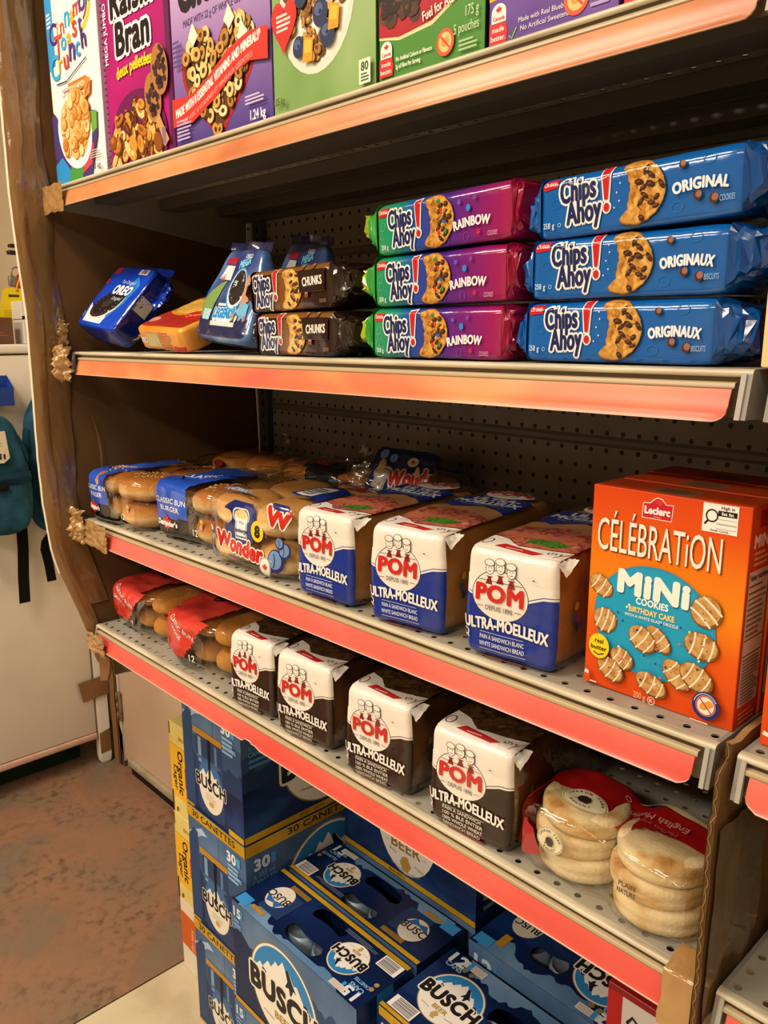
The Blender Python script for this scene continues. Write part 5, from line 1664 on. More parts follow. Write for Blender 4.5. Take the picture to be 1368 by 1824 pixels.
def clear_bun_bag(label, loc, w, d, h, yaw, seed, front=True):
    t = thing('hamburger_bun_bag', label, 'buns', loc, (0 if front else -0.5, 0, yaw), 'clear hamburger bun bags')
    sp = []
    for lz in (0, 1):
        for iy in range(2):
            for ix in range(2):
                sp.append((-w / 4 + ix * w / 2, -d / 2 + d / 4 + iy * d / 2, 0.003 + lz * (h - 0.01) / 2, ix + iy * 2 + lz))
    fill_buns(t, sp, bun_mesh((w / 4 - 0.001) * (1 if front else 0.74), d / 4 * (1 if front else 0.72), (h - 0.008) / 2 * (1 if front else 0.80), PALEBUN, seed))
    S = Soft(w, d, h, 8.0, 0.0034, 16, seed + 5)
    mb = MB()
    S.mesh(mb, CLEAR, (40, 30, 26), (lambda f, a, b: NAVYF if (not front and f in 'FT' and b > -0.2) else None))
    A = Art(mb, S.face_fn('F'), 'film', 0.004, 0.0007, 0.00005)
    e = 0.0006
    A.clip = (e, w - e, e, h - e)
    def ball(u, v, r):
        A.ell(u, v, r, r, '#1a2c6c'); A.ell(u - r * .1, v + r * .1, r * .78, r * .78, '#6f8fc0'); A.ring(u - r * .9, v, r * .8, r * .9, r * .12, '#1a2c6c', a0=-0.7, a1=0.7)
    if front:
        A.poly([(0.055, 0.052), (0.085, 0.040), (0.122, 0.047), (0.130, 0.092), (0.118, 0.104), (0.078, 0.105), (0.058, 0.092)], '#16286e')
        A.poly(slice_outline(0.094, 0.072, 0.024), '#e9e8e6'); A.poly(slice_outline(0.094, 0.072, 0.0215), '#1a2c72'); A.poly(slice_outline(0.094, 0.072, 0.0195), '#e9e8e6')
        A.ell(0.094, 0.084, 0.014, 0.007, '#d9c98a'); A.text('White', 0.094, 0.070, 0.0048, '#3a4678', fit=0.012); A.text('Hamburger', 0.094, 0.058, 0.0062, '#16286e', bold=0.03, fit=0.031)
        A.text('Wonder', 0.088, 0.026, 0.0235, '#c8261f', bold=0.06, fit=0.105, out='#f2eee8', outw=0.06, rot=-0.10, shear=0.1); A.bars(0.06, 0.016, 0.11, 0.021, 1, '#4a4a70')
        A.ell(0.133, 0.066, 0.0135, 0.0150, '#e8cf1e'); A.text('8', 0.133, 0.058, 0.0155, '#2a2410', bold=0.06)
        A.poly([(0.004, 0.042), (0.026, 0.040), (0.030, 0.055), (0.022, 0.070), (0.004, 0.066)], '#1d3a80'); A.poly([(0.010, 0.056), (0.024, 0.062), (0.026, 0.052), (0.014, 0.048)], '#dfe4ee'); A.poly(leaf(0.024, 0.060, 0.006), '#c8281e'); A.text('40', 0.008, 0.056, 0.009, '#eef0f4', bold=0.04); A.text('SEASONS', 0.015, 0.040, 0.0055, '#dfe4ee', bold=0.03, fit=0.026)
        A.bars(0.004, 0.076, 0.026, 0.088, 4, '#6a7a9a')
        ball(0.010, 0.024, 0.010); ball(0.020, 0.014, 0.009); ball(0.004, 0.034, 0.007)
        ball(0.172, 0.030, 0.017); ball(0.190, 0.046, 0.012); ball(0.180, 0.056, 0.009)
        A.ell(0.150, 0.018, 0.0125, 0.0145, '#e8e4e0'); A.ring(0.150, 0.018, 0.0115, 0.0135, 0.0008, '#2a3060'); A.poly(leaf(0.150, 0.018, 0.0062), '#c8281e'); 
        A.text('W', 0.182, 0.080, 0.024, '#c8261f', bold=0.07, out='#f2eee8', outw=0.07, rot=-0.05, shear=.15, xs=1.2); A.ell(0.185, 0.108, 0.018, 0.006, '#16286e')
        T = Art(mb, S.face_fn('T'), 'film', 0.004, 0.0007, 0.00005)
        T.clip = (e, w - e, e, d - e)
        T.text('SANDWICH', 0.055, 0.02, 0.012, '#b9c8e0', bold=0.04, fit=0.07, out='#2a4a90', outw=0.05)
        T.poly([(0.135, 0.06), (w, 0.05), (w, 0.12), (0.14, 0.13)], '#16286e'); T.poly([(0.14, 0.065), (0.175, 0.062), (0.178, 0.115), (0.144, 0.12)], '#d9d6cc'); T.bars(0.145, 0.07, 0.172, 0.11, 5, '#3a4678')
        for q in range(6):
            T.ell(0.06 + 0.026 * q, 0.165 + 0.004 * (q % 2), 0.010, 0.007, '#1a2c6c' if q % 2 else '#5f82b8')
        T.text('Wonder', 0.175, 0.14, 0.02, '#8a2420', bold=0.06, fit=0.08)
    else:
        A.poly([(0.0, 0.045), (w, 0.03), (w, h), (0, h)], '#0f1c50')
        A.poly(slice_outline(0.040, 0.062, 0.026), '#c9c6bc'); A.poly(slice_outline(0.040, 0.062, 0.022), '#22306a'); A.poly(slice_outline(0.040, 0.062, 0.020), '#c9c6bc')
        A.text('Wonder', 0.115, 0.060, 0.026, '#b32820', bold=0.06, fit=0.11, out='#d8d2c8', outw=0.06, rot=0.15)
        A.ell(0.10, 0.098, 0.013, 0.008, '#c9c4bc'); A.poly(leaf(0.10, 0.098, 0.005), '#b32820'); ball(0.030, 0.105, 0.012); ball(0.055, 0.10, 0.010); ball(0.16, 0.095, 0.012)
    mb.build('bag', t)
    mb = MB()
    r = random.Random(int(seed))
    for k in range(3):
        x0 = w * (0.10 + 0.14 * k) if front else w * (-0.2 + 0.2 * k)
        mb.grid(lambda a, b: (x0 + 0.05 * (a - .5) * (0.4 + b), d / 2 - 0.02 + 0.03 * b + 0.012 * nz(a * 4, b * 4, seed + k), h * 0.75 + (0.055 - 0.012 * k) * b + 0.010 * nz(a * 5, b * 5, seed + k + 3)), 10, 10, CLEAR)
    mb.build('bag_tail', t)
    return t
NAVYF = pm('#0f1c50', 'film')
clear_bun_bag('clear hamburger bun bag with red lettering and a yellow circled 8', (0.516, 0.110, shelf_z(3, 0.52) + 0.001), 0.206, 0.205, 0.112, 0.06, 163.0)
clear_bun_bag('navy-printed bun bag pushed to the back behind the white-bread loaves', (0.553, 0.286, shelf_z(3, 0.55) + 0.026), 0.150, 0.095, 0.124, 0.0, 169.0, False)

# dim bags at the back left of the bread shelf
def back_bag(label, loc, w, d, h, yaw, seed, dark):
    t = thing('bun_bag', label, 'buns', loc, (0, 0, yaw), 'half-hidden bun bags at the back')
    sp = [(-w / 4 + ix * w / 2, 0, 0.003 + lz * (h - .008) / 2, ix) for lz in (0, 1) for ix in (0, 1)]
    fill_buns(t, sp, bun_mesh(w / 4 - .001, d / 2 - .006, (h - .008) / 2, BUN, seed))
    S = Soft(w, d, h, 4.5, 0.005, 16, seed)
    mb = MB()
    S.mesh(mb, CLEAR, (30, 20, 20), (lambda f, a, b: BLKF if ((f == 'T' and a > -0.2) or (f == 'F' and b > 0.35 and a > 0.0)) else None) if dark else None)
    if dark:
        A = Art(mb, S.face_fn('T'), 'film', 0.004, 0.0007, 0.00005)
        A.rect(w * .5, 0.02, w * .72, 0.09, '#7a1a18'); A.text('CROISSANTS', w * .62, 0.03, 0.014, '#b9a8a0', bold=0.02, rot=1.2, al='L', fit=0.08)
    else:
        A = Art(mb, S.face_fn('F'), 'film', 0.004, 0.0007, 0.00005)
        A.ell(w * .3, h * .8, 0.02, 0.008, '#7a2420')
    mb.build('bag', t)
    mb = MB()
    mb.grid(lambda a, b: (-w * .1 + 0.06 * a + .02 * b, d / 2 - 0.01 + 0.012 * nz(a * 4, b * 4, seed), h * .7 + 0.06 * b + 0.012 * nz(a * 6, b * 5, seed + 1)), 10, 10, CLEAR)
    mb.build('bag_tail', t)
back_bag('dim bun bag with a black and red label in the back corner', (0.340, 0.318, shelf_z(3, 0.3) + 0.001), 0.190, 0.13, 0.112, 0.0, 173.0, True)
back_bag('dim clear bun bag in the far back left corner', (0.110, 0.312, shelf_z(3, 0.1) + 0.001), 0.19, 0.14, 0.108, 0.0, 179.0, False)

# ---- red-labelled sausage bun bags
REDF = noisemat('red_bag_print', ['#bc2c24', '#d03e34', '#dc4e44'], 7, 'foil', 3)
SBUN = bun_mat('sausage_bun', [(0.0, '#9a6424'), (0.3, '#d09a50'), (0.5, '#c88c3c'), (1.0, '#a8692a')], 0.044)
def red_bag(label, loc, w, d, h, yaw, seed, rx=0.0):
    t = thing('sausage_bun_bag', label, 'buns', loc, (rx, 0, yaw), 'red-labelled sausage bun bags')
    sp = [(-w / 2 + w / 6 + ix * w / 3, -d / 2 + 0.09 + iy * 0.13, 0.004 + lz * (h - .01) / 2, 0.03 * ix) for lz in (0, 1) for iy in (0, 1) for ix in (0, 1, 2)]
    fill_buns(t, sp[::-1], bun_mesh(w / 6, 0.066, (h - .01) / 2, SBUN, seed))
    def df(p):
        k = min(1, max(0, -p.y / (d / 2)))
        return Vector((p.x * (1 - 0.10 * k ** 3), p.y, p.z * (1 - 0.12 * k ** 3) + 0.008 * k ** 3))
    S = Soft(w, d, h, 6.0, 0.0075, 17, seed, df)
    mb = MB()
    def mf(f, a, b):
        if f == 'F':
            if a < 0.20 + 0.42 * b:
                return BLKF if b < -0.72 + 0.25 * max(0, -a) else REDF
        if f == 'T' and a < 0.50 + 0.2 * b:
            return REDF
        if f == 'L':
            return BLKF if b < -0.35 else REDF
        if f == 'D' and a < -0.1:
            return BLKF
        return None
    S.mesh(mb, CLEAR, (48, 48, 30), mf)
    T = Art(mb, S.face_fn('T'), 'film', 0.007, 0.0010, 0.00003)
    T.poly([(w * .28, 0.085), (w * .46, 0.080), (w * .47, 0.094), (w * .29, 0.099)], '#14100f'); T.bars(w * .31, 0.085, w * .44, 0.093, 1, '#a8a09a')
    T.text('CLASSIC BUN', w * .36, 0.130, 0.014, '#e0a8a0', bold=0.02, fit=w * .5)
    F_ = Art(mb, S.face_fn('F'), 'film', 0.004, 0.0008, 0.00005)
    F_.text('CLASSIC BUN', w * .40, h * .72, h * .10, '#f0dcd6', bold=0.02, fit=w * .46, rot=-0.35); F_.text('SAUSAGE', w * .33, h * .60, h * .075, '#f0dcd6', bold=0.02, fit=w * .24, rot=-0.35)
    F_.poly(leaf(w * .16, h * .36, h * .12), '#c01c28'); F_.text('12', w * .60, h * .16, h * .13, '#f0e8dc', bold=0.02)
    mb.build('bag', t)
red_bag('red-labelled sausage bun bag at the left end of the lowest shelf', (0.108, 0.168, 0.8215), 0.190, 0.30, 0.094, -0.06, 191.0)
red_bag('red-labelled sausage bun bag between another red one and the dark bread', (0.322, 0.158, 0.8215), 0.192, 0.30, 0.100, 0.03, 197.0)

# ---- English muffins
MUF = noisemat('muffin_crumb', ['#9c6430', '#c99f60', '#dcc494', '#e2d0a6'], 24, 'bread', 4, 0.75, stretch=(1, 1, 1.6), pos=[0.24, 0.36, 0.47, 0.62])
MUFT = noisemat('muffin_toast', ['#8a5426', '#b47c42', '#d9b47c', '#e4c690'], 22, 'bread', 4, pos=[0.28, 0.42, 0.55, 0.7])
mp = thing('english_muffin_pack', 'clear bag of pale English muffins in two piles with red label', 'muffins', (1.106, 0.068, 0.8212), (0, 0, 0.02))
mb = MB()
pr = [(0.0, 0.0), (0.038, 0.0), (0.0435, 0.0015), (0.0455, 0.005), (0.0460, 0.010), (0.0448, 0.0122), (0.0462, 0.0145), (0.0455, 0.020), (0.0430, 0.0232), (0.037, 0.0242), (0.0, 0.0246)]
vs, n = [], 40
for i, (r, z) in enumerate(pr):
    for k in range(n):
        t = 2 * PI * k / n
        rr = r * (1 + 0.02 * nz(math.cos(t) * 2, math.sin(t) * 2, z * 40))
        vs.append((rr * math.cos(t), rr * math.sin(t), z + 0.0008 * nz(math.cos(t) * r * 60, math.sin(t) * r * 60, 4)))
mb.add(vs, [(i * n + k, i * n + (k + 1) % n, (i + 1) * n + (k + 1) % n, (i + 1) * n + k) for i in range(len(pr) - 1) for k in range(n)], MUF, True)
base = None
for sx in (-0.048, 0.047):
    for k in range(3):
        if base is None:
            base = mb.build('muffin', mp); c = base
        else:
            c = base.copy(); COL.objects.link(c); c.parent = mp
        c.location = (sx + (0.003, -0.003, 0.002)[k], 0.002 * k - 0.004 + (0 if sx < 0 else -0.010), 0.0015 + 0.0240 * k)
        c.rotation_euler = (0.03 * (k - 1), 0.02 * k, 1.1 * k + sx * 9)
def mdf(p):
    k = math.exp(-((p.x + 0.0) / 0.016) ** 2)
    return Vector((p.x, p.y * (1 - 0.16 * k) + (-0.008 if p.x > 0 else 0.0) * (1 - k), p.z * (1 - 0.14 * k)))
S = Soft(0.206, 0.110, 0.078, 6.0, 0.0042, 19, 211.0, mdf)
mb = MB()
REDM = pm('#9c1418', 'film')
S.mesh(mb, CLEAR, (48, 28, 24), lambda f, a, b: REDM if ((f == 'T' and b > 0.0 - 0.35 * math.exp(-((a) / 0.25) ** 2)) or f == 'B' or (f == 'L' and b > -0.7 and abs(a) < 0.75)) else None)
T = Art(mb, S.face_fn('T'), 'film', 0.004, 0.0008, 0.00005)
def emblem(A, x, y, rx, ry):
    A.ell(x, y, rx, ry, '#e8dcb8'); A.ring(x, y, rx * .93, ry * .93, 0.0006, '#6a5434')
    for s, a0, up in (('OAKRUN FARM', PI * .92, 1), ('BAKERY', PI * 1.28, -1)):
        n = len(s)
        for i, ch in enumerate(s):
            t = a0 - i * (PI * .84) / (n - 1) if up > 0 else a0 + i * (PI * .44) / (n - 1)
            A.text(ch, x + rx * .70 * math.cos(t), y + ry * (.62 if up > 0 else .80) * math.sin(t), ry * .17, '#3a2a1c', bold=0.02, rot=(t - PI / 2) if up > 0 else (t + PI / 2), xs=rx / ry * .8)
    A.poly([(x - rx * .28, y - ry * .10), (x - rx * .1, y - ry * .42), (x + rx * .2, y - ry * .40), (x + rx * .30, y - ry * .05), (x + rx * .2, y + ry * .25), (x - rx * .05, y + ry * .32), (x - rx * .22, y + ry * .18)], '#33281e'); A.line((x - rx * .35, y - ry * .3), (x - rx * .1, y - ry * .1), 0.001, '#33281e')
emblem(T, 0.062, 0.042, 0.026, 0.017)
T.text('English Muffins', 0.130, 0.075, 0.009, '#d98a84', bold=0.02, fit=0.07, rot=PI); T.text('Muffins anglais', 0.135, 0.060, 0.006, '#c87a74', fit=0.05, rot=PI); T.ring(0.09, 0.085, 0.003, 0.003, 0.0009, '#d8b0a8')
T.poly([(0.10, 0.096), (0.19, 0.09), (0.19, 0.1), (0.11, 0.104)], '#c9b88a')
A = Art(mb, S.face_fn('F'), 'film', 0.004, 0.0008, 0.00005)
emblem(A, 0.050, 0.046, 0.0155, 0.0155)
A.poly([(0.010, 0.014), (0.040, 0.024), (0.030, 0.052), (0.012, 0.058)], '#a3232a')
A.text('PLAIN', 0.142, 0.045, 0.0045, '#4a3a28', bold=0.03, fit=0.017); A.text('NATURE', 0.142, 0.038, 0.0045, '#4a3a28', bold=0.03, fit=0.019)
mb.build('bag', mp)

# ================================================================== orange cookie boxes
ORB = rampmat('orange_box', [(0.0, '#d8480c'), (0.30, '#e0580c'), (0.50, '#e8860f'), (0.68, '#e4760c'), (0.85, '#d9500a'), (1.0, '#d2420a')], 2, 0.0, 0.195, 'card')
BISC = noisemat('biscuit_photo', ['#8e5c2a', '#b8854a', '#c79a5c', '#d6b07a'], 150, 'card', 5, pos=[0.28, 0.42, 0.55, 0.72])
def stripe_cookie(A, x, y, rx, ry, ro, dark=False, seed=1):
    A.ell(x, y, rx, ry, '#7c4f22' if not dark else '#3c2414', ro, 26); A.ell(x - rx * .03, y + ry * .06, rx * .93, ry * .88, BISC if not dark else '#6a4426', ro, 26)
    c, s = math.cos(ro), math.sin(ro)
    for k in (-0.5, 0.05, 0.58):
        hw = math.sqrt(max(0, 1 - k * k)) * 0.96
        pts = []
        for q in range(7):
            b = -hw + 2 * hw * q / 6
            u, v = rx * (k + 0.10 * (1 - b * b) - .05), ry * b
            pts.append((x + u * c - v * s, y + u * s + v * c))
        A.path(pts, min(rx, ry) * .13, '#f0e2c4' if not dark else '#2a160c')
    r = random.Random(seed)
    for k in range(5):
        a, q = r.uniform(0, 6.28), r.uniform(.1, .7)
        A.ell(x + rx * q * math.cos(a), y + ry * q * math.sin(a), rx * .05, ry * .05, r.choice(['#b8433c', '#4a6a9a', '#6a4a2a']), 0, 8)
def cookie_box_mesh(dark=False):
    mb, art = carton(0.1465, 0.046, 0.195, {'*': ORB, 'T': pm('#b83c0c'), 'R': pm('#c8480f')}, 0.001)
    A = art('F')
    A.poly([(0.0500, 0.1715), (0.0785, 0.1715), (0.0795, 0.1865), (0.0725, 0.1862), (0.069, 0.1905), (0.064, 0.1915), (0.060, 0.189), (0.057, 0.186), (0.0505, 0.1855)], '#e8cfc6')
    A.poly([(0.0508, 0.1723), (0.0778, 0.1723), (0.0787, 0.1857), (0.0720, 0.1855), (0.0685, 0.1895), (0.064, 0.1906), (0.0605, 0.188), (0.0575, 0.1852), (0.0513, 0.1847)], '#c01d2c')
    A.poly(heart(0.0665, 0.1868, 0.0030, 0.0032, 24), '#d9303a'); A.text('Leclerc', 0.0645, 0.1762, 0.0062, '#f6ece8', bold=0.05, fit=0.0235); A.line((0.061, 0.1738), (0.068, 0.1738), 0.0005, '#e8b8b0')
    A.rect(0.1055, 0.1695, 0.1355, 0.1938, '#f0ece6'); A.text('High in', 0.1265, 0.1898, 0.0026, '#1c1a1a', bold=0.03, fit=0.011); A.rect(0.1185, 0.1840, 0.1345, 0.1885, '#161414'); A.text('Sat fat', 0.1265, 0.1851, 0.0024, '#f0ece6', bold=0.03, fit=0.010)
    A.ring(0.1135, 0.1835, 0.0048, 0.0050, 0.0012, '#161414'); A.line((0.1105, 0.1795), (0.1075, 0.1758), 0.0016, '#161414')
    for v in (0.1795, 0.1752):
        A.path([(0.1175, v + .0018), (0.1345, v + .0018), (0.1345, v - .0018), (0.1175, v - .0018)], 0.0003, '#9a9690')
    A.text('Health Canada', 0.1205, 0.1706, 0.0020, '#4a4644', fit=0.0155)
    A.text('CÉLÉBRATiON', 0.0662, 0.1352, 0.0300, '#7c3a0a', bold=0.0, fit=0.1175, warp=lambda x, y: (x + .0008, y - .0008))
    A.text('CÉLÉBRATiON', 0.0660, 0.1355, 0.0300, '#f3ece2', bold=0.0, fit=0.1175)
    A.ell(0.0672, 0.0762, 0.0590, 0.0525, '#2a8fb8', 0, 60); A.ell(0.0672, 0.0752, 0.0580, 0.0510, '#1f9cc6', 0, 60)
    A.text('MiNi', 0.0655, 0.0990, 0.0195, '#146a8c', bold=0.07, fit=0.066, rot=-0.02, warp=lambda x, y: (x + .001, y - .001))
    A.text('MiNi', 0.0655, 0.0995, 0.0195, '#f4f1ea', bold=0.07, fit=0.066, rot=-0.02)
    A.text('COOKIES', 0.0662, 0.0915, 0.0060, '#eef4f4', bold=0.035, fit=0.031); A.text('BIRTHDAY CAKE', 0.0662, 0.0832, 0.0050, '#f0d488', bold=0.04, fit=0.044); A.text('WITH A WHITE GLAZE DRIZZLE', 0.0662, 0.0783, 0.0026, '#dcebf0', bold=0.03, fit=0.052)
    for q, (x, y, rx, ry, ro) in enumerate(((0.0145, 0.1003, 0.0135, 0.0098, -0.55), (0.0205, 0.0680, 0.0125, 0.0125, -0.3), (0.1165, 0.0998, 0.0145, 0.0142, 0.9), (0.1148, 0.0685, 0.0160, 0.0125, -0.2), (0.0755, 0.0640, 0.0150, 0.0085, -0.75), (0.0600, 0.0600, 0.0148, 0.0115, -0.6),
                                             (0.0410, 0.0360, 0.0125, 0.0100, -0.5), (0.0300, 0.0220, 0.0150, 0.0105, -0.5), (0.0720, 0.0200, 0.0160, 0.0105, -0.35), (0.0955, 0.0370, 0.0160, 0.0110, -0.75), (0.1135, 0.0400, 0.0165, 0.0120, -0.5))):
        stripe_cookie(A, x, y, rx, ry, ro, dark, q)
    r = random.Random(8)
    for k in range(30):
        A.ell(r.uniform(0.02, 0.125), r.uniform(0.02, 0.09), 0.0011, 0.0012, r.choice(['#e05a6a', '#f2ead8', '#2a3a8c', '#3a2a4a', '#e8d24a']), 0, 8)
    A.ell(0.0180, 0.0425, 0.0108, 0.0122, '#eccf1c'); A.text('real', 0.0180, 0.0455, 0.0042, '#2a2412', bold=0.03); A.text('butter', 0.0180, 0.0388, 0.0042, '#2a2412', bold=0.03, fit=0.0165); A.path([(0.0125, 0.0358), (0.018, 0.0338), (0.0235, 0.0362)], 0.0012, '#3a3212')
    A.poly([(0.0035, 0.0035), (0.0095, 0.0035), (0.0095, 0.013), (0.0035, 0.013)], '#d8501c'); A.poly([(0.0038, 0.0125), (0.0085, 0.0112), (0.0085, 0.0150), (0.0048, 0.0158)], '#efe6da'); A.bars(0.0105, 0.004, 0.020, 0.007, 1, '#f0d2bc')
    A.text('200 g', 0.0625, 0.0040, 0.0060, '#f0b890', fit=0.012); A.ring(0.0745, 0.0060, 0.0033, 0.0035, 0.0006, '#f4e4d8'); A.text('K', 0.0745, 0.0043, 0.0035, '#f4e4d8', bold=0.02)
    A.ell(0.1247, 0.0186, 0.0122, 0.0128, '#2a2c6c'); A.ell(0.1247, 0.0186, 0.0088, 0.0093, '#f0e6da'); A.ell(0.1235, 0.0180, 0.0045, 0.0035, '#d99c4c', .6); A.ell(0.1275, 0.0205, 0.0038, 0.0032, '#d99c4c', .3)
    A.ring(0.1247, 0.0186, 0.0080, 0.0085, 0.0010, '#c8241f'); A.line((0.119, 0.0245), (0.1305, 0.0125), 0.0010, '#c8241f')
    for k in range(20):
        a = 2.9 - k * 0.13
        if k < 19:
            A.ell(0.1247 + 0.0105 * math.cos(a), 0.0186 + 0.011 * math.sin(a), 0.0005, 0.0007, '#dcd6e8', 0, 6)
    A.bars(0.112, 0.002, 0.134, 0.0042, 1, '#f0c8a8')
    S = art('R')
    S.poly([(0.016, 0.176), (0.034, 0.176), (0.034, 0.190), (0.016, 0.190)], '#a01c20'); S.text('MiNi', 0.024, 0.160, 0.010, '#e8ded2', bold=0.06, fit=0.030); S.bars(0.010, 0.143, 0.038, 0.157, 3, '#e0b088')
    S.rect(0.004, 0.020, 0.042, 0.140, '#cfc4bc'); S.text('Valeur nutritive', 0.023, 0.132, 0.005, '#2a2624', bold=0.03, fit=0.034); S.bars(0.006, 0.118, 0.040, 0.130, 2, '#6a6460', .3); S.line((0.005, 0.116), (0.041, 0.116), 0.0009, '#2a2624'); S.line((0.005, 0.080), (0.041, 0.080), 0.0008, '#2a2624'); S.line((0.005, 0.066), (0.041, 0.066), 0.0008, '#2a2624')
    S.bars(0.006, 0.082, 0.040, 0.114, 7, '#6e6864', .35, 3); S.bars(0.006, 0.022, 0.040, 0.064, 14, '#6e6864', .4, 5); S.bars(0.006, 0.004, 0.038, 0.016, 3, '#e0a880', .3)
    T = art('T')
    T.rect(0.052, 0.004, 0.094, 0.030, '#8c5a3a'); T.bars(0.058, 0.008, 0.09, 0.027, 4, '#5a3a2a', .4)
    return mb
zc = lambda x: shelf_z(3, x) + 0.0008
OG2 = 'orange cookie boxes one behind the other'
cbx = place_carton(cookie_box_mesh(), 'cookie_box', (1.0715, 0.0305, zc(1.145)), 'large orange cookie box standing in front of two identical ones', 'cookie box', group=OG2)
dup(cbx, (1.0725, 0.0800, zc(1.145)), 'orange cookie box, middle one of three in a file')
dup(cbx, (1.0715, 0.1330, zc(1.145)), 'orange cookie box, rearmost of three in a file')
place_carton(cookie_box_mesh(True), 'cookie_box', (1.2425, 0.026, shelf_z(3, 1.2375) + 0.0008), 'orange cookie box cut off by the right edge, in the next bay', 'cookie box', group='orange cookie boxes in the right bay')

# ================================================================== beer cases
def blue_print(name, lo, mid, hi, scale=9, st=(1, 1, 2.2)):
    return noisemat(name, [lo, mid, hi], scale, 'card', 6, 0.34, stretch=st, pos=[0.3, 0.52, 0.72], wave=0.6)
WATER = blue_print('lake_print', '#0b1a3c', '#142c5c', '#21467a')  # case blues darkened: shade under the lowest shelf put into the print
WATERT = blue_print('lake_print_top', '#081638', '#0e2252', '#17386e', 7, (1, 2.2, 1))
NIGHT = blue_print('deep_blue_print', '#08122c', '#0c1a3e', '#122754', 6)
SKY = noisemat('misty_sky_print', ['#4a6f9e', '#6088b4', '#7ea2c8'], 7, 'card', 3, 0.34, stretch=(1, 1, 1.5))
SKYD = noisemat('shaded_sky_print', ['#3d5a84', '#4f6f9a', '#6686ac'], 7, 'card', 3, 0.34)
GOLD = noisemat('gold_band', ['#a67c14', '#c0941c', '#cda62c'], 9, 'card', 3, 0.3)
GOLDD = pm('#b8862c', 'card')

def ridge(A, u0, u1, v, amp, seed, col, vb, n=34, slope=0.0):
    r = random.Random(seed)
    pts = []
    h = 0.0
    for i in range(n + 1):
        t = i / n
        h = 0.55 * h + r.uniform(-1, 1) * amp
        pts.append((u0 + (u1 - u0) * t, v + slope * t + h + amp * 1.3 * math.sin(t * 5 + seed)))
    A.poly(pts + [(u1, vb), (u0, vb)], col)

def busch_logo(A, cx, cy, r, rot=0.0, beer=True, clipw=None, outer=True):
    """round badge: blue sky, white peak, dark slanted lettering across it"""
    c, s = math.cos(rot), math.sin(rot)
    def X(p):
        return (cx + r * (p[0] * c - p[1] * s), cy + r * (p[0] * s + p[1] * c))
    def P(pts, col):
        A.poly([X(p) for p in pts], col)
    if outer:
        P([(1.03 * math.cos(k * PI / 24), 1.03 * math.sin(k * PI / 24)) for k in range(48)], '#8a7a52')
    P([(math.cos(k * PI / 24), math.sin(k * PI / 24)) for k in range(48)], '#ece6dc')
    a0 = 0.12
    sky = [(0.95 * math.cos(a0 + (PI - 2 * a0) * k / 24), 0.95 * math.sin(a0 + (PI - 2 * a0) * k / 24)) for k in range(25)]
    P(sky, '#2f82c4')
    P([(-0.96, 0.10), (-0.70, 0.36), (-0.62, 0.30), (-0.45, 0.52), (-0.34, 0.46), (-0.20, 0.66), (-0.12, 0.60), (0.02, 0.78), (0.10, 0.66), (0.18, 0.70), (0.34, 0.48), (0.44, 0.52), (0.62, 0.28), (0.72, 0.30), (0.96, 0.08), (0.9, -0.1), (-0.9, -0.1)], '#ece9e4')
    P([(0.10, 0.66), (0.16, 0.46), (0.08, 0.30), (0.20, 0.34), (0.24, 0.14), (0.33, 0.36), (0.42, 0.34), (0.30, 0.50), (0.18, 0.70)], '#1a1c2c')
    P([(0.62, 0.28), (0.60, 0.12), (0.70, 0.16), (0.78, 0.0), (0.84, 0.14), (0.72, 0.30)], '#1a1c2c')
    P([(-0.62, 0.30), (-0.66, 0.18), (-0.58, 0.14), (-0.50, 0.24)], '#1a1c2c')
    # lettering board
    x, y = X((0, -0.30))
    A.text('BUSCH', x, y, r * 0.46, '#1c1a20', bold=0.055, fit=r * 2.02, rot=rot - 0.0, out='#ece4d2', outw=0.075)
    if beer:
        x, y = X((0, -0.58)); A.text('BEER', x, y, r * 0.15, '#b08a3c', bold=0.03, fit=r * .52, rot=rot)
        P([(-0.05, -0.62), (0.05, -0.62), (0.12, -0.72), (0.05, -0.80), (0.08, -0.9), (-0.06, -0.9), (-0.12, -0.76)], '#c0a05a')
        for k in (-1, 1):
            P([(0.30 * k, -0.66), (0.62 * k, -0.62), (0.62 * k, -0.635), (0.30 * k, -0.675)], '#6a6470')

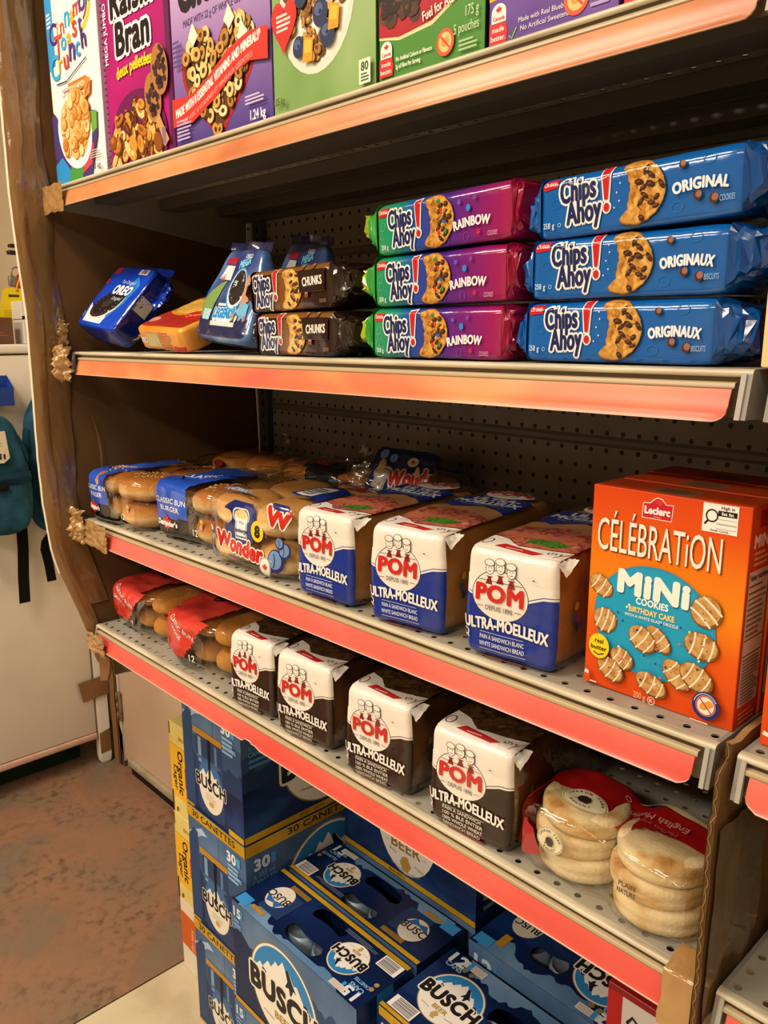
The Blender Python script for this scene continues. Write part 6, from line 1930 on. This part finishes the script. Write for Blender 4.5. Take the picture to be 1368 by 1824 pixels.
def beer_can(A, x0, y0, w, h, seed=1):
    """printed picture of a can with its gold rim tape"""
    A.poly([(x0, y0 + h * .04), (x0 + w * .12, y0), (x0 + w * .88, y0), (x0 + w, y0 + h * .04), (x0 + w, y0 + h * .90), (x0 + w * .88, y0 + h), (x0 + w * .12, y0 + h), (x0, y0 + h * .90)], '#27406c')
    A.rect(x0 + w * .10, y0 + h * .62, x0 + w * .22, y0 + h * .93, '#7f9cbc'); A.rect(x0 + w * .72, y0 + h * .60, x0 + w * .80, y0 + h * .92, '#5f80a8')
    A.rect(x0 + w * .02, y0 + h * .66, x0 + w * .9, y0 + h * .7, '#44608c')
    cx, cy, r = x0 + w * .52, y0 + h * .36, w * .50
    A.ell(cx, cy + h * .02, r * 0.92, h * .33, '#3f5f92'); A.ell(cx, cy, r * 0.90, h * .31, '#e2dcd0')
    A.poly([(cx - r * .86, cy + h * .10), (cx - r * .5, cy + h * .20), (cx - r * .3, cy + h * .14), (cx, cy + h * .27), (cx + r * .3, cy + h * .15), (cx + r * .5, cy + h * .19), (cx + r * .86, cy + h * .08), (cx + r * .7, cy + h * .24), (cx, cy + h * .33), (cx - r * .7, cy + h * .25)], '#3a6aa4')
    A.poly([(cx + r * .45, cy + h * .19), (cx + r * .5, cy + h * .10), (cx + r * .75, cy + h * .05), (cx + r * .8, cy + h * .10)], '#1a1c2c')
    A.text('BUSCH', cx, cy - h * .035, h * .15, '#17161c', bold=0.03, fit=w * 1.08, out='#e2dcd0', outw=0.04)
    A.bars(cx - r * .4, cy - h * .17, cx + r * .4, cy - h * .08, 3, '#b9a878', .3, seed); A.ell(cx, cy - h * .20, r * .18, h * .03, '#c8a040')
    A.poly([(x0 - w * .06, y0 + h * .955), (x0 + w * 1.0, y0 + h * .955), (x0 + w * 1.02, y0 + h * 1.03), (x0 - w * .05, y0 + h * 1.03)], GOLDD)
    A.poly([(x0 + w * .47, y0 + h * .42), (x0 + w * .53, y0 + h * .42), (x0 + w * .58, y0 + h * .96), (x0 + w * .47, y0 + h * .96)], '#0c0c12')

def case30_mesh():
    W, D, H = 0.198, 0.33, 0.249
    mb, art = carton(W, D, H, {'*': NIGHT, 'F': SKYD, 'R': WATER, 'T': WATERT}, 0.0016)
    A = art('F')
    A.poly([(0.02, .20), (0.05, .215), (.07, .205), (.03, .195)], '#a9c2de'); A.poly([(0.0, .19), (0.03, .205), (.05, .20), (.02, .18)], '#9ab6d6')
    ridge(A, 0, W, 0.165, 0.006, 3, '#34507c', 0.0); ridge(A, 0, W, 0.125, 0.007, 9, '#1f3560', 0.0); A.rect(0, 0.0, W, 0.085, WATER)
    A.poly([(0, 0.0), (0.035, 0.0), (0.035, 0.2), (0.02, 0.205), (0.0, 0.18)], '#2a4570'); A.rect(W * .545, 0.0, W * .548, 0.225, '#1a2540')
    beer_can(A, 0.045, 0.006, 0.092, 0.163)
    A.rect(0, 0.2255, W, 0.249, GOLD); A.text('30 CANETTES', W * .47, 0.2315, 0.0125, '#1c1508', bold=0.02, fit=W * .74)
    A.text('30', 0.153, 0.196, 0.019, '#dfe8f4', bold=0.05, fit=0.028); A.rect(0.170, 0.196, 0.181, 0.215, '#4aa0e0'); A.bars(0.140, 0.157, 0.185, 0.192, 4, '#8ab8e4', .62, 4); A.text('CANETTES', 0.163, 0.167, 0.007, '#8ab8e4', bold=0.04, fit=0.042)
    A.rect(0.15, 0.0, W, 0.012, GOLD); A.rect(0, 0.0, 0.03, 0.006, GOLD)
    R = art('R')
    R.rect(0, 0.10, D, H, SKYD); ridge(R, 0, D, 0.17, 0.007, 5, '#2c4a78', 0.0); ridge(R, 0, D, 0.14, 0.008, 12, '#1a3058', 0.0); R.rect(0, 0, D, 0.10, WATER)
    busch_logo(R, 0.185, 0.118, 0.098)
    R.rect(0, 0.2255, D, 0.249, GOLD); R.text('30 CANETTES', 0.175, 0.2320, 0.0125, '#2a2008', bold=0.02, fit=0.165)
    R.text('30', 0.034, 0.193, 0.021, '#c6d6ea', bold=0.05, fit=0.032); R.rect(0.054, 0.193, 0.064, 0.214, '#3f8fce')
    R.text('x 355 ml', 0.038, 0.177, 0.010, '#5a92c8', bold=0.04, fit=0.046); R.text('CANETTES', 0.040, 0.164, 0.009, '#5a92c8', bold=0.04, fit=0.052); R.bars(0.014, 0.140, 0.066, 0.161, 2, '#4a80b8', .6)
    R.rect(0, 0.0, D, 0.014, GOLD); R.text('BEER / BIERE', 0.15, 0.004, 0.007, '#5a4410', fit=0.06)
    return mb
BC = 'tall 30-can beer cases stacked at the left'
c30 = place_carton(case30_mesh(), 'beer_case', (0.188, 0.070, 0.4905), 'tall blue and gold beer case on top of the 30-can stack', 'beer case', 0.0, BC)
c30.location = (0.185, 0.071, 0.4925)
dup(c30, (0.188, 0.069, 0.2425), 'tall blue and gold beer case in the middle of the 30-can stack')
dup(c30, (0.190, 0.068, -0.0065 + 0.0075), 'tall blue and gold beer case at the bottom of the 30-can stack').scale = (1, 1, 0.965)

# ---- yellow and white cartons behind it
YEL = noisemat('yellow_carton', ['#d9ab30', '#e4bc48', '#e8c660'], 6, 'card', 3)
PALEY = noisemat('gold_carton_end', ['#d2bc62', '#dfcc7c', '#e6d690'], 9, 'card', 3)
def lager_mesh():
    W, D, H = 0.140, 0.26, 0.208
    mb, art = carton(W, D, H, {'*': YEL, 'F': PALEY, 'T': PALEY, 'L': pm('#4a3414')}, 0.0016)
    A = art('F')
    A.rect(0, 0.040, W, 0.158, '#e6b02c'); A.rect(0.0, 0.158, W, 0.160, '#c99a2c')
    A.rect(0.0, 0.0, 0.006, 0.05, '#3a2a14'); A.rect(0.0, 0.178, 0.005, 0.206, '#6a4a1c')
    A.text('Organic', 0.032, 0.150, 0.0195, '#241a0c', bold=0.03, rot=-PI / 2, al='L', fit=0.098); A.text('Lager', 0.014, 0.112, 0.0135, '#241a0c', bold=0.02, rot=-PI / 2, al='L', fit=0.056)
    A.rect(0.058, 0.075, 0.085, 0.12, '#c4322c'); A.bars(0.061, 0.08, 0.082, 0.115, 4, '#e8a098')
    A.poly([(0.018, 0.004), (0.026, 0.012), (0.020, 0.018), (0.014, 0.010)], '#7a5a20'); A.text('BIO', 0.05, 0.175, 0.008, '#a8842c', fit=0.02)
    return mb
LG = 'yellow lager cartons stacked beside the blue cases'
yc = place_carton(lager_mesh(), 'beer_carton', (0.042, 0.115, 0.3865), 'upper yellow beer carton with black sideways lettering', 'beer carton', 0.0, LG)
dup(yc, (0.040, 0.115, 0.1775), 'lower yellow beer carton standing on the white and orange one')
mb, art = carton(0.142, 0.26, 0.176, {'*': pm('#d9cdb8'), 'F': pm('#dfd2bd')}, 0.0016)
A = art('F')
A.poly([(0, 0.062), (0.142, 0.050), (0.142, 0.138), (0, 0.144)], '#c9602c'); A.text('Amber Lager', 0.042, 0.118, 0.013, '#e8b89a', rot=-PI / 2, al='L', fit=0.06); A.text('Organic', 0.060, 0.118, 0.012, '#e8c0a4', rot=-PI / 2, al='L', fit=0.05)
place_carton(mb, 'beer_carton', (0.041, 0.116, 0.0008), 'white and orange carton at the foot of the yellow ones', 'beer carton', 0.0)

# ---- 15-can cases with carry holes
def bean(cu, cv, L, w, rot, bend):
    top, bot = [], []
    for k in range(17):
        t = -1 + 2 * k / 16
        x = t * L / 2
        yb = bend * (1 - t * t)
        hw = w / 2 * math.sqrt(max(0.02, 1 - t ** 6)) * (1.0 + 0.25 * abs(t) ** 3)
        top.append((x, yb + hw)); bot.append((x, yb - hw))
    c, s = math.cos(rot), math.sin(rot)
    return [(cu + x * c - y * s, cv + x * s + y * c) for x, y in top + bot[::-1]]
CANTOP = pm('#7f90a2', 'metal', 0.3)

def flat_case(W, D, H, num, facing, seed, label, loc, rot, group, front='logo'):
    """carton with its carry holes open in the top; cans stand inside. facing=1: lettering reads from the front"""
    t = thing('beer_case', label, 'beer case', loc, (0, 0, rot), group)
    mats = {'F': NIGHT, 'R': NIGHT, 'L': NIGHT, 'B': NIGHT}
    mb = MB()
    e = 0.0
    vs = [(0, 0, 0), (W, 0, 0), (W, D, 0), (0, D, 0), (0, 0, H), (W, 0, H), (W, D, H), (0, D, H)]
    mb.add(vs, [(0, 3, 2, 1), (0, 1, 5, 4), (1, 2, 6, 5), (2, 3, 7, 6), (3, 0, 4, 7)], NIGHT)
    if num == 15:
        holes = [bean(W * .50, D * .28, 0.088, 0.026, -0.06, -0.006), bean(W * .50, D * .76, 0.080, 0.024, 0.0, 0.006)]
    else:
        holes = [bean(W * .43, D * .35, 0.062, 0.030, 0.1, -0.006), bean(W * .47, D * .72, 0.085, 0.030, 0.0, 0.006)]
    fn = lambda u, v, o: (u, v, H + o)
    if facing < 0:
        fn = lambda u, v, o: (W - u, D - v, H + o)
    T = Art(mb, fn, 'card', None, 0.0, 0.00003)
    T.d = 0.0
    T.poly([(0, 0), (W, 0), (W, D), (0, D)], WATERT, holes)
    T.d = 0.0002
    # misty sky along the front edge, cut round the holes
    hv = min(p[1] for p in holes[0])
    r = random.Random(seed)
    edge = []
    for k in range(25):
        u = W * 0.14 + W * 0.62 * k / 24
        edge.append((u, D * 0.20 + 0.005 * r.uniform(-1, 1) - 0.010 * (0.2 < k / 24 < 0.72) + 0.008 * math.sin(k * .5)))
    edge = [(u, min(v, hv - 0.0015) if abs(u - W * .5) < 0.052 else v) for u, v in edge]
    T.poly([(W * 0.06, 0.0)] + [(W * 0.06, D * 0.10)] + edge + [(W * .80, D * .10), (W * .86, 0.0)], SKY)
    T.clip = (0.0003, W - 0.0003, 0.0003, D - 0.0003)
    lr = D * .30
    busch_logo(T, W * .745, D * .50, lr, PI if facing > 0 and num == 15 else 0.0 if num == 15 else PI)
    if num == 15:
        T.rect(0.004, 0.004, 0.034, 0.026, '#3a96dc'); T.rect(0.040, 0.012, 0.074, 0.020, GOLDD); T.rect(0.05, D - .024, 0.10, D - .014, '#8a6a2c')
        T.rect(0.044, 0.024, 0.10, D - .03, '#233a68'); T.ell(0.058, D * .55, 0.026, D * .24, '#e2dcd0'); T.poly([(0.034, D * .5), (0.045, D * .36), (0.06, D * .40), (0.07, D * .33), (0.082, D * .5), (0.058, D * .44)], '#2f6aa8'); T.text('BUSC', 0.058, D * .60, D * .13, '#1c1a20', bold=0.02, fit=0.05, rot=PI)
        T.text('15', W - .026, 0.020, 0.020, '#dde6f2', bold=0.05, rot=PI / 2 + PI, al='R', fit=0.026) if False else T.text('15', W - .030, 0.022, 0.018, '#dde6f2', bold=0.05, rot=PI, fit=0.026)
        T.text('CANS', W - .030, 0.030, 0.008, '#7fb4e6', bold=0.04, rot=PI, fit=0.028); T.text('CANETTES', W - .030, 0.041, 0.006, '#7fb4e6', bold=0.03, rot=PI, fit=0.032); T.rect(W - .052, 0.006, W - .046, 0.022, '#3a96dc')
        T.rect(W * .79, 0.003, W * .885, 0.014, '#ded6cc'); T.bars(W * .795, 0.004, W * .88, 0.013, 3, '#a89a94', .3)
        for k in (0, 1):
            T.ell(W - .012, 0.040 + k * .011, 0.0042, 0.0042, '#a08a5c')
        T.barcode(W * .86, D * .70, W * .985, D * .92, False, seed)
        T.rect(0.0, D - .0085, W, D, GOLD); T.bars(W * .6, D * .80, W * .84, D * .88, 3, '#8a94b0', .25)
    else:
        T.rect(0.004, 0.004, 0.034, 0.026, '#3a96dc'); T.rect(0.036, 0.020, 0.050, 0.050, GOLDD) 
        T.ell(0.050, D * .58, 0.026, D * .20, '#cfc8bc'); T.text('BUSC', 0.05, D * .60, D * .09, '#1c1a20', bold=0.02, fit=0.045, rot=PI)
        T.rect(W * .72, 0.006, W * .86, 0.020, '#ded6cc'); T.bars(W * .73, 0.008, W * .85, 0.018, 3, '#a89a94', .3)
        T.text('12', W - .026, 0.026, 0.020, '#dde6f2', bold=0.05, rot=PI, fit=0.028); T.text('CANS', W - .028, 0.036, 0.009, '#8fb0d6', bold=0.04, rot=PI, fit=0.030); T.rect(W - .050, 0.006, W - .043, 0.026, '#3a96dc')
        for k in (0, 1):
            T.ell(W * .78 + k * .014, 0.026, 0.0045, 0.0045, '#8a7450')
        T.barcode(W * .80, D * .80, W * .975, D * .945, False, seed)
        T.rect(0.0, D - .007, W, D, GOLD)
        T.bars(W * .52, D * .86, W * .74, D * .93, 3, '#9aa4c0', .3)
    F_ = Art(mb, lambda u, v, o: (u, -o, v), 'card', None, 0.0002, 0.00003)
    F_.clip = (0.0003, W - .0003, 0.0003, H - .0003)
    if facing > 0 and front == 'logo':
        F_.rect(0, 0, W, H, SKYD); ridge(F_, 0, W, H * .72, 0.010, seed + 1, '#2c4674', 0.0, 40, -0.02); ridge(F_, 0, W, H * .60, 0.010, seed + 4, '#172a54', 0.0, 40, -0.01); F_.rect(0, 0, W, H * .45, WATER)
        F_.poly([(0, 0.0), (0.10, 0.0), (0.07, H * .6), (0.02, H * .76), (0, H * .7)], '#14264e')
        busch_logo(F_, 0.145, 0.098, 0.090)
        F_.text('15', 0.0165, H - .028, 0.017, '#c9d8ee', bold=0.05, fit=0.020); F_.rect(0.0285, H - .028, 0.033, H - .010, '#3f8fce'); F_.text('CANS', 0.016, H - .052, 0.008, '#6f9cd0', bold=0.03, fit=0.022); F_.bars(0.005, H - .048, 0.028, H - .033, 2, '#6f9cd0', .6)
        F_.rect(0, 0, W, 0.010, GOLD)
    elif front == 'water':
        F_.rect(0, 0, W, H, WATER)
        F_.ell(0.166, 0.112, 0.073, 0.098, '#d8d4cf'); F_.text('BEER', 0.166, 0.058, 0.020, '#8a6c30', bold=0.03, fit=0.072); F_.poly([(0.158, 0.020), (0.172, 0.020), (0.180, 0.034), (0.170, 0.050), (0.158, 0.046), (0.152, 0.034)], '#b08c40')
        F_.text('BREWED', 0.134, 0.046, 0.005, '#6a6470', fit=0.018, rot=-.2); F_.text('IN CANADA', 0.200, 0.036, 0.005, '#6a6470', fit=0.022, rot=-.2); F_.text('BREWED BY MEN WHO KNOW BEER', 0.166, 0.0165, 0.0042, '#7a7470', fit=0.075, arc=9.0)
        F_.line((0.114, 0.064), (0.124, 0.064), 0.0008, '#8a8078'); F_.line((0.208, 0.064), (0.218, 0.064), 0.0008, '#8a8078')
        F_.rect(0, 0, W, 0.011, GOLD); F_.text('Beer/Bière', 0.145, 0.0035, 0.0052, '#4a3a10', bold=0.03, fit=0.04)
    elif front == 'gold':
        F_.rect(0, 0, W, H, WATER); F_.rect(0, H - .016, W, H, GOLD); F_.bars(0.03, H - .013, 0.10, H - .004, 2, '#8a6c14', .4)
        F_.rect(0.0, 0.0, W, H * .6, SKYD); ridge(F_, 0, W, H * .55, 0.006, seed, '#1a3058', 0.0); F_.text('12', 0.024, H - .052, 0.024, '#cfdcec', bold=0.05, fit=0.034); F_.rect(0.044, H - .052, 0.052, H - .028, '#3f9ade')
    else:
        F_.rect(0, H * .35, W, H, SKYD); ridge(F_, 0, W, H * .42, 0.006, seed, '#24406c', 0.0); F_.text('12', 0.030, H - .046, 0.026, '#c6d4e8', bold=0.05, fit=0.034); F_.rect(0.050, H - .046, 0.058, H - .020, '#3f8fce')
    R = Art(mb, lambda u, v, o: (W + o, u, v), 'card', None, 0.0002, 0.00003)
    R.rect(0, 0, D, H, WATER); R.text('15' if num == 15 else '12', D * .40, H * .12, D * .22, '#8a94a8', bold=0.05, rot=PI / 2, al='L', fit=D * .3); R.bars(D * .5, H * .1, D * .8, H * .3, 4, '#5a6a8a', .5)
    if num == 15:
        R.rect(D * .35, 0, D * .65, H, '#2f86cc') if facing > 0 and front == 'logo' else None
    mb.build('carton', t)
    # cans standing inside, seen through the carry holes
    cb = MB()
    hh = H - 0.012
    cb.lathe([(0.0, hh - 0.004), (0.024, hh - 0.004), (0.0255, hh), (0.0268, hh), (0.030, hh - 0.012), (0.0325, hh - 0.020), (0.0325, 0.01)], CANTOP, 20)
    base = None
    for k in range(4 if num == 15 else 3):
        x = W * .5 + (k - (1.5 if num == 15 else 1.0)) * 0.066
        if base is None:
            base = cb.build('beer_can', t); c = base
        else:
            c = base.copy(); COL.objects.link(c); c.parent = t
        c.location = (x, D * .5, 0)
    return t
FG = 'beer cases lying in front with carry holes'
W15, D15, H15 = 0.330, 0.113, 0.205
flat_case(W15, D15, H15, 15, 1, 3, 'front 15-can beer case with its large round badge towards the floor', (0.3905, 0.035, 0.2065), 0.0, FG)['label'] = 'blue 15-can beer case frontmost in the pile, big round badge on its front'
flat_case(W15, D15, H15, 15, -1, 5, 'blue 15-can beer case directly behind the frontmost one, lettering reversed', (0.3915, 0.1585, 0.2065), 0.0, FG, 'none')
flat_case(W15, D15, H15, 15, 1, 7, 'blue 15-can beer case under the frontmost one, mostly out of frame', (0.3860, 0.034, 0.0008), 0.0, FG)
flat_case(W15, D15, H15, 15, -1, 8, 'blue 15-can beer case hidden under the second one', (0.3915, 0.1585, 0.0008), 0.0, FG, 'none')['label'] = 'blue 15-can beer case on the floor in the second row'
flat_case(W15, 0.112, H15, 15, -1, 9, 'upright beer case at the back with a white badge reading BEER', (0.4025, 0.285, 0.4130), 0.0, FG, 'water')
flat_case(W15, 0.112, 0.411, 15, -1, 10, 'tall blue case in the rear row carrying the badge case', (0.4025, 0.285, 0.0008), 0.0, FG, 'none')['label'] = 'blue case under the upright one whose badge reads BEER'
G12 = '12-can beer cases at the right'
flat_case(0.268, 0.165, 0.122, 12, -1, 11, '12-can beer case at the right front with white barcode and gold edge', (0.7345, 0.066, 0.2890), 0.0, G12, 'gold')
flat_case(0.268, 0.160, 0.122, 12, 1, 13, '12-can beer case just behind the one with gold edge, upside-down badge', (0.7520, 0.246, 0.3080), 0.0, G12, 'side')
flat_case(0.268, 0.165, 0.286, 12, -1, 15, '12-can beer case underneath the one with gold edge', (0.7345, 0.066, 0.0008), 0.0, G12, 'side')
flat_case(0.268, 0.160, 0.305, 12, -1, 16, '12-can beer case in the back row, underneath', (0.7520, 0.246, 0.0008), 0.0, G12, 'side')

# ---- red and white case at the right
mb, art = carton(0.165, 0.235, 0.61, {'*': pm('#a3181c'), 'F': pm('#cfc8ca'), 'R': pm('#8a1418')}, 0.0016)
A = art('F')
A.rect(0, 0, 0.020, 0.61, '#b0181e'); A.rect(0, 0.601, 0.165, 0.61, '#8c1418')
for pts in ([(0.045, 0.572), (0.034, 0.580), (0.028, 0.570), (0.034, 0.552), (0.048, 0.540), (0.058, 0.548), (0.060, 0.580)], [(0.060, 0.582), (0.057, 0.545), (0.052, 0.520), (0.040, 0.512)],
            [(0.066, 0.545), (0.080, 0.575), (0.084, 0.590), (0.078, 0.592), (0.073, 0.560), (0.078, 0.535), (0.092, 0.540), (0.096, 0.556), (0.086, 0.566), (0.076, 0.556)], [(0.105, 0.55), (0.12, 0.575), (0.13, 0.56), (0.118, 0.54), (0.106, 0.552)]):
    A.path(pts, 0.0042, '#16141c')
A.bars(0.04, 0.40, 0.14, 0.49, 5, '#6a5a62', .3)
place_carton(mb, 'beer_carton', (1.053, 0.150, 0.0008), 'red-edged white case with black script lettering, under the right end', 'beer carton', 0.0)

# ================================================================== backpacks on the cabinet
TEAL = noisemat('teal_cloth', ['#1c3e50', '#234c62', '#2a586f'], 30, 'cloth', 4, 0.95)
TEALD = pm('#163344', 'cloth')
BLACKW = pm('#14120f', 'cloth')
def backpack(label, loc, w, d, h, rz, tagged, seed):
    """hangs with its front towards +x; local x = out of the wall, y = sideways, z up from the bottom"""
    t = thing('backpack', label, 'backpack', loc, (0, 0, rz), 'teal backpacks hung on the cabinet')
    def df(p):
        k = p.z / h
        return Vector((p.x * (1.0 - 0.30 * max(0, k - .55) / .45), p.y * (1.0 - 0.30 * max(0, k - .5) ** 1.5 / .35 - 0.05 * (1 - k)), p.z))
    S = Soft(d, w, h, 4.2, 0.008, 9, seed, df)
    mb = MB(); S.mesh(mb, TEAL, (14, 22, 28)); mb.build('body', t)
    mb = MB()
    P = Soft(0.045, w * .80, h * .46, 4.0, 0.004, 14, seed + 2)
    P.mesh(mb, TEAL, (8, 20, 18))
    o = mb.build('front_pocket', t); o.location = (d / 2 - 0.008, 0, 0.012)
    mb = MB()
    mb.grid(lambda a, b: (d / 2 + 0.016 + 0.004 * nz(a * 4, b * 3, seed) + 0.005 * math.sin(b * PI), (a - .5) * w * .82, h * .44 + h * .10 * b), 14, 6, TEALD if tagged else TEAL)
    mb.build('pocket_flap', t)
    mb = MB()
    ring = []
    for k in range(25):
        a = PI * k / 24
        ring.append((d / 2 - 0.012 - 0.016 * math.sin(a), math.cos(a) * w * .44, h * .60 + math.sin(a) * h * .345))
    mb.tube(ring, 0.0045, TEALD, 6); mb.build('zip_line', t)
    mb = MB()
    mb.tube([(-d / 2 + .022, -0.03, h - .03), (-d / 2 + .020, -0.025, h + (.0 if tagged else .03)), (-d / 2 + .018, 0.0, h + (.008 if tagged else .075)), (-d / 2 + .020, 0.025, h + (.0 if tagged else .03)), (-d / 2 + .022, 0.03, h - .03)], 0.006, BLACKW, 8); mb.build('top_loop', t)
    mb = MB()
    mb.rbox((d / 2 + 0.018, -0.014, h * .40), (d / 2 + 0.026, 0.014, h * .45), 0.003, BLACKW); mb.build('buckle', t)
    return t
bp1 = backpack('teal backpack at the left edge with a pale hang tag', (-0.820, 0.092, 0.836), 0.185, 0.11, 0.325, 0.0, True, 231.0)
bp2 = backpack('teal backpack hanging closest to the cardboard panel', (-0.853, 0.280, 0.818), 0.185, 0.075, 0.390, 0.0, False, 237.0)
def strap(par, pts, w, name='strap'):
    mb = MB()
    vs = []
    for p in pts:
        vs += [(p[0], p[1] - w / 2, p[2]), (p[0], p[1] + w / 2, p[2]), (p[0] - 0.003, p[1] + w / 2, p[2]), (p[0] - 0.003, p[1] - w / 2, p[2])]
    fs = [(i * 4 + j, i * 4 + (j + 1) % 4, i * 4 + 4 + (j + 1) % 4, i * 4 + 4 + j) for i in range(len(pts) - 1) for j in range(4)]
    fs += [(0, 3, 2, 1), tuple(len(vs) - 4 + q for q in range(4))]
    mb.add(vs, fs, BLACKW)
    return mb.build(name, par)
strap(bp1, [(-0.02, 0.070, 0.02), (-0.022, 0.068, -0.06), (-0.030, 0.064, -0.14), (-0.034, 0.062, -0.220)], 0.030)
strap(bp2, [(-0.01, -0.010, 0.02), (-0.012, -0.030, -0.015), (-0.014, -0.046, -0.035), (-0.016, -0.050, -0.06), (-0.018, -0.042, -0.11), (-0.018, -0.038, -0.160)], 0.026)
mb = MB()
mb.prism([(-0.045, 0.285), (0.020, 0.287), (0.026, 0.215), (0.010, 0.203), (-0.045, 0.205)], lambda y, z: (0.072, y, z), lambda y, z: (0.073, y, z), pm('#d8cdb4', 'matte'))
A = Art(mb, lambda u, v, o: (0.0732 + o, u, v), 'matte', None, 0.0001, 0.00005)
A.bars(-0.04, 0.245, 0.012, 0.265, 3, '#a8a088', .3)
for k in range(5):
    A.rect(-0.030 + k * 0.010, 0.213, -0.025 + k * 0.010, 0.235 - 0.002 * k, '#2c3040')
A.rect(-0.04, 0.222, -0.012, 0.227, '#2c3040')
mb.build('hang_tag', bp1, 'cream paper hang tag')

# blue tray hanging above the first backpack
tr = thing('blue_tray', 'small blue tray holding pens above the left backpack', 'tray', (-0.882, 0.105, 1.178))
mb = MB()
mb.grid(lambda a, b: (-0.018 + 0.006 * b, -0.11 + 0.185 * a, 0.085 * b * (1 - 0.06 * a)), 8, 4, pm('#2346a0', 'plastic'))
mb.grid(lambda a, b: (0.024 + 0.012 * b, -0.11 + 0.185 * a, 0.050 * b), 8, 4, pm('#2346a0', 'plastic'))
mb.grid(lambda a, b: (-0.018 + 0.042 * a, -0.11 + 0.185 * b, 0.002), 4, 8, pm('#1c3a88', 'plastic'))
mb.grid(lambda a, b: (-0.018 + 0.048 * a, 0.075, 0.085 * b * (1 - .4 * a)), 4, 4, pm('#2346a0', 'plastic'))
mb.build('tray_shell', tr)
for k in range(4):
    o_ = MB(); o_.tube([(0.0, -0.03 + 0.022 * k, 0.006), (0.004, -0.022 + 0.02 * k, 0.066 - 0.004 * (k % 2))], 0.005, pm(('#2a2024', '#4a3430', '#20242c', '#6a4a44')[k], 'plastic'), 8)
    p = o_.build('pen')
    p.location = (-0.882, 0.105, 1.178)
    tag(p, ('black pen', 'brown pen', 'dark blue pen', 'dull red pen')[k] + ' standing in the small blue tray', 'pen', 'pens in the blue tray')

# ================================================================== things on top of the cabinet
mb, art = carton(0.075, 0.110, 0.066, {'*': pm('#d9d2c8'), 'T': pm('#e6e0d8')}, 0.002)
R = art('R')
R.rect(0.004, 0.006, 0.018, 0.060, '#e2d4c8'); R.rect(0.006, 0.036, 0.013, 0.050, '#d8b0a0'); R.rect(0.006, 0.014, 0.013, 0.028, '#cfa89c'); R.rect(0.020, 0.004, 0.104, 0.060, '#cbc6be'); R.bars(0.024, 0.01, 0.10, 0.05, 4, '#b8b2aa', .3)
place_carton(mb, 'paper_box', (-0.990, 0.246, 1.3425), 'white paper box with a label, on the cabinet under the fire extinguisher', 'box', 0.0)
mb, art = carton(0.075, 0.108, 0.050, {'*': pm('#dcd5cb')}, 0.002)
R = art('R'); R.rect(0.0, 0.0, 0.108, 0.009, '#181614')
place_carton(mb, 'paper_box', (-0.991, 0.244, 1.4095), 'white box with a black lower edge, stacked on the labelled paper box', 'box', 0.0)
mb, art = carton(0.075, 0.090, 0.072, {'*': pm('#6a4a34'), 'R': noisemat('brown_box', ['#5c4030', '#704f3a'], 9, 'board')}, 0.002)
R = art('R'); R.bars(0.02, 0.02, 0.08, 0.035, 2, '#8c5a48', .4)
place_carton(mb, 'cardboard_box', (-0.992, 0.128, 1.3425), 'small brown box beside the white paper boxes on the cabinet', 'box', 0.0)

fe = thing('fire_extinguisher', 'red fire extinguisher with a yellow inspection tag on the wall', 'fire extinguisher', (-1.052, 0.345, 1.3425))
RED = pm('#b01c18', 'paint')
mb = MB(); mb.lathe([(0.0, 0.0), (0.055, 0.0), (0.060, 0.008), (0.060, 0.175), (0.052, 0.195), (0.030, 0.212), (0.016, 0.220), (0.0, 0.222)], RED, 28); mb.build('cylinder', fe)
mb = MB(); mb.lathe([(0.0, 0.222), (0.016, 0.222), (0.018, 0.240), (0.014, 0.258), (0.0, 0.260)], pm('#a8a49c', 'metal', 0.8), 18); mb.build('valve', fe)
mb = MB(); mb.rbox((-0.010, -0.075, 0.250), (0.010, 0.020, 0.262), 0.003, pm('#1c1a18', 'plastic')); mb.rbox((-0.010, -0.070, 0.270), (0.010, 0.020, 0.280), 0.003, pm('#1c1a18', 'plastic')); mb.build('lever', fe)
mb = MB()
mb.tube([(0.055, -0.073 + 0.016 * math.cos(a), 0.196 + 0.016 * math.sin(a)) for a in [k * PI / 8 for k in range(17)]], 0.0026, pm('#8f8c86', 'metal', 0.9), 8, False)
mb.rbox((0.046, -0.098, 0.158), (0.060, -0.078, 0.188), 0.004, pm('#8a8078', 'metal', 0.7)); mb.build('pull_ring', fe)
mb = MB()
mb.tube([(0.056, -0.066, 0.186), (0.062, -0.082, 0.152)], 0.0022, pm('#d8c420', 'plastic'), 6)
mb.prism([(-0.140, 0.062), (-0.066, 0.066), (-0.046, 0.142), (-0.050, 0.152), (-0.112, 0.154), (-0.120, 0.148)], lambda y, z: (0.064 - .05 * (0.16 - z), y, z), lambda y, z: (0.0648 - .05 * (0.16 - z), y, z), pm('#e6cf1c', 'matte'))
A = Art(mb, lambda u, v, o: (0.0649 + o - .05 * (0.16 - v), u, v), 'matte', None, 0.0001, 0.00005)
A.bars(-0.106, 0.128, -0.066, 0.137, 1, '#4a4014', .8)
A.poly([(-0.099, 0.110), (-0.092, 0.118), (-0.085, 0.110), (-0.092, 0.102)], '#2c2810'); A.bars(-0.122, 0.076, -0.078, 0.094, 4, '#a8962c', .3); A.ell(-0.080, 0.147, 0.005, 0.004, '#c07a30')
mb.build('inspection_tag', fe, 'yellow inspection tag')
